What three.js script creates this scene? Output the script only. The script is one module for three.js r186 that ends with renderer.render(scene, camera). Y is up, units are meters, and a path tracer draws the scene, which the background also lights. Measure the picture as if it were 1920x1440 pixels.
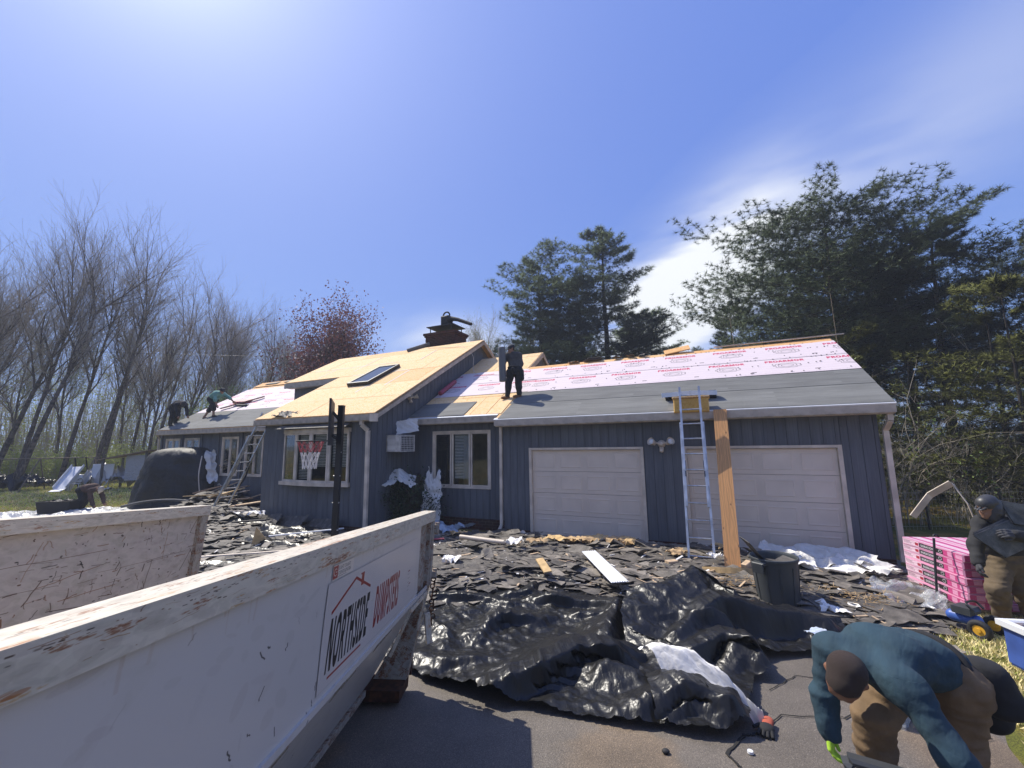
import * as THREE from 'three';
import { mergeGeometries } from 'three/addons/utils/BufferGeometryUtils.js';

// ---------------------------------------------------------------- camera, sky, sun, exposure
const scene = new THREE.Scene();
const camera = new THREE.PerspectiveCamera(85.73, 4 / 3, 0.05, 600);
camera.rotation.order = 'YXZ';
camera.position.set(0, 2.3126, 0);
camera.rotation.set(0.1417, 0, -0.0158);
const renderer = new THREE.WebGLRenderer();
renderer.toneMapping = THREE.LinearToneMapping;
renderer.toneMappingExposure = 1.2;
renderer.shadowMap.enabled = true;
scene.fog = new THREE.FogExp2(new THREE.Color(0.80, 0.86, 0.95), 0.0019);   // thin spring haze
const rad = THREE.MathUtils.degToRad;
const SUN = new THREE.Vector3(Math.sin(rad(-49)) * Math.cos(rad(52)), Math.sin(rad(52)), -Math.cos(rad(-49)) * Math.cos(rad(52)));
const sun = new THREE.DirectionalLight(new THREE.Color(1, 0.94, 0.83), 5.0);
sun.position.copy(SUN).multiplyScalar(80);
sun.castShadow = true;
Object.assign(sun.shadow.camera, { left: -45, right: 45, top: 45, bottom: -45, near: 1, far: 200 });
sun.shadow.mapSize.set(4096, 4096);
scene.add(sun);

// ---------------------------------------------------------------- random numbers and noise
let seed = 7;
const srand = (s) => { seed = s; };
const rnd = () => { seed = (seed + 0x6d2b79f5) | 0; let t = Math.imul(seed ^ (seed >>> 15), 1 | seed); t = (t + Math.imul(t ^ (t >>> 7), 61 | t)) ^ t; return ((t ^ (t >>> 14)) >>> 0) / 4294967296; };
const rr = (a, b) => a + (b - a) * rnd();
const pick = (a) => a[Math.floor(rnd() * a.length)];
const clamp = (x, a = 0, b = 1) => Math.min(b, Math.max(a, x));
const sstep = (a, b, x) => { const t = clamp((x - a) / (b - a)); return t * t * (3 - 2 * t); };
const hash3 = (x, y, z) => { let h = Math.imul(x, 374761393) ^ Math.imul(y, 668265263) ^ Math.imul(z, 2147483647 - 1013); h = Math.imul(h ^ (h >>> 13), 1274126177); return ((h ^ (h >>> 16)) >>> 0) / 4294967296; };
function vnoise(x, y, z = 0, per = 0) {
  const ix = Math.floor(x), iy = Math.floor(y), iz = Math.floor(z), w = (a) => (per ? ((a % per) + per) % per : a);
  const f = (t) => t * t * t * (t * (t * 6 - 15) + 10), u = f(x - ix), v = f(y - iy), s = f(z - iz), L = (a, b, t) => a + (b - a) * t;
  const c = (a, b, d) => hash3(w(ix + a), w(iy + b), iz + d);
  return L(L(L(c(0, 0, 0), c(1, 0, 0), u), L(c(0, 1, 0), c(1, 1, 0), u), v), s ? L(L(c(0, 0, 1), c(1, 0, 1), u), L(c(0, 1, 1), c(1, 1, 1), u), v) : 0, s);
}
const fbm = (x, y, z = 0, o = 4) => { let s = 0, a = 0.5; for (let i = 0; i < o; i++) { s += a * vnoise(x, y, z); x = x * 2.03 + 11.3; y = y * 2.03 + 4.7; z = z * 2.03 + 7.1; a *= 0.5; } return s; };
const pfbm = (x, y, per, o = 4) => { let s = 0, a = 0.5; for (let i = 0; i < o; i++) { s += a * vnoise(x, y, i * 3.0, per); x *= 2; y *= 2; per *= 2; a *= 0.5; } return s; };

// sky: clear spring sky, blue deepening away from the sun, aureole round the sun, thin cirrus to the right
{
  const W = 2048, H = 1024, d = new Float32Array(W * H * 4);
  for (let j = 0; j < H; j++) {
    const up = ((j + 0.5) / H - 0.5) * Math.PI, y = Math.sin(up), cy = Math.cos(up);
    for (let i = 0; i < W; i++) {
      const a = ((i + 0.5) / W - 0.5) * 2 * Math.PI, x = Math.cos(a) * cy, z = Math.sin(a) * cy, k = (j * W + i) * 4;
      const c = x * SUN.x + y * SUN.y + z * SUN.z, ang = Math.acos(clamp(c, -1, 1)), yy = Math.max(y, 0);
      const hor = Math.pow(1 - yy, 3.2);
      let r = 0.088 + 0.15 * hor, g = 0.185 + 0.25 * hor, b = 0.60 + 0.24 * hor;
      const glow = 0.20 * Math.exp(-ang * 1.7) + 0.50 * Math.exp(-ang * 4.0) + 2.0 * Math.exp(-ang * 16);
      r += glow * 1.0; g += glow * 1.0; b += glow * 0.97;
      if (y > 0.015) {
        // thin high cloud on a plane: fibrous streaks, denser in one bank
        const px = x / (y + 0.12), pz = z / (y + 0.12);
        const sx = px * 0.8 + pz * 0.6, sz = -px * 0.6 + pz * 0.8;
        const az = Math.atan2(x, -z), el = up;
        const bank = Math.exp(-Math.pow((az - 0.43) / 0.17, 2) - Math.pow((el - 0.33 - (az - 0.43) * 0.5) / 0.11, 2)) * 2.3
          + 0.22 * Math.exp(-Math.pow((az - 0.85) / 0.30, 2) - Math.pow((el - 0.50 - (az - 0.85) * 0.35) / 0.12, 2))
          + 0.62 * Math.exp(-Math.pow((az + 0.14) / 0.13, 2) - Math.pow((el - 0.235) / 0.055, 2))
          + 0.3 * Math.exp(-Math.pow((az - 2.2) / 0.8, 2) - Math.pow((el - 0.4) / 0.25, 2)) + 0.3 * Math.exp(-Math.pow((az + 2.4) / 0.8, 2) - Math.pow((el - 0.4) / 0.25, 2));
        if (bank > 0.01) {
        const n = fbm(sx * 2.1 + 3, sz * 5.5 + 1, 0.5, 6), n2 = fbm(sx * 0.9 + 13, sz * 2.2 + 7, 0.5, 4);
        const al = clamp(bank * sstep(0.22, 0.62, n * 0.65 + n2 * 0.5) * 1.25) * sstep(0.02, 0.12, y);
        r += (0.80 + glow - r) * al; g += (0.83 + glow - g) * al; b += (0.88 + glow - b) * al; }
      }
      if (y < 0) { const t = sstep(0, -0.25, y); r += (0.16 - r) * t; g += (0.17 - g) * t; b += (0.16 - b) * t; }
      d[k] = r; d[k + 1] = g; d[k + 2] = b; d[k + 3] = 1;
    }
  }
  const t = new THREE.DataTexture(d, W, H, THREE.RGBAFormat, THREE.FloatType);
  t.mapping = THREE.EquirectangularReflectionMapping; t.magFilter = THREE.LinearFilter; t.minFilter = THREE.LinearFilter; t.needsUpdate = true;
  scene.background = t; scene.environment = t;
}

// ---------------------------------------------------------------- names, tags
const used = {};
function numbered(n) { const k = used[n] = (used[n] ?? -1) + 1; return k ? n + '_' + String(k).padStart(3, '0') : n; }
function tag(o, label, category, group, kind) {
  o.userData.label = label; if (category) o.userData.category = category;
  if (group) o.userData.group = group; if (kind) o.userData.kind = kind; return o;
}
function shade(o) { o.traverse((m) => { if (m.isMesh) { m.castShadow = true; m.receiveShadow = true; } }); return o; }
function thing(name, label, category, pos = [0, 0, 0], turn = 0, group) {
  const o = new THREE.Group(); o.name = numbered(name); o.position.set(...pos); o.rotation.y = turn; scene.add(o);
  return tag(o, label, category, group);
}
function mesh(name, geo, mat, parent) {      // a part, or (no parent) a thing that is one mesh
  const g = Array.isArray(geo) ? merge(geo) : geo, m = new THREE.Mesh(g, mat);
  m.castShadow = m.receiveShadow = true;
  m.name = parent ? name : numbered(name); (parent || scene).add(m); return m;
}
function struct(name, geo, mat) { const m = mesh(name, geo, mat); m.userData.kind = 'structure'; return m; }
function copyOf(root, pos, turn, label, group) {
  const r = root.clone(); r.name = numbered(root.name.replace(/_\d{3}$/, '')); scene.add(r);
  r.userData = { ...root.userData }; if (pos) r.position.set(...pos); if (turn !== undefined) r.rotation.y = turn;
  if (label) r.userData.label = label; if (group) r.userData.group = group; return r;
}
// ---------------------------------------------------------------- geometry helpers
const V = (x, y, z) => new THREE.Vector3(x, y, z);
function raw(pos, uv, idx) {
  const g = new THREE.BufferGeometry(); g.setAttribute('position', new THREE.Float32BufferAttribute(pos, 3)); g.setAttribute('uv', new THREE.Float32BufferAttribute(uv, 2));
  if (idx) g.setIndex(idx); g.computeVertexNormals(); return g;
}
function merge(list) {
  const l = list.filter(Boolean).map((g) => { const h = g.index ? g.toNonIndexed() : g; for (const k of Object.keys(h.attributes)) if (!['position', 'normal', 'uv', 'color'].includes(k)) h.deleteAttribute(k); return h; });
  if (l.some((g) => g.attributes.color) && l.some((g) => !g.attributes.color)) l.forEach((g) => g.deleteAttribute('color'));
  return l.length === 1 ? l[0] : mergeGeometries(l, false);
}
function boxUV(g0, off = 0) {                 // metre uv by dominant face direction, flat shading kept as given
  const g = g0.index ? g0.toNonIndexed() : g0, p = g.attributes.position, uv = new Float32Array(p.count * 2), a = V(), b = V(), c = V();
  for (let i = 0; i < p.count; i += 3) {
    a.fromBufferAttribute(p, i); b.fromBufferAttribute(p, i + 1); c.fromBufferAttribute(p, i + 2);
    const n = b.clone().sub(a).cross(c.clone().sub(a)), ax = Math.abs(n.x), ay = Math.abs(n.y), az = Math.abs(n.z);
    [a, b, c].forEach((q, k) => {
      const [u, v] = ay >= ax && ay >= az ? [q.x, q.z] : ax >= az ? [q.z, q.y] : [q.x, q.y];
      uv[(i + k) * 2] = u + off; uv[(i + k) * 2 + 1] = v + off * 0.7;
    });
  }
  g.setAttribute('uv', new THREE.Float32BufferAttribute(uv, 2)); return g;
}
// convex planar polygon P (Vector3s) made a plate of thickness t along n (default: its own normal, backwards); uv in metres along its first edge
function slab(P, t, n) {
  const e1 = P[1].clone().sub(P[0]).normalize(), nn = e1.clone().cross(P[2].clone().sub(P[0])).normalize(), e2 = nn.clone().cross(e1);
  const dir = (n ? n.clone() : nn.clone().negate()).multiplyScalar(t), pos = [], uv = [];
  const flip = dir.dot(nn) > 0;
  const push = (a, b, c, ua, ub, uc) => { pos.push(a.x, a.y, a.z, b.x, b.y, b.z, c.x, c.y, c.z); uv.push(...ua, ...ub, ...uc); };
  const U = (p) => { const q = p.clone().sub(P[0]); return [q.dot(e1), q.dot(e2)]; };
  const Q = P.map((p) => p.clone().add(dir));
  for (let i = 1; i < P.length - 1; i++) {
    const f = flip ? [0, i + 1, i] : [0, i, i + 1], r = [f[0], f[2], f[1]];
    push(P[f[0]], P[f[1]], P[f[2]], U(P[f[0]]), U(P[f[1]]), U(P[f[2]]));
    push(Q[r[0]], Q[r[1]], Q[r[2]], U(P[r[0]]), U(P[r[1]]), U(P[r[2]]));
  }
  for (let i = 0; i < P.length; i++) {
    const j = (i + 1) % P.length, [a, b] = flip ? [i, j] : [j, i], L = P[i].distanceTo(P[j]);
    push(P[a], P[b], Q[b], [0, 0], [L, 0], [L, t]); push(P[a], Q[b], Q[a], [0, 0], [L, t], [0, t]);
  }
  return raw(pos, uv);
}
function box(x0, x1, y0, y1, z0, z1) { return boxUV(new THREE.BoxGeometry(x1 - x0, y1 - y0, z1 - z0).translate((x0 + x1) / 2, (y0 + y1) / 2, (z0 + z1) / 2)); }
// box with chamfered long edges, centred at the origin
function cbox(w, h, d, c = 0.006) {
  const s = new THREE.Shape(), x = w / 2 - c, y = h / 2 - c; s.moveTo(-x, -y); s.lineTo(x, -y); s.lineTo(x, y); s.lineTo(-x, y); s.closePath();
  return boxUV(new THREE.ExtrudeGeometry(s, { depth: d - 2 * c, bevelEnabled: true, bevelThickness: c, bevelSize: c, bevelSegments: 1 }).translate(0, 0, -d / 2 + c));
}
const at = (g, x, y, z, rx = 0, ry = 0, rz = 0) => g.applyMatrix4(new THREE.Matrix4().compose(V(x, y, z), new THREE.Quaternion().setFromEuler(new THREE.Euler(rx, ry, rz, 'YXZ')), V(1, 1, 1)));
// bar of rectangular section w x h from a to b
function bar(a, b, w, h, upv = V(0, 1, 0)) {
  const d = b.clone().sub(a), L = d.length(), z = d.normalize(); let x = upv.clone().cross(z); if (x.length() < 1e-3) x = V(1, 0, 0).cross(z); x.normalize();
  const y = z.clone().cross(x), m = new THREE.Matrix4().makeBasis(x, y, z).setPosition(a.clone().add(b).multiplyScalar(0.5));
  return boxUV(new THREE.BoxGeometry(w, h, L)).applyMatrix4(m);
}
// tapered round limb
function limb(a, b, ra, rb, n = 6, cap = false) {
  const d = b.clone().sub(a), L = d.length(), g = new THREE.CylinderGeometry(rb, ra, L, n, 1, !cap);
  g.applyMatrix4(new THREE.Matrix4().compose(a.clone().add(b).multiplyScalar(0.5), new THREE.Quaternion().setFromUnitVectors(V(0, 1, 0), d.normalize()), V(1, 1, 1))); return g;
}
function tube(pts, r, n = 8, seg = 0) { return new THREE.TubeGeometry(new THREE.CatmullRomCurve3(pts.map((p) => (p.isVector3 ? p : V(...p)))), seg || pts.length * 5, r, n, false); }
function lathe(pts, n = 24) { return new THREE.LatheGeometry(pts.map((p) => new THREE.Vector2(p[0], p[1])), n); }
// ground level: flat round the house, the drive climbs towards the camera and on behind it
const gy = (x, z) => { const t = Math.min(z, 14) + 5.3; return 0.097 * 0.5 * (t + Math.sqrt(t * t + 0.35)); };
// ---------------------------------------------------------------- textures and materials
function dtex(w, h, fn, srgb = true) {
  const d = new Uint8Array(w * h * 4);
  for (let j = 0; j < h; j++) for (let i = 0; i < w; i++) { const c = fn(i, j, i / w, j / h), k = (j * w + i) * 4; for (let q = 0; q < 3; q++) d[k + q] = clamp(c.length ? c[q] : c) * 255; d[k + 3] = 255; }
  const t = new THREE.DataTexture(d, w, h); return setup(t, srgb);
}
function setup(t, srgb) { t.wrapS = t.wrapT = THREE.RepeatWrapping; t.magFilter = THREE.LinearFilter; t.minFilter = THREE.LinearMipmapLinearFilter; t.generateMipmaps = true; if (srgb) t.colorSpace = THREE.SRGBColorSpace; t.needsUpdate = true; return t; }
function ctex(w, h, draw, srgb = true) { const c = document.createElement('canvas'); c.width = w; c.height = h; draw(c.getContext('2d'), w, h); return setup(new THREE.CanvasTexture(c), srgb); }
const rep = (t, sx, sy = sx, ox = 0, oy = 0) => { const c = t.clone(); c.repeat.set(1 / sx, 1 / sy); c.offset.set(ox, oy); c.needsUpdate = true; return c; };
const lin = (r, g, b) => new THREE.Color().setRGB(r, g, b);
const M = {};
function mat(name, color, rough = 0.8, extra = {}) {
  const P = ['clearcoat', 'transmission', 'sheen', 'ior', 'thickness', 'specularIntensity'].some((k) => k in extra) ? THREE.MeshPhysicalMaterial : THREE.MeshStandardMaterial;
  const m = new P({ color: Array.isArray(color) ? lin(...color) : color, roughness: rough, ...extra }); m.name = name; M[name] = m; return m;
}
const grey = (fn, n = 512) => dtex(n, n, fn, false);
// general mottling (multiplies a base colour) and fine bump
const T = {};
T.mottle = dtex(512, 512, (i, j, u, v) => { const n = pfbm(u * 4, v * 4, 4, 6), s = hash3(i, j, 1) - 0.5; const k = 0.80 + 0.30 * n + 0.05 * s; return [k, k * 0.99, k * 0.975]; });
T.soft = dtex(256, 256, (i, j, u, v) => { const k = 0.93 + 0.10 * pfbm(u * 4, v * 4, 4, 5) + 0.012 * (hash3(i, j, 2) - 0.5); return [k, k * 0.995, k * 0.985]; });
T.bumpf = grey((i, j, u, v) => 0.5 * pfbm(u * 24, v * 24, 24, 4) + 0.5 * hash3(i, j, 3));
T.granule = dtex(512, 512, (i, j, u, v) => { const s = hash3(i, j, 5), n = pfbm(u * 6, v * 6, 6, 4), q = hash3(i >> 1, j >> 1, 8); const k = 0.32 + 0.42 * n + 0.5 * (s - 0.5) * 0.7; return q > 0.9 ? [k + 0.14, k + 0.11, k + 0.06] : [k, k * 0.98, k * 0.95]; });
T.asphalt = dtex(1024, 1024, (i, j, u, v) => {
  const s = hash3(i, j, 2), s2 = hash3(i >> 1, j >> 1, 9), n = pfbm(u * 6, v * 6, 6, 5), d = pfbm(u * 3 + 5, v * 3, 3, 4);
  let k = 0.40 + 0.16 * n + 0.30 * (s - 0.5) + 0.20 * (s2 > 0.86 ? 1 : 0) * s; const t = sstep(0.42, 0.62, d) * 0.55; return [k * (1 + 0.16 * t), k * (1 + 0.05 * t) * 0.98, k * (1 - 0.10 * t) * 0.95];
});
T.asphB = grey((i, j) => 0.5 * hash3(i >> 1, j >> 1, 2) + 0.5 * hash3(i, j, 4), 1024);
T.osb = ctex(1024, 1024, (g, w, h) => {
  srand(21); g.fillStyle = '#cfa05a'; g.fillRect(0, 0, w, h);
  for (let k = 0; k < 9000; k++) {
    const x = rnd() * w, y = rnd() * h, L = rr(18, 60), W = rr(4, 13), a = (rnd() - 0.5) * 1.5 + (rnd() < 0.3 ? 1.5 : 0), q = rnd();
    const c = new THREE.Color().setHSL(0.095 + 0.02 * (rnd() - 0.5), 0.42 + 0.2 * rnd(), q < 0.1 ? rr(0.42, 0.5) : rr(0.55, 0.72));
    g.fillStyle = '#' + c.getHexString(); g.globalAlpha = 0.55;
    for (const ox of [0, x > w - 60 ? -w : x < 60 ? w : 0]) for (const oy of [0, y > h - 60 ? -h : y < 60 ? h : 0]) { g.save(); g.translate(x + ox, y + oy); g.rotate(a); g.fillRect(-L / 2, -W / 2, L, W); g.restore(); }
  }
});
T.wood = dtex(512, 1024, (i, j, u, v) => {
  let x = u * 6, y = v * 2; const kn = [[0.35, 0.22], [0.62, 0.71], [0.2, 0.55], [0.75, 0.35]]; let dark = 0;
  for (const [a, b] of kn) { const dx = (u - a) * 0.28, dy = (v - b) * 1.4, r = Math.hypot(dx, dy * 0.7); x += (dx > 0 ? 1 : -1) * 0.55 * Math.exp(-r * r / 0.0012); dark = Math.max(dark, Math.exp(-r * r / 0.00005)); }
  const ring = Math.sin((x + 0.5 * pfbm(u * 3, v * 4, 4, 3) * 4) * 9) * 0.5 + 0.5, f = pfbm(u * 64, v * 4, 64, 3), k = 0.74 + 0.10 * ring * 0.8 + 0.22 * (f - 0.5) - 0.45 * dark;
  return [k * 1.02, k * 0.76, k * 0.5];
});
T.siding = dtex(512, 512, (i, j, u, v) => { const f = pfbm(u * 80, v * 3, 80, 3), n = pfbm(u * 3, v * 3, 3, 4), k = 0.80 + 0.20 * (f - 0.4) + 0.24 * (n - 0.45); return [k, k, k]; });
T.sidingB = grey((i, j, u, v) => pfbm(u * 96, v * 4, 96, 3));
T.felt = dtex(512, 512, (i, j, u, v) => { const n = pfbm(u * 3, v * 8, 8, 5), w = pfbm(u * 2, v * 20, 20, 4), k = 0.78 + 0.2 * n + 0.12 * (w - 0.5) + 0.09 * (hash3(i, j, 6) - 0.5); return [k, k, k * 0.98]; });
T.feltB = grey((i, j, u, v) => 0.7 * pfbm(u * 2, v * 7, 7, 5) + 0.1 * hash3(i, j, 6));
T.crinkle = grey((i, j, u, v) => { const a = pfbm(u * 5, v * 5, 5, 5), b = pfbm(u * 9 + 3, v * 7, 63, 4); return 0.6 * Math.abs(a - 0.5) * 3 + 0.4 * Math.abs(b - 0.5) * 3; }, 1024);
T.dirtT = dtex(512, 512, (i, j, u, v) => { const n = pfbm(u * 8, v * 8, 8, 5), s = hash3(i, j, 12), k = 0.35 + 0.45 * n + 0.2 * (s - 0.5); return [k, k * 0.9, k * 0.76]; });
T.lawn = dtex(1024, 1024, (i, j, u, v) => {
  const n = pfbm(u * 5, v * 5, 5, 5), p = pfbm(u * 14 + 3, v * 14, 14, 4), s = hash3(i >> 1, j, 3), t = sstep(0.40, 0.62, n * 0.6 + p * 0.4), k = 0.7 + 0.6 * (s - 0.5);
  return [(0.40 + 0.27 * t) * k + 0.04, (0.44 + 0.13 * t) * k + 0.03, (0.17 + 0.14 * t) * k + 0.02];
});
T.bark = dtex(256, 512, (i, j, u, v) => { const f = pfbm(u * 16, v * 5, 16, 4), k = 0.45 + 0.7 * (f - 0.4) + 0.15 * hash3(i, j, 4); return [k, k * 0.95, k * 0.9]; });
T.cloth = dtex(256, 256, (i, j, u, v) => { const n = pfbm(u * 4, v * 4, 4, 5), k = 0.82 + 0.25 * (n - 0.4) + 0.1 * ((i + j) % 2 - 0.5) + 0.06 * hash3(i, j, 1); return [k, k, k]; });
T.brick = ctex(512, 512, (g, w, h) => { srand(5); g.fillStyle = '#8d8379'; g.fillRect(0, 0, w, h); for (let r = 0; r < 8; r++) for (let c = -1; c < 4; c++) { const k = rr(0.75, 1.15); g.fillStyle = `rgb(${112 * k | 0},${62 * k | 0},${48 * k | 0})`; g.fillRect(c * 128 + (r % 2) * 64 + 4, r * 64 + 5, 119, 54); } });
// ---- materials
mat('asphalt', [0.64, 0.57, 0.495], 0.58, { map: rep(T.asphalt, 2.3), bumpMap: rep(T.asphB, 1.6), bumpScale: 0.004 });
mat('lawn', [0.95, 0.88, 0.55], 1, { map: rep(T.lawn, 3.7) });
mat('sidingA', [0.172, 0.186, 0.208], 0.75, { map: rep(T.siding, 0.8, 2.4), bumpMap: rep(T.sidingB, 0.8, 2.4), bumpScale: 0.0012 });
mat('sidingC', [0.158, 0.171, 0.193], 0.75, { map: rep(T.siding, 0.8, 2.4, 0.3, 0.4), bumpMap: rep(T.sidingB, 0.8, 2.4), bumpScale: 0.0012 });
mat('sidingD', [0.185, 0.199, 0.221], 0.75, { map: rep(T.siding, 0.8, 2.4, 0.7, 0.1), bumpMap: rep(T.sidingB, 0.8, 2.4), bumpScale: 0.0012 });
mat('backing', [0.06, 0.07, 0.09], 0.9);
mat('grayWood', [0.21, 0.20, 0.185], 0.85, { map: rep(T.siding, 0.5, 1.7), bumpMap: rep(T.sidingB, 0.6, 2), bumpScale: 0.002 });
mat('trim', [0.72, 0.63, 0.52], 0.6, { map: rep(T.mottle, 0.9) });
mat('fascia', [0.52, 0.455, 0.375], 0.7, { map: rep(T.mottle, 0.5) });
mat('doorPaint', [0.74, 0.64, 0.53], 0.55, { map: rep(T.soft, 1.6) });
mat('osbA', [0.97, 0.84, 0.65], 0.85, { map: rep(T.osb, 1.5) });
mat('osbB', [0.90, 0.72, 0.50], 0.85, { map: rep(T.osb, 1.5, 1.5, 0.4, 0.3) });
mat('osbC', [1.0, 0.88, 0.70], 0.85, { map: rep(T.osb, 1.5, 1.5, 0.13, 0.7) });
mat('osbD', [0.86, 0.62, 0.38], 0.85, { map: rep(T.osb, 1.5, 1.5, 0.6, 0.2) });
mat('felt', [0.235, 0.235, 0.225], 0.9, { map: rep(T.felt, 2.1, 1.1), bumpMap: rep(T.feltB, 1.9, 1.1), bumpScale: 0.012 });
mat('feltB', [0.215, 0.215, 0.208], 0.9, { map: rep(T.felt, 2.1, 1.1, 0.4, 0.5), bumpMap: rep(T.feltB, 2.3, 1.2), bumpScale: 0.012 });
mat('glass', [0.92, 0.95, 0.95], 0.02, { transmission: 1, thickness: 0, ior: 1.5 });
mat('blind', [0.55, 0.53, 0.5], 0.7);
mat('floorBoards', [0.30, 0.22, 0.15], 0.95);
mat('brick', [0.30, 0.26, 0.25], 0.9, { map: rep(T.brick, 0.84, 0.6) });
mat('black', [0.012, 0.012, 0.013], 0.5);
mat('blackMatte', [0.02, 0.02, 0.022], 0.85, { map: rep(T.cloth, 0.3) });
mat('darkMetal', [0.03, 0.031, 0.033], 0.45, { metalness: 0.4 });
mat('alu', [0.62, 0.63, 0.64], 0.38, { metalness: 0.85, map: rep(T.mottle, 0.6) });
mat('whiteMetal', [0.72, 0.73, 0.74], 0.4);
mat('lumber', [1.0, 0.97, 0.90], 0.8, { map: rep(T.wood, 0.35, 2.2), bumpMap: rep(T.bumpf, 0.3), bumpScale: 0.001 });
mat('rawWood', [0.62, 0.46, 0.30], 0.85, { map: rep(T.mottle, 0.3) });
mat('oldWood', [0.36, 0.27, 0.20], 0.9, { map: rep(T.mottle, 0.2) });
mat('shingleA', [0.54, 0.495, 0.445], 0.7, { map: rep(T.granule, 0.7), bumpMap: rep(T.bumpf, 0.25), bumpScale: 0.002 });
mat('shingleB', [0.36, 0.335, 0.31], 0.7, { map: rep(T.granule, 0.6, 0.6, 0.3, 0.2), bumpMap: rep(T.bumpf, 0.25), bumpScale: 0.002 });
mat('shingleC', [0.72, 0.66, 0.585], 0.7, { map: rep(T.granule, 0.8, 0.8, 0.1, 0.6), bumpMap: rep(T.bumpf, 0.25), bumpScale: 0.002 });
mat('tarp', [0.011, 0.0108, 0.0105], 0.36, { specularIntensity: 0.75, bumpMap: rep(T.crinkle, 0.8), bumpScale: 0.010 });
mat('tarpDull', [0.010, 0.0105, 0.011], 0.6, { bumpMap: rep(T.crinkle, 1.3), bumpScale: 0.02 });
mat('plasticWhite', [0.82, 0.80, 0.75], 0.4, { transmission: 0.25, thickness: 0, bumpMap: rep(T.crinkle, 0.5), bumpScale: 0.012 });
mat('plasticClear', [0.92, 0.94, 0.95], 0.12, { transmission: 0.75, thickness: 0, bumpMap: rep(T.crinkle, 0.3), bumpScale: 0.015 });
mat('bark', [0.38, 0.345, 0.30], 0.95, { map: rep(T.bark, 1, 1), bumpMap: rep(T.bark, 1, 1), bumpScale: 0.02 });
mat('barkDark', [0.10, 0.09, 0.08], 0.95, { map: rep(T.bark, 1, 1) });
mat('twig', [0.38, 0.335, 0.27], 0.95);
// ---------------------------------------------------------------- ground
{
  const strip = (z0, z1, dz, xl, xr, n, lift) => {   // a sheet between two side lines
    const pos = [], uv = [], idx = [], m = Math.round((z1 - z0) / dz);
    for (let j = 0; j <= m; j++) for (let i = 0; i <= n; i++) { const z = z0 + (z1 - z0) * j / m, a = xl(z), x = a + (xr(z) - a) * i / n; pos.push(x, gy(x, z) + lift + 0.008 * (fbm(x * 0.7, z * 0.7) - 0.5) - (i === n || i === 0 ? 0.03 : 0), z); uv.push(x, -z); }
    for (let j = 0; j < m; j++) for (let i = 0; i < n; i++) { const a = j * (n + 1) + i, c = a + n + 1; idx.push(a, c, c + 1, a, c + 1, a + 1); }
    return raw(pos, uv, idx);
  };
  const far = (() => {                       // one sheet out to the horizon, finer near the house and drive
    const xs = [], zs = []; for (let x = -300; x <= 300; x += Math.abs(x) < 36 ? 1 : Math.abs(x) < 60 ? 4 : 20) xs.push(x); for (let z = -300; z <= 300;) { zs.push(z); z += z < -40 || z > 24 ? 12 : z < -12 ? 1 : 0.25; }
    const pos = [], uv = [], idx = [], n = xs.length; for (const z of zs) for (const x of xs) { const rough = Math.abs(x) < 60 && z > -60 ? 0.05 * (fbm(x * 0.35, z * 0.35) - 0.5) * sstep(3, 9, Math.hypot(x, z + 5)) : 0; pos.push(x, gy(x, z) - 0.014 + rough, z); uv.push(x, -z); }
    for (let j = 0; j + 1 < zs.length; j++) for (let i = 0; i + 1 < n; i++) { const a = j * n + i, c = a + n; idx.push(a, c, c + 1, a, c + 1, a + 1); } return raw(pos, uv, idx);
  })();
  struct('ground', far, M.lawn);
  // the drive: edge runs along the lawn on the right
  const edge = (z) => { const P = [[-8.2, 7.4], [-6.2, 4.95], [-5.25, 4.5], [-4.2, 4.2], [-3.14, 3.42], [-2, 3.1], [14, 3.3]]; if (z <= P[0][0]) return P[0][1]; for (let i = 1; i < P.length; i++) if (z < P[i][0]) { const t = (z - P[i - 1][0]) / (P[i][0] - P[i - 1][0]); return P[i - 1][1] + t * (P[i][1] - P[i - 1][1]); } return 3.3; };
  const onDrive = (z) => edge(z) + 0.22 * (fbm(z * 2.5, 3) - 0.5) + 0.10 * (vnoise(z * 9, 1) - 0.5);
  struct('driveway', strip(-10.6, 14, 0.08, (z) => Math.max(-5.4, 6.89 + (z + 8.9) / 0.461 * -1 - 16), (z) => Math.min(onDrive(z), 7.2 + 2.1 * (z + 7.4)  > -6 ? onDrive(z) : 0), 60, 0.005), M.asphalt);
  // crack lines: real shallow grooves of darker crumbled filler
  const crack = (pts, w) => { const g = []; for (let i = 1; i < pts.length; i++) { const n = 6; let p = null; for (let k = 0; k <= n; k++) { const t = k / n, x = pts[i - 1][0] + (pts[i][0] - pts[i - 1][0]) * t + 0.02 * (vnoise(t * 7 + i * 3, pts[i][0] * 9) - 0.5), z = pts[i - 1][1] + (pts[i][1] - pts[i - 1][1]) * t + 0.03 * (vnoise(t * 8, i * 5 + 2) - 0.5), q = V(x, gy(x, z) + 0.014, z); if (p) g.push(bar(p, q, w * (0.6 + 0.8 * vnoise(k * 1.7, i)), 0.003)); p = q; } } return g; };
  const cg = [...crack([[1.30, -2.75], [1.42, -2.95], [1.40, -3.1], [1.62, -3.3], [1.75, -3.32]], 0.016), ...crack([[1.75, -3.32], [2.05, -3.55], [2.5, -3.5], [2.9, -3.7]], 0.008), ...crack([[2.2, -3.95], [2.6, -4.2], [3.1, -4.05], [3.5, -4.3]], 0.007), ...crack([[0.4, -2.6], [0.65, -2.5], [0.9, -2.62]], 0.007), ...crack([[2.9, -3.0], [3.1, -3.25], [3.3, -3.2]], 0.008)];
  mat('crackFill', [0.02, 0.019, 0.018], 1);
  struct('driveway_crack', cg, M.crackFill);
}
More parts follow.
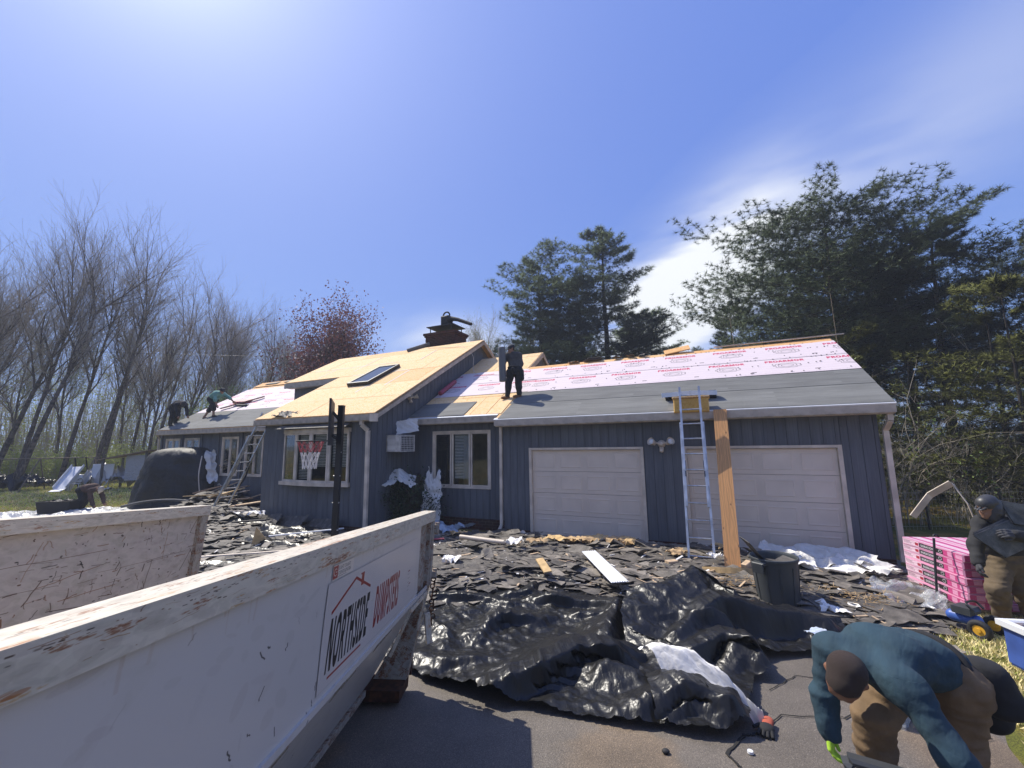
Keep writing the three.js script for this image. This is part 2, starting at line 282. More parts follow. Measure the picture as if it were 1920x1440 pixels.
// ---------------------------------------------------------------- the house (local axes: x along the front, y up, -z back)
const YAW = 0.4322, HX = 6.8893, HZ = -7.874;
const house = thing('ranch_house', 'long blue grey house with roof stripped to sheathing and two white garage doors', 'house', [HX, 0, HZ], -YAW);
const h = (u, y, b) => V(u, y, -b);
const hw = (u, y, b) => [HX + u * Math.cos(YAW) + b * Math.sin(YAW), y, HZ + u * Math.sin(YAW) - b * Math.cos(YAW)];   // house to world
const RS = 0.5734, roofY = (b) => 2.9403 + RS * (b + 0.3154), MS = 0.55, mainY = (b) => 3.22 + MS * (b + 1.576);
const RN = V(0, 1, RS).normalize(), MN = V(0, 1, MS).normalize();      // outward normals of the front slopes
const rp = (u, b, off = 0) => h(u, roofY(b), b).addScaledVector(RN, off), mp = (u, b, off = 0) => h(u, mainY(b), b).addScaledVector(MN, off);
{
  const P = house;
  // a wall face cut into upright strips round its openings; axis 'u' (fixed b) or 'b' (fixed u)
  function strips(a0, a1, yb, yt, holes, step) {
    const cuts = new Set([a0, a1]); for (let a = a0; a < a1; a += step) cuts.add(a); holes.forEach((q) => { cuts.add(q[0]); cuts.add(q[1]); });
    const c = [...cuts].filter((x) => x >= a0 - 1e-6 && x <= a1 + 1e-6).sort((x, y) => x - y), out = [];
    for (let i = 0; i + 1 < c.length; i++) {
      const p = c[i], q = c[i + 1]; if (q - p < 0.012) continue; const m = (p + q) / 2;
      let segs = [[yb, null]]; for (const o of holes) if (m > o[0] && m < o[1]) { const last = segs.pop(); if (o[2] > last[0] + 0.01) segs.push([last[0], o[2]]); segs.push([o[3], null]); }
      for (const s of segs) out.push({ p, q, y0: s[0], top: s[1], grid: true });
    }
    return out;
  }
  function wall(axis, k, a0, a1, yb, yt, holes, out, step = 0.2, gap = 0.008, name = 'siding_board') {
    const S = (a, y, d) => (axis === 'u' ? h(a, y, k + out * d) : h(k + out * d, y, a)), back = [];
    const n = axis === 'u' ? V(0, 0, -out) : V(out, 0, 0);
    const f = typeof yt === 'function' ? yt : () => yt;
    for (const s of strips(a0, a1, yb, yt, holes, 50)) { const t0 = s.top ?? f(s.p), t1 = s.top ?? f(s.q); back.push(slab([S(s.p, s.y0, 0), S(s.q, s.y0, 0), S(s.q, t1, 0), S(s.p, t0, 0)], 0.12, n.clone().negate())); }
    mesh('wall', back, M.backing, P);
    if (!step) return;
    let i = 0;
    for (const s of strips(a0, a1, yb, yt, holes, step)) {
      const g = gap / 2, t0 = s.top ?? f(s.p), t1 = s.top ?? f(s.q); if (Math.max(t0, t1) - s.y0 < 0.03) continue;
      const pr = 0.014 + 0.002 * ((i * 7) % 3) * 0.5;
      mesh(name, slab([S(s.p + g, s.y0, pr), S(s.q - g, s.y0, pr), S(s.q - g, t1, pr), S(s.p + g, t0, pr)], pr - 0.001, n.clone().negate()), [M.sidingA, M.sidingC, M.sidingD][Math.floor(hash3(i++, Math.round(a0 * 10), 4) * 3)], P);
    }
  }
  // ---- garage: front at b = 0, u -7.85 to 0
  const D1 = [-7.125, -4.279], D2 = [-3.43, -0.583], DT = 2.18;
  wall('u', 0, -7.86, 0, 0.12, 2.80, [[D1[0], D1[1], 0, DT], [D2[0], D2[1], 0, DT]], -1);
  wall('b', 0, 0, 6.2, 0.1, (b) => Math.min(roofY(b), roofY(6.2 - b)) - 0.05, [], 1, 0.2);
  for (const fg of [box(-7.86, D1[0], -0.2, 0.12, -0.02, 0.05), box(D1[1], D2[0], -0.2, 0.12, -0.02, 0.05), box(D2[1], 0, -0.2, 0.12, -0.02, 0.05), box(-11.0, -7.87, -0.2, 0.28, -0.22, -0.15), box(-15.3, -11.03, -0.2, 0.20, 1.50, 1.56), box(-24.9, -15.32, -0.2, 0.28, -0.2, -0.15)]) mesh('foundation', fg, M.brick, P);
  for (const [a, b] of [D1, D2]) {
    // frame, then four sections of four raised panels
    const F = [box(a, a + 0.07, 0, DT, -0.06, 0.035), box(b - 0.07, b, 0, DT, -0.06, 0.035), box(a + 0.071, b - 0.071, DT - 0.055, DT, -0.06, 0.035)];
    mesh('door_frame', F, M.trim, P);
    const door = new THREE.Group(); door.name = 'garage_door'; P.add(door);
    const x0 = a + 0.072, x1 = b - 0.072, H = (DT - 0.06) / 4, Wd = (x1 - x0) / 4;
    for (let r = 0; r < 4; r++) {
      mesh('door_section', at(cbox(x1 - x0, H - 0.006, 0.04, 0.004), (x0 + x1) / 2, r * H + H / 2, 0.10 - 0.16), M.doorPaint, door);
      for (let c = 0; c < 4; c++) {
        const cx = x0 + (c + 0.5) * Wd, cy = r * H + H / 2, w = Wd * 0.39, hh = H * 0.32, g = [], R = (e, z) => [V(cx - w + e, cy - hh + e, z), V(cx + w - e, cy - hh + e, z), V(cx + w - e, cy + hh - e, z), V(cx - w + e, cy + hh - e, z)];
        const z0 = -0.04 + 0.0005, L = [R(0, z0), R(0.012, z0 + 0.006), R(0.026, z0 + 0.006), R(0.038, z0 + 0.0015), R(0.05, z0 + 0.0015)], pos = [], uv = [];
        const quad = (A, B, C, D) => { for (const p of [A, B, C, A, C, D]) { pos.push(p.x, p.y, p.z); uv.push(p.x, p.y); } };
        for (let k = 0; k < 4; k++) for (let e = 0; e < 4; e++) quad(L[k][e], L[k][(e + 1) % 4], L[k + 1][(e + 1) % 4], L[k + 1][e]);
        quad(...L[4]); mesh('door_panel', raw(pos, uv), M.doorPaint, door);
      }
    }
  }
  // ---- recess between garage and gable block: b = 0.23
  wall('u', 0.23, -11.02, -7.87, 0.28, 2.98, [[-10.27, -8.39, 1.10, 2.66]], -1);
  // ---- gable block: front b = -1.55, right side u = -11.02
  const BW = [-14.35, -11.72, 1.30, 2.80];
  wall('u', -1.55, -15.3, -11.02, 0.2, 3.08, [BW], -1);
  wall('b', -11.02, -1.55, 8.5, 0.2, (b) => Math.min(mainY(b), mainY(8.54 - b)) - 0.1, [[-0.98, -0.32, 2.12, 2.60]], 1);
  wall('b', -15.3, -1.55, 2, 0.2, (b) => mainY(b) - 0.1, [], -1);
  wall('u', 1.78, -18.45, -15.3, 3.5, mainY(1.5) - 0.1, [], -1);
  wall('b', -18.45, 1.78, 6.7, 3.5, (b) => Math.min(mainY(b), mainY(8.54 - b)) - 0.1, [], -1, 0.4);
  // ---- left wing: b = 0.23, smooth panels parted by battens
  const WW = [[-24.42, -23.4, 1.25, 2.70], [-23.0, -21.98, 1.25, 2.70], [-20.4, -19.42, 1.25, 2.70], [-18.95, -17.95, 1.25, 2.70]];
  wall('u', 0.23, -24.85, -15.32, 0.28, 3.0, WW, -1, 1.24, 0.01, 'siding_panel');
  for (const u of [-24.75, -23.2, -21.8, -20.65, -19.2, -17.7, -16.4]) mesh('batten', box(u - 0.06, u + 0.06, 0.29, 2.99, -0.212, -0.17), M.sidingC, P);
  wall('b', -24.85, 0.23, 8.8, 0.2, (b) => Math.min(roofY(b), roofY(8.9 - b)) - 0.08, [], -1, 0.4);
  mesh('wall', [box(-24.85, -8.3, 0, 3.0, -8.9, -8.8), box(-7.86, 0, 0, 2.8, -6.3, -6.2)], M.backing, P);
  mesh('floor', [box(-24.8, -0.05, -0.1, -0.02, -8.8, -0.28), box(-15.2, -11.1, -0.1, -0.02, -0.27, 1.45)], M.floorBoards, P);
  mesh('partition', [box(-24.7, -11.2, 0, 3.0, -2.6, -2.5), box(-11.0, -8, 0, 3.0, -3.2, -3.1)], M.trim, P);

  // ---- roofs
  const deck = (pts, n) => slab(pts, 0.05, n.clone().negate());
  // coplanar front deck of wing, recess and garage, and back slopes
  const dk = [deck([rp(-24.6, -0.07), rp(-18.3, -0.07), rp(-18.3, 4.54), rp(-24.6, 4.54)], RN), deck([rp(-18.3, -0.07), rp(-15.32, -0.07), rp(-15.32, 2.2), rp(-18.3, 2.2)], RN), deck([rp(-11.0, -0.07), rp(-8.35, -0.07), rp(-8.35, 4.54), rp(-11.0, 4.54)], RN), deck([rp(-7.95, -0.31), rp(0.2, -0.31), rp(0.2, 3.1), rp(-7.95, 3.1)], RN), deck([rp(-8.35, -0.07), rp(-7.95, -0.07), rp(-7.95, 3.1), rp(-8.35, 3.1)], RN)];
  const bk = (u0, u1, b0, y0, b1, y1) => slab([h(u0, y0, b0), h(u0, y1, b1), h(u1, y1, b1), h(u1, y0, b0)], 0.05, V(0, -1, 0));
  dk.push(bk(-24.6, -18.3, 4.54, roofY(4.54), 9.2, 3.05), bk(-11, -8.35, 4.54, roofY(4.54), 9.2, 3.05), bk(-8.3, 0.2, 3.1, roofY(3.1), 6.5, 2.95));
  for (const g of dk) mesh('roof_deck', g, M.osbB, P);
  // main block deck (lower part over the bay, upper part wider) and back slope
  for (const g of [deck([mp(-15.58, -1.72), mp(-10.76, -1.72), mp(-10.76, 1.5), mp(-15.58, 1.5)], MN), deck([mp(-18.68, 1.5), mp(-10.76, 1.5), mp(-10.76, 4.27), mp(-18.68, 4.27)], MN), bk(-18.68, -10.76, 4.27, mainY(4.27), 10.1, 3.2)]) mesh('roof_deck', g, M.osbB, P);
  // sheathing panels on the main block, 2.44 x 1.22 laid in staggered courses
  const K = 1 / Math.hypot(1, MS), ob = [M.osbA, M.osbB, M.osbC, M.osbA];
  function panels(u0, u1, b0, b1, pt, K, mats, name = 'sheathing_panel', off = 0.006, lenU = 2.44, lenS = 1.22, stag = 1.22) {
    let row = 0; for (let b = b0; b < b1 - 0.02; b += lenS * K, row++) {
      const e = Math.min(b1, b + lenS * K);
      for (let u = u0 - (row % 2 ? stag : 0.35), i = 0; u < u1; u += lenU, i++) {
        const p = Math.max(u0, u), q = Math.min(u1, u + lenU); if (q - p < 0.05) continue; const g = 0.006, o = off + 0.006 * hash3(i, row, Math.round(u0 * 7));
        mesh(name, slab([pt(p + g, b + g, o + 0.011), pt(q - g, b + g, o + 0.011), pt(q - g, e - g, o + 0.011), pt(p + g, e - g, o + 0.011)], 0.012), mats[Math.floor(hash3(i + 3, row + 1, Math.round(u1 * 9)) * mats.length)], P);
      }
    }
  }
  panels(-15.58, -10.76, -1.72, 1.496, mp, K, [M.osbA, M.osbC, M.osbB, M.osbA]);
  panels(-18.68, -10.76, 1.5, 4.25, mp, K, [M.osbA, M.osbC, M.osbB, M.osbA]);
  // pale tape and chalk lines over some joints
  mat('tape', [0.72, 0.70, 0.64], 0.8); const tp = [];
  for (const [u0, b0, u1, b1, w] of [[-13.02, 0.9, -13.02, -0.2, 0.05], [-14.9, 1.5, -12.3, 1.5, 0.04], [-18.2, 2.55, -13.6, 2.6, 0.035], [-15.4, 2.0, -15.4, 3.6, 0.04], [-12.2, 0.2, -12.2, 1.45, 0.045], [-16.9, 1.62, -16.9, 2.5, 0.04], [-12.6, 2.6, -12.6, 3.65, 0.04]]) tp.push(bar(mp(u0, b0, 0.026), mp(u1, b1, 0.026), w, 0.002, MN));
  mesh('seam_tape', tp, M.tape, P);
  // recess: lapped felt, bare panels, white underlay, bare panels up to the higher ridge
  const sheetU = (u0, u1, b0, b1, off, m, name, du = 0, jag = 0) => { // a laid sheet with a slightly wavy surface
    const nu = Math.max(2, Math.round((u1 - u0) / 0.14)), nb = 8, pos = [], uv = [], idx = [];
    for (let j = 0; j <= nb; j++) for (let i = 0; i <= nu; i++) {
      const u = u0 + (u1 - u0) * i / nu + (i === 0 ? du * j / nb : 0), b = b0 + (b1 - b0) * j / nb, e = Math.min(1, Math.min(j, nb - j) * 1.0), w = 0.009 * (fbm(u * 1.3, b * 3.0, Math.abs(b0)) - 0.3) * (e ? 1 : 0.4) + 0.004 * vnoise(u * 5, b * 12);
      const p = rp(u, b + (j === nb ? jag * (vnoise(u * 3, 3) - 0.5) : 0), off + w + 0.004); pos.push(p.x, p.y, p.z); uv.push(u - u0, (b - b0) / Math.cos(Math.atan(RS)));
    }
    for (let j = 0; j < nb; j++) for (let i = 0; i < nu; i++) { const a = j * (nu + 1) + i, c = a + nu + 1; idx.push(a, a + 1, c + 1, a, c + 1, c); }
    const n0 = (nu + 1) * (nb + 1); // a lower skin 3 mm under the first and a rim make it a sheet with thickness
    for (let k = 0; k < n0; k++) { pos.push(pos[k * 3] - RN.x * 0.004, pos[k * 3 + 1] - RN.y * 0.004, pos[k * 3 + 2] - RN.z * 0.004); uv.push(uv[k * 2], uv[k * 2 + 1]); }
    const rim = []; for (let i = 0; i <= nu; i++) rim.push(i); for (let j = 1; j <= nb; j++) rim.push(j * (nu + 1) + nu); for (let i = nu - 1; i >= 0; i--) rim.push(nb * (nu + 1) + i); for (let j = nb - 1; j > 0; j--) rim.push(j * (nu + 1));
    for (let i = 0; i < rim.length; i++) { const a = rim[i], b = rim[(i + 1) % rim.length]; idx.push(a, a + n0, b + n0, a, b + n0, b); }
    return mesh(name, raw(pos, uv, idx), m, P);
  };
  panels(-10.98, -8.37, -0.05, 4.5, rp, 1 / Math.hypot(1, RS), [M.osbA, M.osbC, M.osbB], 'sheathing_panel', 0.002);
  panels(-8.36, -7.9, -0.05, 3.05, rp, 1 / Math.hypot(1, RS), [M.osbC], 'sheathing_panel', 0.002);
  sheetU(-10.98, -9.07, -0.06, 0.72, 0.025, M.felt, 'felt_sheet');
  // printed white underlay: words in rows, faint lines, small boxes of small print; the drawn figure is left out (a plain scalloped outline stands there)
  const printW = 1.26, print = ctex(1024, 812, (g, w, hh) => {
    g.fillStyle = '#e9dfe1'; g.fillRect(0, 0, w, hh); srand(9);
    g.fillStyle = '#cfc0c5'; for (let k = 0; k < 7; k++) g.fillRect(0, hh * (0.06 + k * 0.145) + rr(-6, 6), w, 5);
    g.globalAlpha = 0.16; for (let k = 0; k < 60; k++) { g.fillStyle = rnd() < 0.5 ? '#ffffff' : '#b8a4aa'; g.fillRect(rnd() * w, rnd() * hh, rr(80, 400), rr(2, 8)); } g.globalAlpha = 1;
    g.fillStyle = '#cc3d63'; g.strokeStyle = '#cc3d63'; g.lineWidth = 7; g.font = 'bold 122px sans-serif'; g.textAlign = 'center'; g.textBaseline = 'middle'; g.save(); g.translate(w * 0.44, hh * 0.20); g.scale(0.98, 1.15); g.fillText('PROARMOR', 0, 0); g.strokeText('PROARMOR', 0, 0); g.restore();
    g.strokeStyle = '#4d444a'; g.lineWidth = 12; g.beginPath(); const cx = w * 0.46, cy = hh * 0.50;
    for (let k = 0; k <= 200; k++) { const a = k / 200 * Math.PI * 2, r = 1 + 0.16 * Math.abs(Math.sin(a * 4.5)); const x = cx + 200 * r * Math.cos(a), y = cy + 108 * r * Math.sin(a); k ? g.lineTo(x, y) : g.moveTo(x, y); } g.stroke();
    g.lineWidth = 9; for (const k of [0.72, 0.46]) { g.beginPath(); for (let q = 0; q <= 120; q++) { const a = q / 120 * Math.PI * 2, r = k * (1 + 0.14 * Math.abs(Math.sin(a * 3))); const x = cx + 200 * r * Math.cos(a), y = cy + 100 * r * Math.sin(a); q ? g.lineTo(x, y) : g.moveTo(x, y); } g.stroke(); }
    g.fillStyle = '#575055'; g.fillRect(w * 0.84, hh * 0.80, 86, 34); g.fillStyle = '#b9aeb2'; for (let k = 0; k < 3; k++) g.fillRect(w * 0.845, hh * 0.805 + k * 11, 72, 3);
    g.fillStyle = '#8a7d83'; for (let k = 0; k < 9; k++) g.fillRect((k + 0.5) * w / 9, hh * 0.93 + (k % 2) * 14, 12, 8);
  });
  const pm = (n, ox, c) => mat(n, c, 0.75, { map: rep(print, printW, 1.0, ox, 0.0), bumpMap: rep(T.feltB, 2.0, 1.3), bumpScale: 0.006 });
  pm('underlayA', 0.27, [0.84, 0.79, 0.78]); pm('underlayB', 0.62, [0.84, 0.79, 0.78]); pm('underlayC', 0.1, [0.84, 0.79, 0.78]);
  const kU = 1 / Math.hypot(1, RS);
  sheetU(-10.95, -7.55, 1.16, 1.16 + kU, 0.026, M.underlayC, 'underlay_sheet', 0.1); sheetU(-10.95, -8.27, 1.14 + kU, 1.14 + 2 * kU + 0.06, 0.034, M.underlayB, 'underlay_sheet', 0, 0.1);
  sheetU(-7.6, 0.205, 1.12, 1.12 + kU, 0.032, M.underlayA, 'underlay_sheet'); sheetU(-8.27, 0.2, 1.09 + kU, 1.09 + 2 * kU, 0.040, M.underlayB, 'underlay_sheet', 0, 0.03);
  sheetU(-7.87, 0.21, -0.325, 0.49, 0.012, M.felt, 'felt_sheet', 0.06); sheetU(-7.87, 0.21, 0.45, 1.22, 0.020, M.feltB, 'felt_sheet', 0.08);
  panels(-8.3, 0.19, 1.05 + 2 * kU, 3.10, rp, kU, [M.osbD, M.osbB, M.osbD], 'sheathing_panel', 0.004);
  // left wing: felt below, underlay above
  sheetU(-24.6, -15.34, -0.06, 1.40, 0.012, M.felt, 'felt_sheet'); sheetU(-24.6, -15.34, 1.38, 1.38 + kU, 0.018, M.underlayC, 'underlay_sheet'); sheetU(-24.6, -18.35, 1.35 + kU, 1.35 + 2 * kU, 0.025, M.underlayA, 'underlay_sheet'); sheetU(-24.6, -18.35, 1.32 + 2 * kU, 1.32 + 3 * kU - 0.2, 0.03, M.underlayC, 'underlay_sheet');
  panels(-24.6, -18.3, 4.0, 4.52, rp, kU, [M.osbA, M.osbD], 'sheathing_panel', 0.03);
  // staples lines / cap nails in rows on the underlay
  const caps = []; srand(4); for (let k = 0; k < 150; k++) { const u = rr(-7.5, 0.1), b = pick([1.2, 1.62, 1.96, 2.1, 2.5, 2.82]) + rr(-0.03, 0.03); caps.push(at(new THREE.CylinderGeometry(0.014, 0.014, 0.006, 6), ...rp(u, b, 0.052).toArray(), Math.atan(RS))); }
  const cm = mesh('cap_nails', caps, M.blackMatte, P); cm.userData.kind = 'stuff';
  // ---- fascias, drip edges, rakes
  const fas = (u0, u1, b, y, hh = 0.18) => mesh('fascia_board', box(u0, u1, y - hh, y - 0.012, -b, -b + 0.03), M.fascia, P);
  fas(-7.97, 0.21, -0.315, roofY(-0.315)); fas(-11.0, -7.98, -0.075, roofY(-0.075)); fas(-24.62, -15.33, -0.075, roofY(-0.075)); fas(-15.6, -10.76, -1.725, mainY(-1.725), 0.17); fas(-18.7, -15.6, 1.49, mainY(1.49), 0.22);
  const drip = (u0, u1, b, pt) => mesh('drip_edge', [slab([pt(u0, b - 0.02, 0.010), pt(u1, b - 0.02, 0.010), pt(u1, b + 0.06, 0.010), pt(u0, b + 0.06, 0.010)], 0.004), slab([pt(u0, b - 0.02, 0.008), pt(u1, b - 0.02, 0.008), pt(u1, b - 0.02, -0.03), pt(u0, b - 0.02, -0.03)], 0.003)], M.whiteMetal, P);
  drip(-7.98, 0.22, -0.33, rp); drip(-11.0, -7.98, -0.09, rp);
  // soffits
  mesh('soffit', [box(-7.95, 0.2, 2.74, 2.76, -0.0, 0.31), box(-11, -7.96, 2.88, 2.90, -0.2, 0.07), box(-15.55, -10.8, 2.95, 2.97, 1.56, 1.72), box(-18.6, -15.4, mainY(1.5) - 0.22, mainY(1.5) - 0.2, -1.75, -1.5), box(-24.6, -15.4, 2.88, 2.90, -0.2, 0.07)], M.fascia, P);
  const rake = (pt, u, b0, b1, n, m = M.fascia) => mesh('rake_board', slab([pt(u, b0, -0.005), pt(u, b1, -0.005), pt(u, b1, -0.16), pt(u, b0, -0.16)], 0.03, V(1, 0, 0)), m, P);
  rake(mp, -10.79, -1.73, 4.27); rake(mp, -15.6, -1.73, 1.45); rake(mp, -18.71, 1.49, 4.27); rake(rp, 0.19, -0.31, 3.1); rake(rp, -8.37, 3.05, 4.54); rake(rp, -24.63, -0.07, 4.54);
  const rk2 = (u, y0, b0, y1, b1) => mesh('rake_board', slab([h(u, y0 - 0.005, b0), h(u, y1 - 0.005, b1), h(u, y1 - 0.17, b1), h(u, y0 - 0.17, b0)], 0.03, V(1, 0, 0)), M.fascia, P);
  rk2(-10.79, mainY(4.27), 4.275, 3.2, 10.1); rk2(-8.37, roofY(4.54), 4.545, 3.05, 9.2);
  mesh('rake_end', box(-10.90, -10.755, 2.93, 3.14, 1.60, 1.76), M.trim, P);
  // gable end above the garage ridge
  mesh('wall', slab([h(-8.45, 3.0, 0.3), h(-8.45, 3.0, 8.7), h(-8.45, roofY(4.54) - 0.06, 4.54)], 0.05, V(-1, 0, 0)), M.grayWood, P);
  for (let b = 3.2; b < 6; b += 0.2) mesh('siding_board', slab([h(-8.44, 3.6, b + 0.004), h(-8.44, 3.6, b + 0.196), h(-8.44, Math.min(roofY(b + 0.196), roofY(9.08 - b - 0.196)) - 0.08, b + 0.196), h(-8.44, Math.min(roofY(b), roofY(9.08 - b)) - 0.08, b + 0.004)], 0.012, V(1, 0, 0)), M.grayWood, P);

  // ---- windows
  function windowUnit(u0, u1, y0, y1, b, n, opt = {}) {
    const z = -b, f = 0.055, win = mesh('window', [box(u0 - 0.03, u1 + 0.03, y1 - f + 0.03, y1 + 0.03, z - 0.05, z + 0.035), box(u0 - 0.03, u1 + 0.03, y0 - 0.03, y0 + f - 0.03, z - 0.05, z + 0.045), box(u0 - 0.03, u0 + f - 0.03, y0 + f - 0.03, y1 - f + 0.03, z - 0.05, z + 0.033), box(u1 - f + 0.03, u1 + 0.03, y0 + f - 0.03, y1 - f + 0.03, z - 0.05, z + 0.033)], M.trim, P);
    const w = (u1 - u0) / n;
    for (let i = 0; i < n; i++) {
      const a = u0 + i * w + (i ? 0.012 : 0.03), c = u0 + (i + 1) * w - (i < n - 1 ? 0.012 : 0.03), s = 0.042, A = y0 + 0.028, B = y1 - 0.028;
      mesh('sash', [box(a, a + s, A, B, z - 0.03, z + 0.02), box(c - s, c, A, B, z - 0.03, z + 0.02), box(a + s, c - s, A, A + s, z - 0.03, z + 0.019), box(a + s, c - s, B - s, B, z - 0.03, z + 0.019)], M.trim, win);
      mesh('pane', box(a + s, c - s, A + s, B - s, z - 0.008, z - 0.004), M.glass, win);
      if (opt.blinds?.includes(i)) { const sl = []; for (let y = A + s + 0.02 + (opt.blindFrom || 0) * (B - A); y < B - s; y += 0.042) sl.push(box(a + 0.05, c - 0.05, y, y + 0.022, z - 0.085, z - 0.07)); mesh('blind', sl, M.blind, win); }
    }
    return win;
  }
  windowUnit(-10.27, -8.39, 1.10, 2.66, 0.23, 3, { blinds: [1], blindFrom: 0.1 });
  for (const q of WW) windowUnit(q[0], q[1], q[2], q[3], 0.23, 2, { blinds: q[0] > -19.5 ? [1] : [] });
  // bow window of four lights on the gable block, standing out from the wall, with head and sill boards
  {
    const z0 = 1.55, N = 4, [a, c, y0, y1] = BW, bulge = (t) => 0.14 + 0.20 * Math.sin(Math.PI * t), win = new THREE.Group(); win.name = 'bow_window'; P.add(win);
    const pt = (t, y, e = 0) => V(a + 0.02 + (c - a - 0.04) * t, y, z0 + bulge(t) * 0.75 + e - 0.06);
    const head = [], silL = []; for (let i = 0; i < N; i++) { const p = pt(i / N, 0), q = pt((i + 1) / N, 0); head.push(slab([V(p.x, y1, p.z + 0.05), V(q.x, y1, q.z + 0.05), V(q.x, y1, 1.45), V(p.x, y1, 1.45)], 0.11, V(0, -1, 0))); silL.push(slab([V(p.x - (i ? 0 : 0.08), y0 + 0.02, p.z + 0.07), V(q.x + (i === N - 1 ? 0.08 : 0), y0 + 0.02, q.z + 0.07), V(q.x, y0 + 0.02, 1.45), V(p.x, y0 + 0.02, 1.45)], 0.10, V(0, -1, 0))); }
    mesh('window_head', head, M.trim, win); mesh('window_sill', silL, M.trim, win);
    mesh('window_hood', [slab([V(a - 0.05, y1 + 0.17, 1.572), V(c + 0.05, y1 + 0.17, 1.572), V(c + 0.08, y1 + 0.004, 1.86), V(a - 0.08, y1 + 0.004, 1.86)], 0.02, V(0, 1, 0))], M.shingleB, win);
    for (let i = 0; i < N; i++) {
      const p = pt(i / N, 0), q = pt((i + 1) / N, 0), S = (s, y, d) => V(p.x + (q.x - p.x) * s, y, p.z + (q.z - p.z) * s + d), fr = [], Y0 = y0 + 0.02, Y1 = y1 - 0.11, L = p.distanceTo(q), w = 0.06 / L;
      for (const [s0, s1, A, B] of [[0.005, w, Y0, Y1], [1 - w, 0.995, Y0, Y1], [w, 1 - w, Y0, Y0 + 0.05], [w, 1 - w, Y1 - 0.05, Y1]]) fr.push(slab([S(s0, A, 0.025), S(s1, A, 0.025), S(s1, B, 0.025), S(s0, B, 0.025)], 0.05, V(0, 0, -1)));
      mesh('sash', fr, M.trim, win); mesh('pane', slab([S(w, Y0 + 0.05, 0), S(1 - w, Y0 + 0.05, 0), S(1 - w, Y1 - 0.05, 0), S(w, Y1 - 0.05, 0)], 0.004), M.glass, win);
      if (i) { const sl = []; for (let y = Y0 + 0.08 + (i > 1 ? 0.35 : 0); y < Y1 - 0.05; y += 0.042) sl.push(slab([S(w, y, -0.09), S(1 - w, y, -0.09), S(1 - w, y + 0.022, -0.075), S(w, y + 0.022, -0.075)], 0.004)); mesh('blind', sl, M.blind, win); }
    }
  }
  // ---- downspouts
  const spout = (pts, w = 0.075, d = 0.055) => { const g = []; for (let i = 1; i < pts.length; i++) g.push(bar(h(...pts[i - 1]), h(...pts[i]), w, d, V(0, 0, 1))); mesh('downspout', g, M.trim, P); };
  spout([[-11.22, 3.0, -1.70], [-11.22, 2.86, -1.70], [-11.08, 2.70, -1.61], [-11.08, 1.6, -1.605], [-11.08, 0.05, -1.605]], 0.10, 0.07); spout([[-7.93, 2.85, -0.02], [-7.93, 0.2, -0.04], [-7.97, 0.06, -0.14]]); spout([[0.13, 2.78, -0.25], [0.13, 2.62, -0.25], [0.10, 2.45, -0.05], [0.10, 0.1, -0.05]], 0.085, 0.07); spout([[-24.7, 2.95, -0.05], [-24.9, 2.75, 0.15], [-24.9, 0.2, 0.18]]);
  // ---- skylight
  const sk = mesh('skylight', (() => { const g = [], [a, c, b0, b1] = [-13.95, -13.0, 0.36, 1.92]; const q = (u0, u1, v0, v1, t0, t1) => slab([mp(u0, v0, t1), mp(u1, v0, t1), mp(u1, v1, t1), mp(u0, v1, t1)], t1 - t0); g.push(q(a, c, b0, b0 + 0.07, 0, 0.15), q(a, c, b1 - 0.07, b1, 0, 0.15), q(a, a + 0.07, b0 + 0.071, b1 - 0.071, 0, 0.149), q(c - 0.07, c, b0 + 0.071, b1 - 0.071, 0, 0.149)); return g; })(), M.darkMetal, P);
  mat('skyGlass', [0.05, 0.06, 0.07], 0.12, { specularIntensity: 1 }); mesh('pane', slab([mp(-13.88, 0.43, 0.13), mp(-13.07, 0.43, 0.13), mp(-13.07, 1.85, 0.13), mp(-13.88, 1.85, 0.13)], 0.02), M.skyGlass, sk);
  // ---- chimney behind the ridge
  const ch = mesh('chimney', (() => { const g = [], R = (w, d, y0, y1) => g.push(box(-13.05 - w / 2, -13.05 + w / 2, y0, y1, -4.95 - d / 2, -4.95 + d / 2)); R(1.5, 0.95, 5.2, 6.95); R(1.58, 1.03, 6.951, 7.02); R(1.66, 1.11, 7.021, 7.12); return g; })(), M.brick, P);
  mesh('chimney_cap', [slab([h(-13.75, 7.42, 4.45), h(-12.35, 7.42, 4.45), h(-12.35, 7.42, 5.45), h(-13.75, 7.42, 5.45)], 0.03), ...[[-13.6, 4.55], [-12.5, 4.55], [-13.6, 5.35], [-12.5, 5.35]].map(([u, b]) => bar(h(u, 7.12, b), h(u, 7.40, b), 0.03, 0.03)), box(-13.55, -12.55, 7.121, 7.16, -5.35, -4.55)], M.darkMetal, ch);
  // brick courses: single bricks standing a little proud
  const br = []; srand(31); for (let r = 0; r < 12; r++) for (let c = 0; c < 7; c++) { const u = -13.8 + c * 0.215 + (r % 2) * 0.1, w = Math.min(0.2, -12.3 - u); if (w > 0.05) br.push(box(u, u + w, 6.0 + r * 0.078, 6.066 + r * 0.078, -4.474, -4.466 + 0.006 * rnd())); }
  mesh('brick_courses', br, M.brick, ch).userData.kind = 'stuff';
}
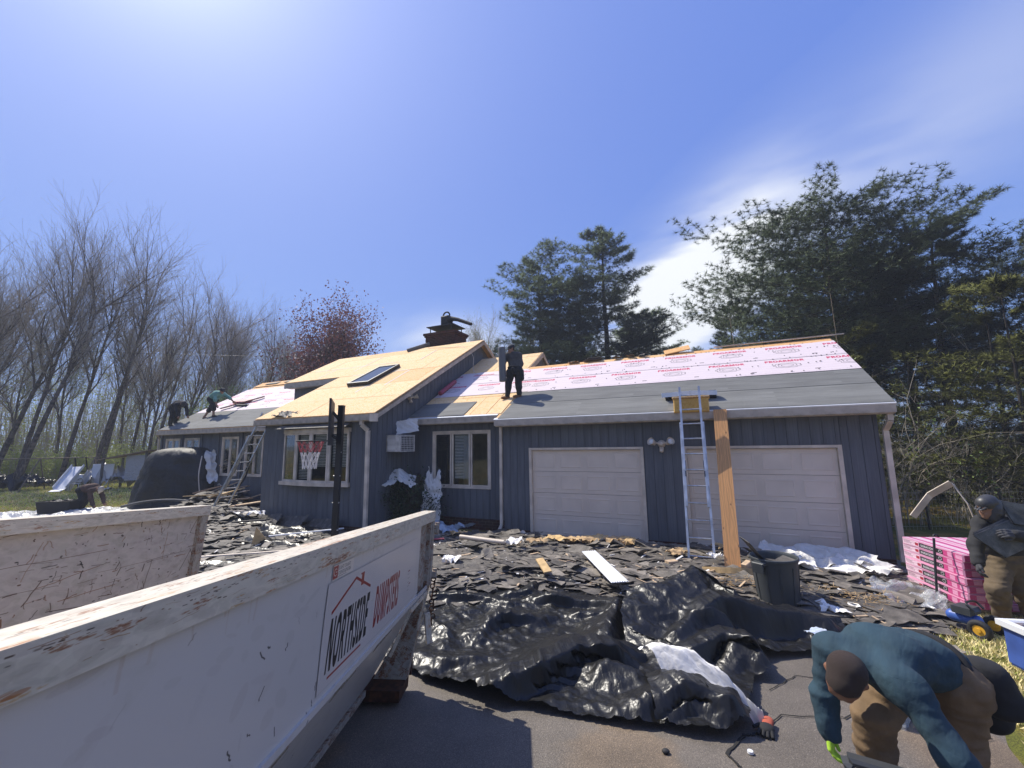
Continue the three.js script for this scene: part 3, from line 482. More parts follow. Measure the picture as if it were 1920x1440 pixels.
// ---------------------------------------------------------------- roll-off dumpster (local: x to the right, y up, z back along its side towards the camera; origin at the near rim's far end)
{
  const A = V(0.0151, -0.0950, -0.9954).normalize(), Lx = A.clone().cross(V(0, 1, 0)).normalize(), N = Lx.clone().cross(A);
  const D = thing('dumpster', 'long white roll off dumpster with open end and rusty scratched rim', 'dumpster', [-0.78, 1.665, -4.2]);
  D.quaternion.setFromRotationMatrix(new THREE.Matrix4().makeBasis(Lx, N, A.clone().negate()));
  D.quaternion.multiply(new THREE.Quaternion().setFromAxisAngle(V(0, 0, 1), -0.036));
  const Z1 = 4.95, W = 2.33;
  srand(77);
  const rustBlot = (g, x, y, r, c) => { for (let k = 0; k < 26; k++) { const a = rnd() * 6.3, q = Math.sqrt(rnd()) * r; g.fillStyle = c; g.globalAlpha = rr(0.1, 0.45); g.beginPath(); g.ellipse(x + Math.cos(a) * q * 1.8, y + Math.sin(a) * q * 0.7, rr(1, r * 0.5), rr(0.6, r * 0.25), rnd() * 0.4, 0, 7); g.fill(); } g.globalAlpha = 1; };
  const grime = (g, w, hh, n, base) => { g.fillStyle = base; g.fillRect(0, 0, w, hh); for (let k = 0; k < n * 14; k++) { const v = 0.5 + 0.5 * rnd(); g.fillStyle = `rgba(${140 * v | 0},${130 * v | 0},${115 * v | 0},${0.02 + 0.05 * rnd()})`; g.beginPath(); g.ellipse(rnd() * w, rnd() * hh, rr(3, 34), rr(2, 16), rnd() * 3, 0, 7); g.fill(); } };
  const scratch = (g, x, y, L, a, w, c, al) => { g.strokeStyle = c; g.globalAlpha = al; g.lineWidth = w; g.beginPath(); g.moveTo(x, y); const n = 4; let px = x, py = y; for (let k = 1; k <= n; k++) { px = x + Math.cos(a) * L * k / n + rr(-2, 2); py = y + Math.sin(a) * L * k / n + rr(-2, 2); g.lineTo(px, py); } g.stroke(); g.globalAlpha = 1; };
  // inner faces: dull paint with gouges and dark scrapes
  const inner = ctex(2048, 512, (g, w, hh) => {
    grime(g, w, hh, 260, '#cfc8c0');
    for (let k = 0; k < 640; k++) scratch(g, rnd() * w, rnd() * hh, rr(5, 45) * (rnd() < 0.08 ? 4 : 1), rnd() < 0.55 ? rr(1.1, 2.0) : rr(-0.35, 0.35), rr(0.8, 3.6), pick(['#3a2c24', '#4a3226', '#241f1e', '#7a4a2c']), rr(0.35, 0.95));
    for (let k = 0; k < 170; k++) { g.fillStyle = pick(['#2b2321', '#5a3b29']); g.globalAlpha = rr(0.4, 0.9); g.beginPath(); g.ellipse(rnd() * w, rnd() * hh, rr(1, 5), rr(1, 4), 0, 0, 7); g.fill(); } g.globalAlpha = 1;
    for (let k = 0; k < 9; k++) scratch(g, rnd() * w, rr(0.2, 0.9) * hh, rr(120, 330), rr(-0.25, 0.2), rr(1, 2.2), '#4a2f20', 0.7);
    for (let k = 0; k < 30; k++) rustBlot(g, rnd() * w, rr(0, 0.06) * hh, rr(4, 14), '#8a4a22');
    for (let k = 0; k < 24; k++) scratch(g, rnd() * w, 0, rr(30, 110), 1.57 + rr(-0.05, 0.05), rr(2, 7), '#a8714a', 0.18);
  });
  const outer = ctex(2048, 512, (g, w, hh) => {
    grime(g, w, hh, 22, '#dcdcdd');
    for (let k = 0; k < 26; k++) scratch(g, (0.50 + 0.12 * rr(-1, 1)) * w, rr(0.35, 0.95) * hh, rr(8, 34), rr(1.2, 2.3), rr(1, 2.4), '#1e1c1c', 0.85);
    for (let k = 0; k < 14; k++) { const x = rnd() * w; for (let q = 0; q < 5; q++) scratch(g, x + rr(-6, 6), 0, rr(20, 120), 1.57, rr(1.5, 5), '#9a6238', rr(0.04, 0.12)); }
    for (let k = 0; k < 26; k++) scratch(g, rnd() * w, rnd() * hh, rr(6, 30), rr(0.8, 2.3), rr(0.7, 1.6), pick(['#50463f', '#77706a']), rr(0.3, 0.8));
    for (let k = 0; k < 14; k++) rustBlot(g, rnd() * w, rr(0, 0.03) * hh, rr(2, 7), '#6a3a1e');
  });
  const rim = ctex(2048, 128, (g, w, hh) => {
    grime(g, w, hh, 80, '#e6e1d4');
    for (let k = 0; k < 190; k++) scratch(g, rnd() * w, rnd() * hh, rr(4, 40), rr(-0.35, 0.35) + (rnd() < 0.15 ? 1.2 : 0), rr(0.6, 1.8), pick(['#9a6a3c', '#7a4c2a', '#b8935c', '#5b3a26']), rr(0.25, 0.75));
    for (let k = 0; k < 90; k++) rustBlot(g, rnd() * w, rnd() * hh, rr(3, 13), pick(['#a85c26', '#7d3d1a', '#c08a4a'])); for (const x of [0.44, 0.46, 0.72]) { rustBlot(g, x * w, hh * 0.5, 26, '#9a4f20'); rustBlot(g, x * w, hh * 0.5, 14, '#5a2a14'); }
    for (let k = 0; k < 260; k++) { g.fillStyle = pick(['#3c2a20', '#6a4128', '#2a2422']); g.globalAlpha = rr(0.4, 0.9); const e = rnd() < 0.6 ? (rnd() < 0.5 ? rr(0, 0.08) : rr(0.92, 1)) : rnd(); g.fillRect(rnd() * w, e * hh, rr(1, 7), rr(1, 4)); } g.globalAlpha = 1;
  });
  const rusty = ctex(256, 256, (g, w, hh) => { grime(g, w, hh, 40, '#b9b2a6'); for (let k = 0; k < 60; k++) rustBlot(g, rnd() * w, rnd() * hh, rr(5, 22), pick(['#7d3d1a', '#5a2a14', '#8f5527'])); for (let k = 0; k < 60; k++) scratch(g, rnd() * w, rnd() * hh, rr(10, 60), rr(1.2, 1.9), rr(1, 3), '#4a2a18', 0.5); });
  const um = (t, sx, sy, ox = 0, oy = 0) => { const c = rep(t, sx, sy, ox, oy); return c; };
  mat('skipInner', [0.80, 0.775, 0.73], 0.6, { map: um(inner, Z1, 0.75) }); mat('skipOuter', [0.78, 0.74, 0.68], 0.34, { map: um(outer, Z1, 0.75), clearcoat: 0.3, clearcoatRoughness: 0.25 });
  mat('skipRim', [0.80, 0.76, 0.69], 0.5, { map: um(rim, Z1, 0.11) }); mat('skipRust', [0.8, 0.78, 0.75], 0.75, { map: um(rusty, 0.35) }); mat('rust', [0.20, 0.085, 0.04], 0.9, { map: um(T.dirtT, 0.3) });
  // plate through section points a -> b, z from z0 to z1, thickness t inwards; uv: x along z, y from the top edge down
  const plate = (a, b, z0, z1, t, nx) => { const P = [V(a[0], a[1], z0), V(a[0], a[1], z1), V(b[0], b[1], z1), V(b[0], b[1], z0)]; return slab(P, t, V(nx[0], nx[1], 0).normalize()); };
  const fl = -1.42;
  for (const side of [0, 1]) {
    const X = (x) => (side ? -W - x : x), s = side ? -1 : 1, nm = 'side_panel';
    // gently dented sheet above the fold: built as a fine grid so that the dents are real
    const dent = (() => {
      const nz = 90, ny = 8, pos = [], uv = [], idx = [];
      for (let j = 0; j <= ny; j++) for (let i = 0; i <= nz; i++) { const z = 0.50 + (Z1 - 0.50) * i / nz, y = -0.085 - 0.565 * j / ny, e = Math.sin(Math.PI * j / ny); pos.push(X(-0.006 - 0.012 * e * (fbm(z * 1.6 + side * 9, y * 2.5, 1.5) - 0.25)), y, z); uv.push(z, 0.75 + y); }
      for (let j = 0; j < ny; j++) for (let i = 0; i < nz; i++) { const a = j * (nz + 1) + i, c = a + nz + 1; idx.push(...(side ? [a, a + 1, c + 1, a, c + 1, c] : [a, c + 1, a + 1, a, c, c + 1])); }
      return raw(pos, uv, idx);
    })();
    mesh(nm, dent, M.skipOuter, D);
    const inn = (() => { const nz = 60, ny = 6, pos = [], uv = [], idx = []; for (let j = 0; j <= ny; j++) for (let i = 0; i <= nz; i++) { const z = 0.0 + Z1 * i / nz, y = -0.085 - 0.565 * j / ny; pos.push(X(-0.05 - 0.012 * (fbm(z * 1.9 + 3 + side * 5, y * 3, 0.5) - 0.25) * Math.sin(Math.PI * j / ny)), y, z); uv.push(z + 0.4 * side, 0.72 + y); } for (let j = 0; j < ny; j++) for (let i = 0; i < nz; i++) { const a = j * (nz + 1) + i, c = a + nz + 1; idx.push(a, a + 1, c + 1, a, c + 1, c); } return raw(pos, uv, idx); })();
    mesh('inner_panel', inn, M.skipInner, D);
    mesh('rim', [at(cbox(0.115, 0.09, Z1 + 0.02, 0.012), X(-0.045), -0.045, Z1 / 2)].map((g) => { const p = g.attributes.position, nrm = g.attributes.normal, uv = g.attributes.uv; for (let i = 0; i < p.count; i++) uv.setXY(i, p.getZ(i), Math.abs(nrm.getY(i)) > 0.5 ? (p.getX(i) - X(-0.045)) : p.getY(i) + 0.02); return g; }), M.skipRim, D);
    mesh('lower_panel', plate([X(-0.008), -0.652], [X(-0.44), fl], 0.16, Z1, 0.006, [-s, 0.4]), M.skipOuter, D);
    mesh('inner_panel', plate([X(-0.052), -0.652], [X(-0.46), fl + 0.03], 0.0, Z1, 0.006, [s, -0.4]), M.skipInner, D);
    mesh('fold_flange', plate([X(0.006), -0.640], [X(0.006), -0.668], 0.16, Z1, 0.012, [-s, 0]), M.skipOuter, D);
    // gusset pockets under the fold: dark open slots with a lip
    for (const z of [1.22, 1.84, 2.5, 3.2, 3.9]) {
      mesh('tarp_hook', [bar(V(X(-0.03), -0.68, z - 0.07), V(X(-0.03), -0.68, z + 0.07), 0.05, 0.012), bar(V(X(-0.03), -0.682, z - 0.07), V(X(-0.10), -0.77, z - 0.07), 0.012, 0.05), bar(V(X(-0.03), -0.682, z + 0.07), V(X(-0.10), -0.77, z + 0.07), 0.012, 0.05)], M.skipRust, D);
    }
    // end post, hinge and latch work
    const post = mesh('end_post', [box(...[X(-0.09), X(0.012)].sort((a, b) => a - b), -0.66, -0.092, 0.0, 0.09), box(...[X(-0.05), X(0.004)].sort((a, b) => a - b), -0.64, -0.092, 0.091, 0.14), plate([X(0.0), -0.66], [X(-0.14), fl - 0.004], 0, 0.10, 0.07, [-s, 0.3])], M.skipRust, D);
    mesh('end_plate', [box(...[X(-0.05), X(-0.035)].sort((a, b) => a - b), -0.655, -0.092, 0.141, 0.54)], M.skipRust, D);
    mesh('hinge', [limb(V(X(0.03), -0.22, -0.03), V(X(0.03), -0.11, -0.03), 0.022, 0.022, 10, true), box(...[X(0.0), X(0.045)].sort((a, b) => a - b), -0.2, -0.13, -0.04, 0.02), limb(V(X(0.03), -0.62, -0.03), V(X(0.03), -0.53, -0.03), 0.022, 0.022, 10, true), box(...[X(0), X(0.045)].sort((a, b) => a - b), -0.6, -0.55, -0.04, 0.02)], M.skipRust, D);
    if (!side) {
      mesh('latch_frame', [bar(V(0.0, -0.70, 0.72), V(0.0, -0.70, 0.16), 0.02, 0.035), bar(V(0.0, -0.71, 0.71), V(-0.13, -1.02, 0.71), 0.02, 0.02), bar(V(0.0, -0.71, 0.18), V(-0.05, -1.0, 0.18), 0.02, 0.02), bar(V(0.0, -0.9, 0.05), V(0.03, -1.15, 0.03), 0.03, 0.05)], M.skipRim, D);
      mesh('latch_chain', Array.from({ length: 13 }, (_, k) => at(new THREE.TorusGeometry(0.02, 0.006, 6, 10), 0.03 + 0.012 * Math.sin(k * 2), -0.62 - k * 0.032, -0.01 + 0.01 * Math.cos(k), 0, (k % 2) * 1.57, 0.2)), M.rust, D);
      mesh('corner_foot', [box(-0.50, -0.14, fl - 0.09, fl - 0.006, 0.0, 0.30), box(-0.24, -0.12, fl - 0.005, fl + 0.12, -0.04, -0.002)], M.rust, D);
      mesh('corner_plate', slab([V(0.0, -0.665, 0.105), V(-0.43, fl, 0.105), V(-0.14, fl, 0.105)], 0.012, V(0, 0, -1)), M.skipRust, D);
      mesh('end_sill', box(-W + 0.14, -0.51, fl - 0.09, fl - 0.006, 0.0, 0.10), M.rust, D);
    }
    mesh('side_rail', [box(...[X(-0.56), X(-0.48)].sort((a, b) => a - b), fl - 0.14, fl - 0.005, -0.02, Z1), box(...[X(-0.50), X(-0.42)].sort((a, b) => a - b), fl - 0.05, fl - 0.006, 0.3, Z1)], M.skipRust, D);
  }
  mesh('floor', box(-W + 0.46, -0.46, fl - 0.004, fl + 0.03, 0, Z1), M.skipRust, D);
  mesh('front_wall', [box(-W + 0.05, -0.05, -0.66, 0, Z1 - 0.06, Z1), slab([V(-W + 0.05, -0.66, Z1), V(-0.05, -0.66, Z1), V(-0.45, fl, Z1), V(-W + 0.45, fl, Z1)], 0.06, V(0, 0, -1))], M.skipOuter, D);
  // ---- stickers: printed vinyl, 1.5 mm proud of the dented side (they follow it, as vinyl does)
  const sticker = (name, z0, z1, y0, y1, w, hh, draw, label) => {
    const nz = 30, ny = 8, pos = [], uv = [], idx = [];
    for (let j = 0; j <= ny; j++) for (let i = 0; i <= nz; i++) { const z = z0 + (z1 - z0) * i / nz, y = y0 + (y1 - y0) * j / ny, e = Math.sin(Math.PI * (-0.085 - y) / 0.565); pos.push(-0.006 - 0.012 * e * (fbm(z * 1.6, y * 2.5, 1.5) - 0.25) + 0.004, y, z); uv.push(1 - i / nz, j / ny); }
    for (let j = 0; j < ny; j++) for (let i = 0; i < nz; i++) { const a = j * (nz + 1) + i, c = a + nz + 1; idx.push(a, a + 1, c + 1, a, c + 1, c); }
    // (u runs towards the open end, so that the words read from outside)
    const g = raw(pos, uv, idx.map((_, k, q) => q[k - (k % 3) + [0, 2, 1][k % 3]]));
    const m = mesh(name, g, mat(name + z0, [0.80, 0.745, 0.68], 0.3, { map: ctex(w, hh, draw), clearcoat: 0.3, clearcoatRoughness: 0.2 }), D); if (label) m.userData.label = label; return m;
  };
  sticker('lettered_sticker', 0.62, 2.26, -0.61, -0.175, 2048, 544, (g, w, hh) => {
    g.fillStyle = '#dddddf'; g.fillRect(0, 0, w, hh); const px = (z) => (2.26 - z) / 1.64 * w, py = (y) => (-0.175 - y) / 0.435 * hh;
    const word = (t, z0, z1, c) => { g.save(); g.font = 'bold 200px sans-serif'; g.fillStyle = c; g.textBaseline = 'alphabetic'; const tw = g.measureText(t).width, W0 = px(z1) - px(z0), H0 = py(-0.548) - py(-0.335); g.transform(1, 0, -0.10, 1, px(z0) + 14, py(-0.548)); g.scale((W0 - 26) / tw, H0 / 146); g.fillText(t, 0, 0); g.lineWidth = 5; g.strokeStyle = c; g.strokeText(t, 0, 0); g.restore(); };
    word('NORTHSIDE', 2.22, 1.69, '#15161c'); word('DUMPSTERS', 1.61, 1.09, '#9e1f24');
    g.strokeStyle = '#a5241f'; g.lineWidth = 17; g.lineJoin = 'miter'; g.beginPath(); g.moveTo(px(2.19), py(-0.312)); g.lineTo(px(1.925), py(-0.215)); g.lineTo(px(1.69), py(-0.305)); g.stroke();
    g.fillStyle = '#a5241f'; g.fillRect(px(1.845), py(-0.212), 46, py(-0.27) - py(-0.212)); g.fillRect(px(1.86), py(-0.206), 66, 9);
    g.fillRect(px(2.17), py(-0.572), px(1.77) - px(2.17), 11);
    g.fillStyle = '#8a2a28'; g.fillRect(px(0.86), py(-0.385), 70, 9); g.fillRect(px(0.82), py(-0.48), 60, 9); g.fillStyle = '#5a5a60'; for (let k = 0; k < 5; k++) g.fillRect(px(0.86), py(-0.41 - k * 0.028), 50 + (k % 2) * 20, 3);
    g.strokeStyle = '#b9b7b4'; g.lineWidth = 2; g.strokeRect(1, 1, w - 2, hh - 2); g.beginPath(); g.moveTo(px(1.66), 0.5 * hh); g.lineTo(px(1.62), 0.5 * hh + 4); g.stroke();
  }, 'white vinyl sticker with black and red lettering under a red roof outline');
  sticker('maker_sticker', 1.99, 2.23, -0.168, -0.105, 512, 134, (g, w, hh) => {
    g.fillStyle = '#e9e6e2'; g.fillRect(0, 0, w, hh); g.fillStyle = '#a3262b'; g.fillRect(8, 8, 112, hh - 16); g.strokeStyle = '#e9e6e2'; g.lineWidth = 9; g.beginPath(); g.arc(64, hh / 2, 32, 0.6, 5.6); g.moveTo(64, hh / 2); g.lineTo(98, hh / 2); g.stroke();
    g.fillStyle = '#222'; g.font = 'bold 46px serif'; g.textBaseline = 'middle'; g.fillText('EAST COAST', 132, 40, 360); g.fillText('CONTAINERS', 132, 88, 360); g.fillRect(132, 116, 200, 4);
  }, 'small white maker sticker with a red square');
}
// ---------------------------------------------------------------- trees
mat('leafGreen', [0.19, 0.29, 0.05], 0.7, { transmission: 0.35, thickness: 0 }); mat('leafPale', [0.20, 0.26, 0.06], 0.7, { transmission: 0.35, thickness: 0 }); mat('leafDark', [0.03, 0.055, 0.022], 0.8);
mat('leafRed', [0.24, 0.10, 0.085], 0.7, { transmission: 0.3, thickness: 0 }); mat('needle', [0.33, 0.42, 0.29], 0.7, { transmission: 0.3, thickness: 0 }); mat('needleLight', [0.45, 0.49, 0.19], 0.75, { transmission: 0.3, thickness: 0 }); mat('hedgeLeaf', [0.36, 0.41, 0.10], 0.8, { transmission: 0.3, thickness: 0 }); mat('budBrown', [0.22, 0.18, 0.10], 0.9);
// a buffer of loose triangles / three-sided twigs (kept lean: no uv needed beyond zero)
class Soup {
  constructor() { this.p = []; this.n = []; }
  tri(a, b, c, n) { this.p.push(a.x, a.y, a.z, b.x, b.y, b.z, c.x, c.y, c.z); for (let k = 0; k < 3; k++) this.n.push(n.x, n.y, n.z); }
  rod(a, b, ra, rb, k = 3) {
    const d = b.clone().sub(a).normalize(), s = Math.abs(d.y) > 0.9 ? V(1, 0, 0) : V(0, 1, 0), x = s.cross(d).normalize(), y = d.clone().cross(x), A = [], B = [], N = [];
    for (let i = 0; i < k; i++) { const t = i / k * 6.2832, n = x.clone().multiplyScalar(Math.cos(t)).addScaledVector(y, Math.sin(t)); N.push(n); A.push(a.clone().addScaledVector(n, ra)); B.push(b.clone().addScaledVector(n, rb)); }
    for (let i = 0; i < k; i++) { const j = (i + 1) % k; for (const [q, m] of [[A[i], N[i]], [A[j], N[j]], [B[j], N[j]], [A[i], N[i]], [B[j], N[j]], [B[i], N[i]]]) { this.p.push(q.x, q.y, q.z); this.n.push(m.x, m.y, m.z); } }
  }
  leaf(c, d, s, w, nrm) { // a pointed leaf: two triangles
    const t = nrm.clone().cross(d).normalize().multiplyScalar(w), tip = c.clone().addScaledVector(d, s), m = c.clone().addScaledVector(d, s * 0.5), n = d.clone().cross(t).normalize();
    const L = m.clone().add(t), R = m.clone().sub(t); this.tri(c, R, tip, n); this.tri(c, tip, L, n);
  }
  geo() { const g = new THREE.BufferGeometry(); g.setAttribute('position', new THREE.Float32BufferAttribute(this.p, 3)); g.setAttribute('normal', new THREE.Float32BufferAttribute(this.n, 3)); const u = new Float32Array(this.p.length / 3 * 2); for (let i = 0; i < u.length / 2; i++) { u[i * 2] = this.p[i * 3] + this.p[i * 3 + 2] * 0.7; u[i * 2 + 1] = this.p[i * 3 + 1]; } g.setAttribute('uv', new THREE.BufferAttribute(u, 2)); return g; }
}
const dirv = () => { const z = rr(-1, 1), a = rnd() * 6.2832, r = Math.sqrt(1 - z * z); return V(r * Math.cos(a), z, r * Math.sin(a)); };
// leafless tree: forked trunk, limbs, fine twigs; optional sprays of opening leaves
function bareTree(s, H, o = {}) {
  srand(s); const wood = new Soup(), twig = new Soup(), leaf = new Soup(), clear = o.clear ?? 0.45, r0 = o.r ?? H * 0.0125;
  let ends = 0;
  const grow = (p, d, L, r, lev) => {
    const n = lev === 0 ? 11 : lev < 3 ? 4 : lev < 5 ? 3 : 2; let q = p.clone(), dd = d.clone(), rr0 = r;
    const S = lev < 3 ? wood : twig;
    for (let i = 0; i < n; i++) {
      const wob = lev === 0 ? 0.035 : lev < 3 ? 0.11 : 0.17, nd = dd.clone().addScaledVector(dirv(), wob).add(V(0, lev ? (o.up ?? 0.06) : 0.03, 0)).normalize();
      const e = q.clone().addScaledVector(nd, L / n), r1 = Math.max(0.0045, rr0 * (lev === 0 ? 0.91 : 0.87)); S.rod(q, e, rr0, r1, lev === 0 ? 8 : lev < 2 ? 6 : lev < 3 ? 4 : 3);
      q = e; dd = nd; rr0 = r1;
      const f = (i + 1) / n; if (lev < (o.levels ?? 4) && f < 1 && (lev > 0 || f > clear)) {
        const k = lev === 0 ? (rnd() < 0.6 ? 2 : 1) : 1 + (rnd() < (lev === 1 ? 0.6 : 0.45) ? 1 : 0);
        for (let c = 0; c < k; c++) { const side = dirv(); side.addScaledVector(dd, -side.dot(dd)).normalize(); const ang = lev === 0 ? rr(0.32, 0.72) : rr(0.4, 0.85); const bd = dd.clone().multiplyScalar(Math.cos(ang)).addScaledVector(side, Math.sin(ang)).add(V(0, 0.16, 0)).normalize(); grow(q, bd, L * (lev === 0 ? (o.br ?? 1) * rr(0.20, 0.36) * (1.3 - f * 0.6) : rr(0.42, 0.68)), rr0 * (lev === 0 ? rr(0.46, 0.66) : rr(0.52, 0.70)), lev + 1); }
      }
    }
    if (lev < (o.levels ?? 4)) { const k = lev === 0 ? 3 : 2; for (let c = 0; c < k; c++) { const side = dirv(); side.addScaledVector(dd, -side.dot(dd)).normalize(); const ang = rr(0.2, 0.5); grow(q, dd.clone().multiplyScalar(Math.cos(ang)).addScaledVector(side, Math.sin(ang)).normalize(), L * (lev === 0 ? (o.br ?? 1) * rr(0.22, 0.30) : rr(0.55, 0.75)), rr0 * 0.78, lev + 1); } }
    else { ends++; if (o.leaf && rnd() < o.leaf) for (let k = 0; k < (o.perEnd ?? 5); k++) { const c = q.clone().addScaledVector(dirv(), o.spread ?? 0.2); leaf.leaf(c, dirv(), (o.size ?? 0.09) * rr(0.7, 1.4), (o.size ?? 0.09) * 0.32, dirv()); } }
  };
  grow(V(0, -0.2, 0), V(o.lean ?? 0.05, 1, 0.02).normalize(), H * (o.trunk ?? 0.84), r0, 0);
  return { wood: wood.geo(), twig: twig.geo(), leaf: leaf.p.length ? leaf.geo() : null, ends };
}
// white pine: straight trunk, whorls of near level limbs carrying tufts of needles
function pineTree(s, H, o = {}) {
  srand(s); const wood = new Soup(), need = new Soup(), base = o.base ?? 0.25; let q = V(0, -0.2, 0), r = H * 0.014; const N = 18, ax = [q];
  for (let i = 1; i <= N; i++) { const e = V((o.lean ?? 0) * H * Math.pow(i / N, 1.5) + 0.012 * H * (fbm(i * 0.4, s) - 0.5), H * i / N, 0.012 * H * (fbm(i * 0.4, s + 9) - 0.5)), r1 = H * 0.014 * (1 - i / N * 0.93); wood.rod(q, e, r, r1, 7); q = e; r = r1; ax.push(e); }
  const along = (t) => { const k = Math.min(N - 1e-3, t * N), i = Math.floor(k); return ax[i].clone().lerp(ax[i + 1], k - i); };
  const tuft = (c, d, R, n) => { for (let k = 0; k < n; k++) { const nd = d.clone().multiplyScalar(0.5).addScaledVector(dirv(), 0.85).normalize(); const tp = c.clone().addScaledVector(nd, R * rr(0.7, 1.25)), sd = dirv().cross(nd).normalize().multiplyScalar(R * 0.046); need.tri(c.clone().add(sd), c.clone().sub(sd), tp, sd.clone().cross(nd).normalize()); } };
  const prof = o.prof ?? ((t) => Math.sin(Math.PI * Math.pow(t, 0.75)) * 0.9 + 0.16), R0 = H * (o.wide ?? 0.22);
  for (let y = base * H; y < H * 0.985; y += rr(0.42, 0.72) * (o.step ?? 1)) {
    const t = (y / H - base) / (1 - base), k = 4 + (rnd() < 0.5 ? 1 : 0), ph = rnd() * 6.28;
    for (let c = 0; c < k; c++) {
      if (rnd() < (o.gap ?? 0.14)) continue; const a = ph + c / k * 6.28 + rr(-0.35, 0.35), L = R0 * prof(t) * rr(0.55, 1.2) * (1 + 0.35 * Math.sin(a + s)), up = 0.04 + 0.55 * t * t, st = along(y / H);
      let p = st.clone(), d = V(Math.cos(a), up, Math.sin(a)).normalize(), br = 0.012 * H * 0.16 * (1.1 - t * 0.7); const n = 6;
      for (let i = 1; i <= n; i++) {
        const e = p.clone().addScaledVector(d, L / n); wood.rod(p, e, br, br * 0.8, 4); br *= 0.8; d = d.clone().add(V(0, i > 3 ? 0.11 : -0.01, 0)).addScaledVector(dirv(), 0.1).normalize();
        if (i >= (o.inner ?? 2)) for (const sd of [-1, 1]) { // side shoots with tufts
          const sdv = V(-d.z * sd, 0.2, d.x * sd).addScaledVector(d, 0.75).normalize(), sl = L * rr(0.18, 0.36) * (1.25 - i / n * 0.6); const m = Math.max(2, Math.round(sl / 0.24)); let sp = e;
          for (let j = 1; j <= m; j++) { const se = sp.clone().addScaledVector(sdv, sl / m).add(V(0, 0.03, 0)); wood.rod(sp, se, 0.010, 0.007, 3); sp = se; tuft(se, sdv, (o.tuft ?? 0.26) * rr(0.8, 1.25), o.n ?? 17); tuft(se.clone().addScaledVector(dirv(), sl * 0.35), sdv, (o.tuft ?? 0.26) * rr(0.8, 1.2), o.n ?? 17); }
        }
        p = e;
      }
      tuft(p, d, (o.tuft ?? 0.21) * 1.1, (o.n ?? 16) + 4);
    }
  }
  tuft(along(0.99), V(0, 1, 0), 0.35, 14);
  return { wood: wood.geo(), need: need.geo() };
}
{
  const mk = (name, label, cat, parts, pos, turn, sc, group) => { const t = thing(name, label, cat, pos, turn, group); for (const [n, g, m] of parts) if (g) { const q = mesh(n, g, m, t); } t.scale.setScalar(sc ?? 1); return t; };
  // prototypes of leafless trees
  const B = [[101, 17, { clear: 0.55, lean: 0.24 }], [102, 18, { clear: 0.52, lean: 0.2, leaf: 0.25, perEnd: 3, size: 0.07 }], [103, 16, { clear: 0.5, lean: 0.22 }], [104, 15, { clear: 0.4, lean: 0.05, up: 0.1 }], [105, 13, { clear: 0.4, lean: 0.16, leaf: 0.5, perEnd: 4, size: 0.08 }]].map((a) => ({ g: bareTree(...a), H: a[1], leafy: !!a[2].leaf }));
  const bareParts = (b) => [['trunk', b.g.wood, M.bark], ['twigs', b.g.twig, M.twig], ['leaves', b.g.leaf, M.leafPale]];
  const L1 = 'tall leafless tree with a leaning grey trunk in the wood beyond the lawn', G1 = 'leafless trees of the wood left of the house';
  const protos = B.map(() => null);
  const bare = (k, x, z, sc, turn, label, group) => {
    const y = 0; if (!protos[k]) { protos[k] = mk('bare_tree', label, 'tree', bareParts(B[k]), [x, y, z], turn, sc, group); protos[k].userData.group = group; if (!group) delete protos[k].userData.group; return protos[k]; }
    const c = copyOf(protos[k], [x, y, z], turn, label); c.scale.setScalar(sc); if (group) c.userData.group = group; else delete c.userData.group; return c;
  };
  // wood along the left: front row trunks seen one by one (x, z from the picture's rays at their depths)
  bare(0, -29.0, -24.5, 0.80, 0.15, 'tallest leafless tree at the left picture edge, crown highest of the wood');
  bare(2, -32.5, -26.0, 0.90, 0.3, 'leafless forked tree second from the left edge behind the swing set');
  bare(1, -28.6, -29.0, 0.80, -0.2, 'leafless tree with thick dark leaning trunk straight behind the white slide');
  bare(0, -25.2, -30.5, 0.72, 0.45, 'slim leafless leaning tree right of the thick dark trunk');
  bare(3, -22.6, -32.0, 0.70, -0.1, 'leafless tree rising straight behind the black covered heap');
  bare(1, -20.2, -33.5, 0.54, 0.5, 'smaller leafless tree with pale opening leaves left of the roof edge workers');
  bare(3, -22.4, -46.0, 0.80, 1.9, 'airy rounded leafless tree standing alone left of the red maple');
  srand(88);
  const spots = []; for (let i = 0; i < 12; i++) spots.push([-36 + 19.5 * i / 11 + rr(-0.5, 0.5), -22.5 - 12 * i / 11 + rr(-0.6, 0.6)]); for (let i = 0; i < 22; i++) { const t = i / 22, a = rr(0, 1); spots.push([-44 + 25 * t + rr(-2, 2), -22 - 24 * t - 12 * a + rr(-2, 2)]); }
  spots.forEach(([x, z], i) => bare(Math.floor(rnd() * 5), x, z, rr(0.92, 1.06) * (0.84 - 0.34 * clamp((x + 38) / 23)), rr(-0.5, 0.5), L1, G1));
  // understorey with fresh leaves, and the hedge-like thicket along the lawn
  const under = bareTree(151, 7, { br: 1.8, trunk: 0.62, clear: 0.15, lean: 0.1, leaf: 0.9, perEnd: 9, size: 0.11, spread: 0.3, levels: 4 });
  const U = mk('young_tree', 'young bright green tree between the trunks left of the roof', 'tree', [['trunk', under.wood, M.bark], ['twigs', under.twig, M.twig], ['leaves', under.leaf, M.leafGreen]], [-19.2, 0, -27.2], 0.2, 0.72);
  for (const [x, z, s, r, l] of [[-17.6, -29.5, 0.70, 2.1, 'young green tree just behind the far roof corner workers'], [-34.5, -24.0, 1.1, 4, 'dark green leafy young tree at the left edge above the hedge'], [-22.5, -31.5, 0.8, 1.2, 'young green tree behind the black covered heap']]) copyOf(U, [x, 0, z], r, l).scale.setScalar(s);
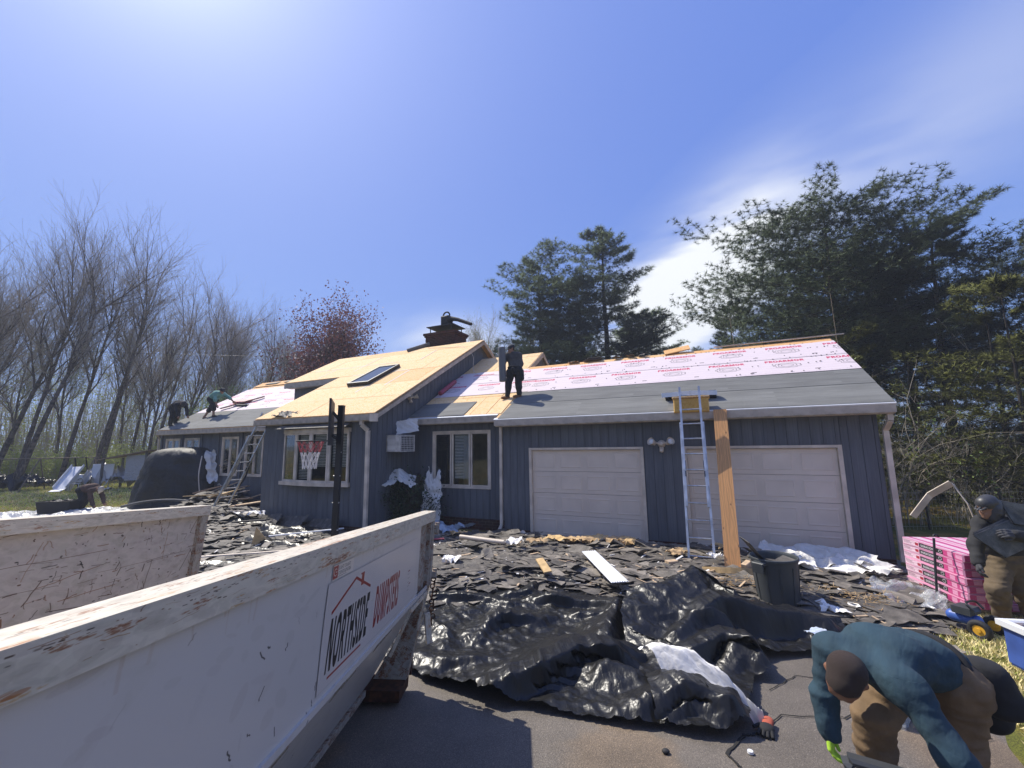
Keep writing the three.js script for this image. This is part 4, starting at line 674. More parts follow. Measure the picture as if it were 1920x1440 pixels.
  // thicket: many leafy stems, nobody could count them
  {
    srand(61); const lf = new Soup(), st = new Soup();
    for (let i = 0; i < 5200; i++) { const t = rnd(), x = -47 + 30.5 * t + rr(-1.0, 1.0), z = -21.5 - 12.2 * t - Math.pow(rnd(), 1.4) * 4.5, hgt = (1.4 + 1.9 * fbm(x * 0.6, z * 0.5)) * rr(0.6, 1.1); const b = V(x, 0, z), e = V(x + rr(-0.4, 0.4), hgt, z + rr(-0.4, 0.4)); if (i % 2) st.rod(b, e, 0.012, 0.005, 3); for (let k = 0; k < 15; k++) { const f = Math.pow(rnd(), 0.6); lf.leaf(b.clone().lerp(e, f).addScaledVector(dirv(), 0.3), dirv(), rr(0.07, 0.16), 0.035, dirv()); } }
    const T1 = thing('thicket', 'yellow green hedge like thicket along the back of the lawn', 'bushes'); mesh('stems', st.geo(), M.twig, T1); mesh('leaves', lf.geo(), M.hedgeLeaf, T1); T1.userData.kind = 'stuff';
    // far brush that closes the view between the trunks
    srand(62); const w2 = new Soup(), l2 = new Soup(); for (let i = 0; i < 2500; i++) { const t = rnd(), x = -60 + 52 * t + rr(-3, 3), z = -26 - 27 * t - rnd() * 16, hgt = rr(3.5, 12); const b = V(x, 0, z); let p = b; for (let k = 0; k < 3; k++) { const e = p.clone().add(V(rr(-0.5, 0.7), hgt / 3, rr(-0.5, 0.5))); w2.rod(p, e, 0.03 - k * 0.008, 0.02 - k * 0.006, 3); for (let q = 0; q < 3; q++) { const m = p.clone().lerp(e, rnd()), tt = m.clone().add(V(rr(-1, 1), rr(0.1, 0.9), rr(-1, 1))); w2.rod(m, tt, 0.010, 0.005, 3); if (rnd() < 0.6) for (let y = 0; y < 6; y++) l2.leaf(m.clone().lerp(tt, rnd()).addScaledVector(dirv(), 0.25), dirv(), rr(0.11, 0.22), 0.055, dirv()); } p = e; } }
    const T2 = thing('undergrowth', 'brown and green tangled undergrowth filling the wood behind the thicket', 'undergrowth'); mesh('stems', w2.geo(), M.twig, T2); mesh('leaves', l2.geo(), M.hedgeLeaf, T2); T2.userData.kind = 'stuff';
  }
  // red maple behind the wing
  const rm = bareTree(171, 13, { br: 1.75, clear: 0.16, lean: 0, leaf: 0.8, perEnd: 6, size: 0.19, spread: 0.5, levels: 4, up: 0.03, trunk: 0.58 });
  mk('red_maple', 'round dark red leaved maple rising behind the stripped main roof', 'tree', [['trunk', rm.wood, M.barkDark], ['twigs', rm.twig, M.barkDark], ['leaves', rm.leaf, M.leafRed]], [-13.9, 0, -31.0], 0.7, 0.92);
  // pines behind the garage
  const P1 = pineTree(201, 17, { base: 0.12, wide: 0.27, prof: (t) => 0.95 * Math.sqrt(Math.max(0, 1 - t)) * (0.8 + 0.25 * Math.sin(t * 9)) + 0.10, step: 0.75 }), P2 = pineTree(202, 18, { base: 0.16, wide: 0.26, gap: 0.2, prof: (t) => 1.0 * Math.sqrt(Math.max(0, 1 - t)) * (0.85 + 0.2 * Math.sin(t * 17)) + 0.10, step: 0.75 });
  const pp = (q) => [['trunk', q.wood, M.barkDark], ['crown', q.need, M.needle]];
  const A1 = mk('pine_tree', 'dark green pine left of its pair directly behind the garage ridge', 'tree', pp(P1), [2.3, 0, -31.5], 0.4, 0.98);
  const A2 = mk('pine_tree', 'taller dark pine with jagged right side behind the garage ridge', 'tree', pp(P2), [7.2, 0, -30.5], 2.5, 1.03);
  copyOf(A1, [-9.2, 0, -42], 3.2, 'small distant pine just left of the brick chimney').scale.setScalar(0.72);
  bare(4, -1.2, -31, 0.78, 2.6, 'budding grey green tree at the left foot of the pair of pines'); bare(3, 0.5, -36, 0.72, 0.6, 'leafless tree half hidden behind the pair of pines');
  // right-hand group
  const P3 = pineTree(203, 17, { base: 0.42, wide: 0.33, gap: 0.16, tuft: 0.24, lean: 0.02, n: 20, step: 0.74, prof: (t) => 0.55 + 0.55 * Math.sin(Math.PI * Math.pow(t, 0.8)) * (0.75 + 0.3 * Math.sin(t * 17 + 1)), inner: 2 });
  const P4 = pineTree(204, 16, { base: 0.35, wide: 0.40, gap: 0.18, tuft: 0.24, lean: 0.05, n: 20, step: 0.74, prof: (t) => 0.9 - 0.6 * t + 0.25 * Math.sin(t * 14), inner: 3 });
  const C1 = mk('pine_tree', 'tall pine with broken flat topped crown, left of the two highest at right', 'tree', pp(P3), [14.0, 0, -17.2], 1.0, 0.76);
  const C2 = mk('pine_tree', 'tall pine with long boughs reaching to the right picture edge', 'tree', pp(P4), [17.2, 0, -16.4], 0.15, 0.75);
  copyOf(A1, [13.4, 0, -24.5], 1.4, 'grey green pine nearest the right end of the garage ridge').scale.setScalar(0.62); copyOf(A2, [16.2, 0, -22.5], 0.5, 'bushy pine right of the white strip on the garage ridge').scale.setScalar(0.68); copyOf(A1, [11.2, 0, -26.5], 4.4, 'pale brownish young pine at the left foot of the right group').scale.setScalar(0.47); copyOf(C1, [22.5, 0, -17.0], 2.3, 'dark pine cut off by the right picture edge').scale.setScalar(0.58); copyOf(C2, [20.5, 0, -24], 2.9, 'pine hidden deep behind the two highest pines').scale.setScalar(0.85);
  // low boughs of young pines and dead brush right of the garage
  const Y1 = pineTree(205, 6.5, { base: 0.08, wide: 0.34, tuft: 0.17, n: 16, gap: 0.25, step: 1.0, prof: (t) => 1.0 - 0.8 * t + 0.15 });
  const y1 = mk('young_pine', 'yellow green young pine with drooping boughs right of the garage', 'tree', [['trunk', Y1.wood, M.barkDark], ['crown', Y1.need, M.needleLight]], [13.3, 0, -10.8], 0.3, 0.95);
  copyOf(y1, [16.5, 0, -11.6], 2.2, 'yellow green young pine behind the worker in the hood').scale.setScalar(1.15); copyOf(y1, [12.4, 0, -15.0], 4.0, 'young pine in the brush behind the wire fence').scale.setScalar(0.9); copyOf(y1, [11.0, 0, -13.4], 1.1, 'low young pine close behind the garage corner and the wire fence').scale.setScalar(0.72); copyOf(y1, [14.9, 0, -12.6], 5.0, 'young pine between the two largest young pines at right').scale.setScalar(1.0); copyOf(y1, [18.6, 0, -13.2], 0.8, 'young pine at the right picture edge behind the brush').scale.setScalar(1.1);
 
  {
    srand(63); const w = new Soup(), l = new Soup();
    for (let i = 0; i < 1400; i++) { const t = rnd(), x = 9.8 + 16 * t + rr(-1, 1), z = -11.2 - 0.1 * t * 16 - Math.pow(rnd(), 1.2) * 11, H = rr(0.8, 4.6) * (0.6 + 0.8 * fbm(x * 0.5, z * 0.5)) * (rnd() < 0.2 ? 1.6 : 1); let p = V(x, 0, z), d = V(rr(-0.4, 0.4), 1, rr(-0.4, 0.4)).normalize(), r = rr(0.006, 0.018); for (let k = 0; k < 5; k++) { const e = p.clone().addScaledVector(d, H / 5); w.rod(p, e, r, r * 0.8, 3); r *= 0.8; for (let b = 0; b < 2; b++) { const f = e.clone().addScaledVector(d.clone().addScaledVector(dirv(), 1.1).normalize(), rr(0.2, 0.8)); w.rod(e, f, r * 0.6, r * 0.3, 3); if (rnd() < 0.16) for (let q = 0; q < 4; q++) l.leaf(f.clone().addScaledVector(dirv(), 0.14), dirv(), rr(0.05, 0.1), 0.025, dirv()); } d.addScaledVector(dirv(), 0.4).normalize(); p = e; } }
    const T3 = thing('brush', 'tangled brown leafless brush and vines right of the garage', 'brush'); mesh('stems', w.geo(), M.twig, T3); mesh('leaves', l.geo(), M.leafGreen, T3); T3.userData.kind = 'stuff';
    // leaf litter, needles and dry stems on the ground under the trees
  }
  // the wood goes on along the left, beside the viewer (the windows mirror it)
  srand(89); for (let i = 0; i < 16; i++) { const q = i % 3, x = rr(-47, -36), z = -13 + i * 2.3; if (q) { const c = copyOf(q === 1 ? A1 : A2, [x, gy(x, z), z], i, 'pine of the wood left of the viewer', 'pines of the wood beside the viewer'); c.scale.setScalar(rr(0.6, 0.85)); } else bare(i % 5, x, z, rr(0.6, 0.8), i, 'leafless tree of the wood left of the viewer', 'leafless trees of the wood beside the viewer'); }
  for (const [q, s] of [[C1, 0.74], [C2, 0.72]]) q.scale.set(s * 1.3, s, s * 1.3); for (const q of [A1, A2]) q.scale.set(q.scale.x * 1.4, q.scale.y, q.scale.z * 1.4);
  for (const [src, x, z, s, w, r, l] of [[C1, 17.4, -20.5, 0.70, 1.3, 2.0, 'pine with dense dark crown right behind the two highest at right'], [A2, 19.0, -19.5, 0.62, 1.5, 1.0, 'bushy dark pine between the highest pines and the right edge'], [A2, 4.9, -33.5, 0.86, 1.5, 4.2, 'pine filling the gap behind the pair of pines'], [A1, 10.2, -32.5, 0.74, 1.6, 2.2, 'lower pine at the right foot of the pair behind the garage'], [A1, 11.2, -22.5, 0.42, 1.5, 5.0, 'low bushy pine behind the right end of the garage ridge'], [A2, 21.5, -14.6, 0.50, 1.6, 2.6, 'bushy pine low at the right edge above the hooded worker']]) { const c = copyOf(src, [x, 0, z], r, l); c.scale.set(s * w, s, s * w); }
  { srand(64); const lf = new Soup(), st = new Soup(); for (let i = 0; i < 1500; i++) { const z = rr(-13, 13), x = -25 + 0.12 * z + rr(-1.3, 1.3), b = V(x, gy(x, z), z), e = V(x + rr(-0.4, 0.4), gy(x, z) + rr(1.5, 4.2), z + rr(-0.4, 0.4)); st.rod(b, e, 0.015, 0.006, 3); for (let k = 0; k < 26; k++) lf.leaf(b.clone().lerp(e, rnd()).addScaledVector(dirv(), 0.35), dirv(), rr(0.16, 0.3), 0.07, dirv()); } const T4 = thing('thicket', 'leafy thicket added out of view left of the viewer to darken the window panes', 'bushes'); mesh('stems', st.geo(), M.twig, T4); mesh('leaves', lf.geo(), M.leafDark, T4); T4.userData.kind = 'stuff'; }  // added thicket, never in view: darkens what the window panes mirror
  // trees of the neighbouring plots behind the viewer, seen in the window panes only
  for (const [k, x, z, s, r] of [[1, -9, 24, 0.85, 1], [4, 3, 27, 0.9, 2], [1, 14, 25, 0.8, 3.4], [2, -19, 21, 0.9, 4], [4, 24, 19, 0.9, 0.4]]) bare(k, x, z, s, r, 'leafless tree on the plot across the road behind the viewer', 'trees across the road behind the viewer').position.y = gy(x, z);
  for (const [x, z, s] of [[-14, 26, 0.7], [8, 29, 0.75], [19, 27, 0.8]]) { const c = copyOf(A1, [x, gy(x, z), z], x, 'pine on the plot across the road behind the viewer', 'pines across the road behind the viewer'); c.scale.setScalar(s); }
}
// ---------------------------------------------------------------- things about the house
const W3 = (u, y, b) => V(...hw(u, y, b));
const inHouse = (name, label, cat, u, y, b, group) => thing(name, label, cat, hw(u, y, b), -YAW, group);   // a thing with the house's own axes
mat('acBody', [0.70, 0.68, 0.64], 0.6, { map: rep(T.mottle, 0.4) }); mat('yellowPad', [0.78, 0.60, 0.25], 0.9, { map: rep(T.osb, 0.9) }); mat('paleBlueMetal', [0.62, 0.68, 0.74], 0.35, { metalness: 0.3 }); mat('roofRed', [0.35, 0.06, 0.09], 0.6); mat('cardboard', [0.55, 0.38, 0.20], 0.85, { map: rep(T.mottle, 0.3) }); mat('rubber', [0.018, 0.018, 0.019], 0.75); mat('yellow', [0.70, 0.38, 0.03], 0.5); mat('netWhite', [0.75, 0.73, 0.72], 0.8); mat('netRed', [0.5, 0.12, 0.13], 0.8); mat('lensGlass', [0.75, 0.74, 0.70], 0.25); mat('binGrey', [0.055, 0.065, 0.072], 0.55, { map: rep(T.mottle, 0.5) });
// window air conditioner in the gable wall
{
  const t = inHouse('air_conditioner', 'beige window air conditioner sticking out of the blue side wall', 'air conditioner', -11.02, 2.12, -0.65);
  mesh('casing', [at(cbox(0.50, 0.025, 0.62, 0.005), 0.25, 0.452, 0), at(cbox(0.50, 0.025, 0.62, 0.005), 0.25, 0.013, 0), at(cbox(0.02, 0.414, 0.62, 0.004), 0.01, 0.2325, 0), at(cbox(0.19, 0.413, 0.02, 0.004), 0.40, 0.2325, 0.30), at(cbox(0.04, 0.413, 0.02, 0.004), 0.02, 0.2325, 0.30), at(cbox(0.49, 0.413, 0.02, 0.004), 0.25, 0.2325, -0.30)], M.acBody, t);
  const gr = []; for (let k = 0; k < 9; k++) gr.push(box(0.485, 0.49, 0.03, 0.435, -0.27 + k * 0.065, -0.255 + k * 0.065)); for (let k = 0; k < 7; k++) gr.push(box(0.484, 0.489, 0.05 + k * 0.06, 0.062 + k * 0.06, -0.29, 0.29)); mesh('rear_grille', gr, M.acBody, t).userData.kind = 'stuff';
  const lv = []; for (let k = 0; k < 5; k++) lv.push(at(box(-0.02, 0.02, 0.03, 0.435, -0.003, 0.003), 0.07 + k * 0.052, 0, 0.30, 0, 0.7)); mesh('side_louvres', lv, M.acBody, t).userData.kind = 'stuff';
  mesh('coil', box(0.03, 0.47, 0.03, 0.43, -0.28, 0.28), M.darkMetal, t);
}
// double flood lamps
const flood = (name, label, u, y, b, rot, s) => {
  const t = inHouse(name, label, 'flood light', u, y, b); t.rotation.y += rot; t.scale.setScalar(s);
  mesh('mount', [at(new THREE.CylinderGeometry(0.06, 0.07, 0.03, 14), 0, 0, 0.015, Math.PI / 2), at(new THREE.SphereGeometry(0.05, 12, 8), 0, 0, 0.05)], M.trim, t);
  for (const q of [-1, 1]) { const l = mesh('lamp_head', [limb(V(0, 0, 0.05), V(q * 0.09, 0.02, 0.10), 0.018, 0.018, 8), at(lathe([[0.0, -0.07], [0.035, -0.06], [0.05, 0.0], [0.068, 0.05], [0.072, 0.06]], 16), q * 0.14, 0.03, 0.13, 1.2, q * 0.6)], M.trim, t); mesh('lens', at(new THREE.SphereGeometry(0.068, 14, 8, 0, 6.3, 0, 0.9), q * 0.14, 0.03, 0.115, 1.2, q * 0.6), M.lensGlass, t); }
  mesh('sensor', [at(cbox(0.07, 0.09, 0.06, 0.01), 0, -0.10, 0.06), at(new THREE.SphereGeometry(0.033, 10, 8), 0, -0.12, 0.09)], M.trim, t); return t;
};
flood('flood_light', 'double flood light with sensor between the two garage doors', -3.87, 2.24, -0.015, 0, 1.25);
flood('flood_light', 'double flood light high on the shaded gable wall', -11.0, 3.72, -0.05, Math.PI / 2, 1.1);
// folded pale sheet standing on the air conditioner
function crumple(w, d, amp, s, nx = 16, nz = 12, ragged = 0.1, lift = null) { nx = Math.round(nx * 1.4); nz = Math.round(nz * 1.4);   // a creased sheet lying in xz, centred
  const pos = [], uv = [], idx = [];
  for (let j = 0; j <= nz; j++) for (let i = 0; i <= nx; i++) {
    const a = i / nx - 0.5, b = j / nz - 0.5, x = a * w * (1 + ragged * (fbm(b * 6 + s, s) - 0.5) * 2), z = b * d * (1 + ragged * (fbm(a * 6 + s, s + 5) - 0.5) * 2), aa = a * 0.8 + b * 0.6 * d / w, bb = b * 0.8 - a * 0.6 * w / d, f = fbm(aa * 1.7 * w + s * 1.7, bb * 4.5 * Math.sqrt(d) + s, s, 2), r = 1 - Math.abs(f - 0.40) * 4, f2 = 1 - Math.abs(fbm(aa * 3 + s, bb * 7, s + 3, 2) - 0.40) * 4;
    pos.push(x + 0.1 * amp * f2, Math.max(0, amp * (0.55 * r + 0.25 * f2)) + (lift ? lift(a, b) : 0) + 0.004, z); uv.push(x, z);
  }
  for (let j = 0; j < nz; j++) for (let i = 0; i < nx; i++) { const a = j * (nx + 1) + i, c = a + nx + 1; idx.push(a, c, c + 1, a, c + 1, a + 1); }
  return raw(pos, uv, idx);
}
{ const g = crumple(0.62, 0.40, 0.05, 5); const m = mesh('plastic_sheet', at(g, 0, 0.25, 0, 1.25, 0.5, 0.5), M.plasticWhite); m.position.set(...hw(-10.72, 2.58, -0.45)); m.rotation.y = -YAW + 0.5; tag(m, 'stiff pale plastic piece standing on the air conditioner', 'plastic sheet'); }
// basketball hoop between dumpster and house
{
  const t = thing('basketball_hoop', 'black basketball hoop on a dark pole before the bow window', 'basketball hoop', [-3.04, 0, -7.3]);
  mesh('pole', [bar(V(-0.02, 0, 0), V(0.02, 3.0, 0), 0.09, 0.09, V(0, 0, 1)), bar(V(0.02, 3.0, 0), V(0.02, 3.02, 0), 0.095, 0.095, V(0, 0, 1))], M.darkMetal, t);
  mesh('bolts', [0.9, 1.35, 1.8, 2.2].map((y) => limb(V(-0.06, y, 0.03), V(0.06, y, 0.03), 0.012, 0.012, 6, true)), M.alu, t).userData.kind = 'stuff';
  const bd = V(-0.345, 0, -0.938).normalize(); // direction of the board's width
  const bb = mesh('backboard', (() => { const a = V(-0.13, 2.32, 0).addScaledVector(bd, -0.50), b = V(-0.13, 2.32, 0).addScaledVector(bd, 0.50); return slab([a, b, b.clone().add(V(0, 0.78, 0)), a.clone().add(V(0, 0.78, 0))], 0.035); })(), M.darkMetal, t);
  mesh('brace', [bar(V(0, 2.75, 0.0), V(-0.11, 2.9, 0.06), 0.03, 0.05), bar(V(0, 2.4, 0.0), V(-0.11, 2.5, 0.06), 0.03, 0.05), bar(V(0, 2.75, 0.0), V(-0.11, 2.9, -0.2), 0.03, 0.05)], M.darkMetal, t);
  const c = V(-0.47, 2.40, 0.05); mesh('rim', [at(new THREE.TorusGeometry(0.225, 0.010, 8, 36), c.x, c.y, c.z, Math.PI / 2), bar(V(-0.15, 2.40, 0.12), V(-0.28, 2.40, 0.12), 0.02, 0.02), bar(V(-0.15, 2.40, -0.05), V(-0.28, 2.40, -0.05), 0.02, 0.02)], M.darkMetal, t);
  const net = [], red = [], R = [0.215, 0.185, 0.155, 0.13, 0.115, 0.11], n = 12; for (let r = 0; r < 5; r++) for (let k = 0; k < n; k++) for (const q of [-0.5, 0.5]) { const a = (k + (r % 2) * 0.5) / n * 6.2832, b = a + q / n * 6.2832; (r < 2 ? red : net).push(limb(V(c.x + R[r] * Math.cos(a), c.y - r * 0.095, c.z + R[r] * Math.sin(a)), V(c.x + R[r + 1] * Math.cos(b), c.y - (r + 1) * 0.095, c.z + R[r + 1] * Math.sin(b)), 0.006, 0.006, 4)); }
  mesh('net', net, M.netWhite, t); mesh('net', red, M.netRed, t).userData.label = 'faded red upper cords of the net';
}
// ladders
function ladder(name, label, a, b, w, rungs, dir, fly) { // a, b: foot and top centre; dir: unit sideways
  const t = thing(name, label, 'ladder', a.toArray()); const d = b.clone().sub(a), L = d.length(); d.normalize(); const nrm = dir.clone().cross(d).normalize();
  const sec = (f0, f1, off, ww, nm) => { for (const s of [-1, 1]) { const p = dir.clone().multiplyScalar(s * ww / 2).addScaledVector(nrm, off), A = p.clone().addScaledVector(d, f0 * L), B = p.clone().addScaledVector(d, f1 * L); mesh('rail', [bar(A, B, 0.028, 0.075, nrm), bar(A.clone().addScaledVector(dir, -s * 0.012).addScaledVector(nrm, 0.034), B.clone().addScaledVector(dir, -s * 0.012).addScaledVector(nrm, 0.034), 0.03, 0.006, nrm)], M.alu, t); } };
  sec(0, fly ? 0.78 : 1, 0, w, 'rail'); if (fly) sec(0.3, 1, 0.05, w - 0.05, 'rail');
  for (let k = 0; k < rungs; k++) { const f = (k + 0.6) / (rungs + 0.2), off = fly && f > 0.36 ? 0.05 : 0; mesh('rung', limb(dir.clone().multiplyScalar(-w / 2).addScaledVector(d, f * L).addScaledVector(nrm, off), dir.clone().multiplyScalar(w / 2).addScaledVector(d, f * L).addScaledVector(nrm, off), 0.016, 0.016, 8), M.alu, t); }
  if (fly) for (const s of [-1, 1]) { mesh('rung_lock', [bar(dir.clone().multiplyScalar(s * (w / 2 - 0.05)).addScaledVector(d, 0.5 * L).addScaledVector(nrm, 0.06), dir.clone().multiplyScalar(s * (w / 2 - 0.05)).addScaledVector(d, 0.55 * L).addScaledVector(nrm, 0.06), 0.025, 0.03), bar(dir.clone().multiplyScalar(s * (w / 2 - 0.05)).addScaledVector(d, 0.46 * L).addScaledVector(nrm, 0.07), dir.clone().multiplyScalar(s * (w / 2 - 0.05)).addScaledVector(d, 0.49 * L).addScaledVector(nrm, 0.07), 0.02, 0.04)], M.darkMetal, t); }
  for (const s of [-1, 1]) mesh('foot', bar(dir.clone().multiplyScalar(s * w / 2).addScaledVector(d, -0.02), dir.clone().multiplyScalar(s * w / 2).addScaledVector(d, 0.09), 0.05, 0.10, nrm), M.rubber, t);
  return t;
}
const UD = V(Math.cos(YAW), 0, Math.sin(YAW));
ladder('ladder', 'aluminium extension ladder leaning on the garage eave beside the plank', W3(-3.18, 0.03, -1.50), W3(-3.20, 3.42, -0.44), 0.44, 11, UD, true);
ladder('ladder', 'aluminium ladder leaning against the left wing by the rubble pile', W3(-17.42, 0.02, -1.62), W3(-15.72, 3.42, -1.22), 0.42, 12, W3(0.12, 0, 1).sub(W3(0, 0, 0)).normalize(), true);
// leaning plank, with a slight bow and grain
{ const a = W3(-2.70, 0.06, -1.86), b = W3(-2.645, 2.93, -0.375), n = 8, g = []; const t = mesh('wood_plank', bar(a, b, 0.245, 0.04, W3(0, 1, -2).sub(W3(0, 0, 0)).normalize()), M.lumber); const p = t.geometry.attributes.position, uv = t.geometry.attributes.uv, d = b.clone().sub(a).normalize(); for (let i = 0; i < p.count; i++) { const q = V(p.getX(i), p.getY(i), p.getZ(i)).sub(a); uv.setXY(i, q.dot(UD), q.dot(d)); } tag(t, 'long new wooden plank leaning upright against the garage eave', 'plank'); }
// yellow pad at the ladder's head; roll of felt with metal flashing on it
{ const t = inHouse('roof_pad', 'yellow padded block wedged on the roof edge behind the ladder top', 'block', -3.19, 2.90, -0.33); mesh('block', at(boxUV(cbox(0.70, 0.31, 0.17, 0.02)), 0, 0.155, -0.02, -0.12), M.yellowPad, t); mesh('board', at(boxUV(cbox(0.74, 0.035, 0.24, 0.006)), 0, 0.325, -0.05, -0.1), M.osbA, t); }
{ const t = inHouse('felt_roll', 'dark roll of roofing felt lying on the garage roof above the ladder', 'roll', -3.2, roofY(0.16) + 0.11, 0.16); mesh('roll', at(new THREE.CylinderGeometry(0.095, 0.095, 1.06, 24), 0, 0, 0, 0, 0, Math.PI / 2), M.blackMatte, t); mesh('core', at(new THREE.TorusGeometry(0.045, 0.016, 8, 18), -0.53, 0, 0, 0, Math.PI / 2), M.cardboard, t); }
[[-3.50, 0.62, 0.03, 'bent pale blue metal strip on the felt roll, left piece'], [-2.93, 0.56, -0.05, 'bent pale blue metal strip on the felt roll, right piece']].forEach(([u, L, r, l]) => { const g = [at(cbox(L, 0.004, 0.12, 0.001), 0, 0, 0), at(cbox(L, 0.10, 0.004, 0.001), 0, -0.05, 0.058)]; const m = mesh('metal_flashing', g, M.paleBlueMetal); m.position.set(...hw(u, roofY(0.12) + 0.215, 0.12)); m.rotation.set(0, -YAW, r); tag(m, l, 'flashing'); });
// things on the ridges and roof slopes
{ const m = mesh('wood_strip', bar(h(-2.55, 4.97, 3.08), h(0.50, 4.985, 3.08), 0.05, 0.03), M.trim); m.position.set(HX, 0, HZ); m.rotation.y = -YAW; tag(m, 'long pale strip lying along the garage ridge past its right end', 'strip'); }
const onRoof = (name, label, cat, geo, m, u, y, b, rot = [0, 0, 0]) => { const q = mesh(name, geo, m); q.position.set(...hw(u, y, b)); q.rotation.set(rot[0], rot[1] - YAW, rot[2], 'YXZ'); return tag(q, label, cat); };
onRoof('board_offcut', 'tan board offcut lying on the garage ridge left of the pale strip', 'offcut', at(cbox(0.72, 0.03, 0.30, 0.004), 0, 0, 0, 0.5), M.osbD, -3.55, 5.0, 3.1, [0.1, 0.1, 0.16]);
{ const t = inHouse('shingle_stack', 'dark stack of old shingles on the garage ridge', 'shingles', -6.12, 4.92, 3.1); for (let k = 0; k < 5; k++) mesh('shingle', at(cbox(0.55 - 0.03 * k, 0.012, 0.24, 0.003), 0.02 * k, 0.01 + k * 0.02, 0, 0, 0.1 * (k % 3 - 1), 0.03 * (k % 2)), M.shingleB, t); }
onRoof('debris_scrap', 'dark red brown torn scrap on the garage ridge near its left end', 'scrap', crumple(0.35, 0.2, 0.06, 3), M.oldWood, -6.75, 4.9, 3.05);
for (const [u, s] of [[-5.3, 4], [-4.9, 9], [-4.55, 12]]) onRoof('debris_scrap', `dark torn scrap hanging at the garage ridge, ${u < -5 ? 'left of three' : u < -4.7 ? 'middle of three' : 'right of three'}`, 'scrap', crumple(0.28, 0.16, 0.05, s), M.shingleB, u, 4.93, 3.04, [0.3, s, 0]);
onRoof('underlay_roll', 'pinkish red roll of underlay lying in the shade at the foot of the gable wall', 'roll', [at(new THREE.CylinderGeometry(0.075, 0.075, 1.02, 18), 0, 0, 0, Math.PI / 2 - Math.atan(RS) * 0 , 0, 0)], M.roofRed, -10.78, roofY(1.7) + 0.12, 1.7, [Math.atan(RS), 0.0, 0]);
onRoof('cardboard_tube', 'grey cardboard tube lying over the main ridge left of the chimney', 'tube', [at(new THREE.CylinderGeometry(0.10, 0.10, 1.0, 18, 1, true), 0, 0, 0, Math.PI / 2), at(new THREE.TorusGeometry(0.09, 0.012, 6, 18), 0, 0, 0.5)], M.grayWood, -13.95, mainY(4.15) + 0.10, 4.2, [0.35, -0.9, 0]);
{ const m = mesh('roof_string', tube([mp(-13.34, 4.05, 0.04), mp(-12.2, 3.75, 0.035), mp(-11.2, 3.45, 0.04), h(-10.6, mainY(3.2) - 0.3, 3.1), rp(-10.4, 2.9, 0.10), rp(-9.4, 2.6, 0.06), rp(-8.9, 2.55, 0.06)], 0.008, 5, 60), M.trim); m.position.set(HX, 0, HZ); m.rotation.y = -YAW; tag(m, 'thin pale rope trailing over the main roof from the chimney', 'rope'); }
{ const t = inHouse('leaf_blower', 'dark backpack leaf blower with long nozzle on the chimney cap', 'leaf blower', -13.0, 7.45, 4.9); t.scale.setScalar(1.4); mesh('body', [at(new THREE.SphereGeometry(0.17, 16, 12), 0.05, 0.2, 0), at(cbox(0.26, 0.30, 0.22, 0.04), 0.0, 0.18, 0.05), at(new THREE.TorusGeometry(0.12, 0.025, 8, 16, 4), 0.0, 0.36, 0)], M.rubber, t); mesh('nozzle', [limb(V(0.12, 0.26, 0), V(0.45, 0.16, 0.05), 0.075, 0.06, 12, true), limb(V(0.45, 0.16, 0.05), V(0.98, -0.08, 0.12), 0.06, 0.05, 12, true)], M.rubber, t); }
onRoof('tool_bag', 'dark flat tool bag lying on the chimney cap left of the blower', 'bag', crumple(0.55, 0.32, 0.16, 7, 14, 10), M.blackMatte, -13.55, 7.425, 4.9);
{ const m = mesh('shingle_scrap_heap', crumple(0.9, 0.35, 0.16, 8, 14, 8, 0.3), M.shingleB); m.position.set(...hw(-14.45, mainY(-1.6) + 0.02, -1.55)); m.rotation.set(0.45, -YAW, 0, 'YXZ'); tag(m, 'small dark scraps caught on the eave above the bow window', 'scraps'); }
onRoof('shingle_strip', 'dark shingle strip on the left wing ridge, left one', 'shingle', at(cbox(0.9, 0.02, 0.3, 0.004), 0, 0, 0, 0.4), M.shingleB, -23.4, roofY(4.2) + 0.1, 4.25); onRoof('shingle_strip', 'dark shingle strip on the left wing ridge, right one', 'shingle', at(cbox(0.7, 0.02, 0.3, 0.004), 0, 0, 0, 0.4), M.shingleB, -22.1, roofY(4.25) + 0.1, 4.3);
onRoof('underlay_pack', 'small red and pink wrapped pack on the left wing roof', 'pack', [at(cbox(0.85, 0.10, 0.34, 0.03), 0, 0.06, 0)], M.roofRed, -22.3, roofY(2.1) + 0.05, 2.1, [Math.atan(RS), 0.35, 0]);
onRoof('tool_pouch', 'dark tool lying on the left wing roof beside the pale pack', 'tool', [at(cbox(0.5, 0.09, 0.12, 0.02), 0, 0.05, 0), at(cbox(0.1, 0.2, 0.08, 0.02), 0.2, 0.05, 0.1, 0, 0.5)], M.rubber, -21.7, roofY(1.7) + 0.03, 1.7, [Math.atan(RS), 0.5, 0]);
{ const m = mesh('roof_board', bar(h(-22.9, roofY(1.45) + 0.12, 1.45), h(-21.3, roofY(2.4) + 0.12, 2.4), 0.14, 0.03), M.oldWood); m.position.set(HX, 0, HZ); m.rotation.y = -YAW; tag(m, 'long dark board lying on the left wing roof by the worker in mint shirt', 'board'); }
// hose on the wing wall and grey cable over the dumpster's far side
{ const m = mesh('wall_hose', tube([h(-17.6, 3.0, -0.08), h(-18.2, 2.7, -0.02), h(-18.33, 1.6, -0.03), h(-18.45, 1.1, -0.12), h(-18.9, 0.35, -0.6)], 0.028, 8, 50), M.rubber); m.position.set(HX, 0, HZ); m.rotation.y = -YAW; tag(m, 'dark hose hanging down the left wing wall between windows', 'hose'); }
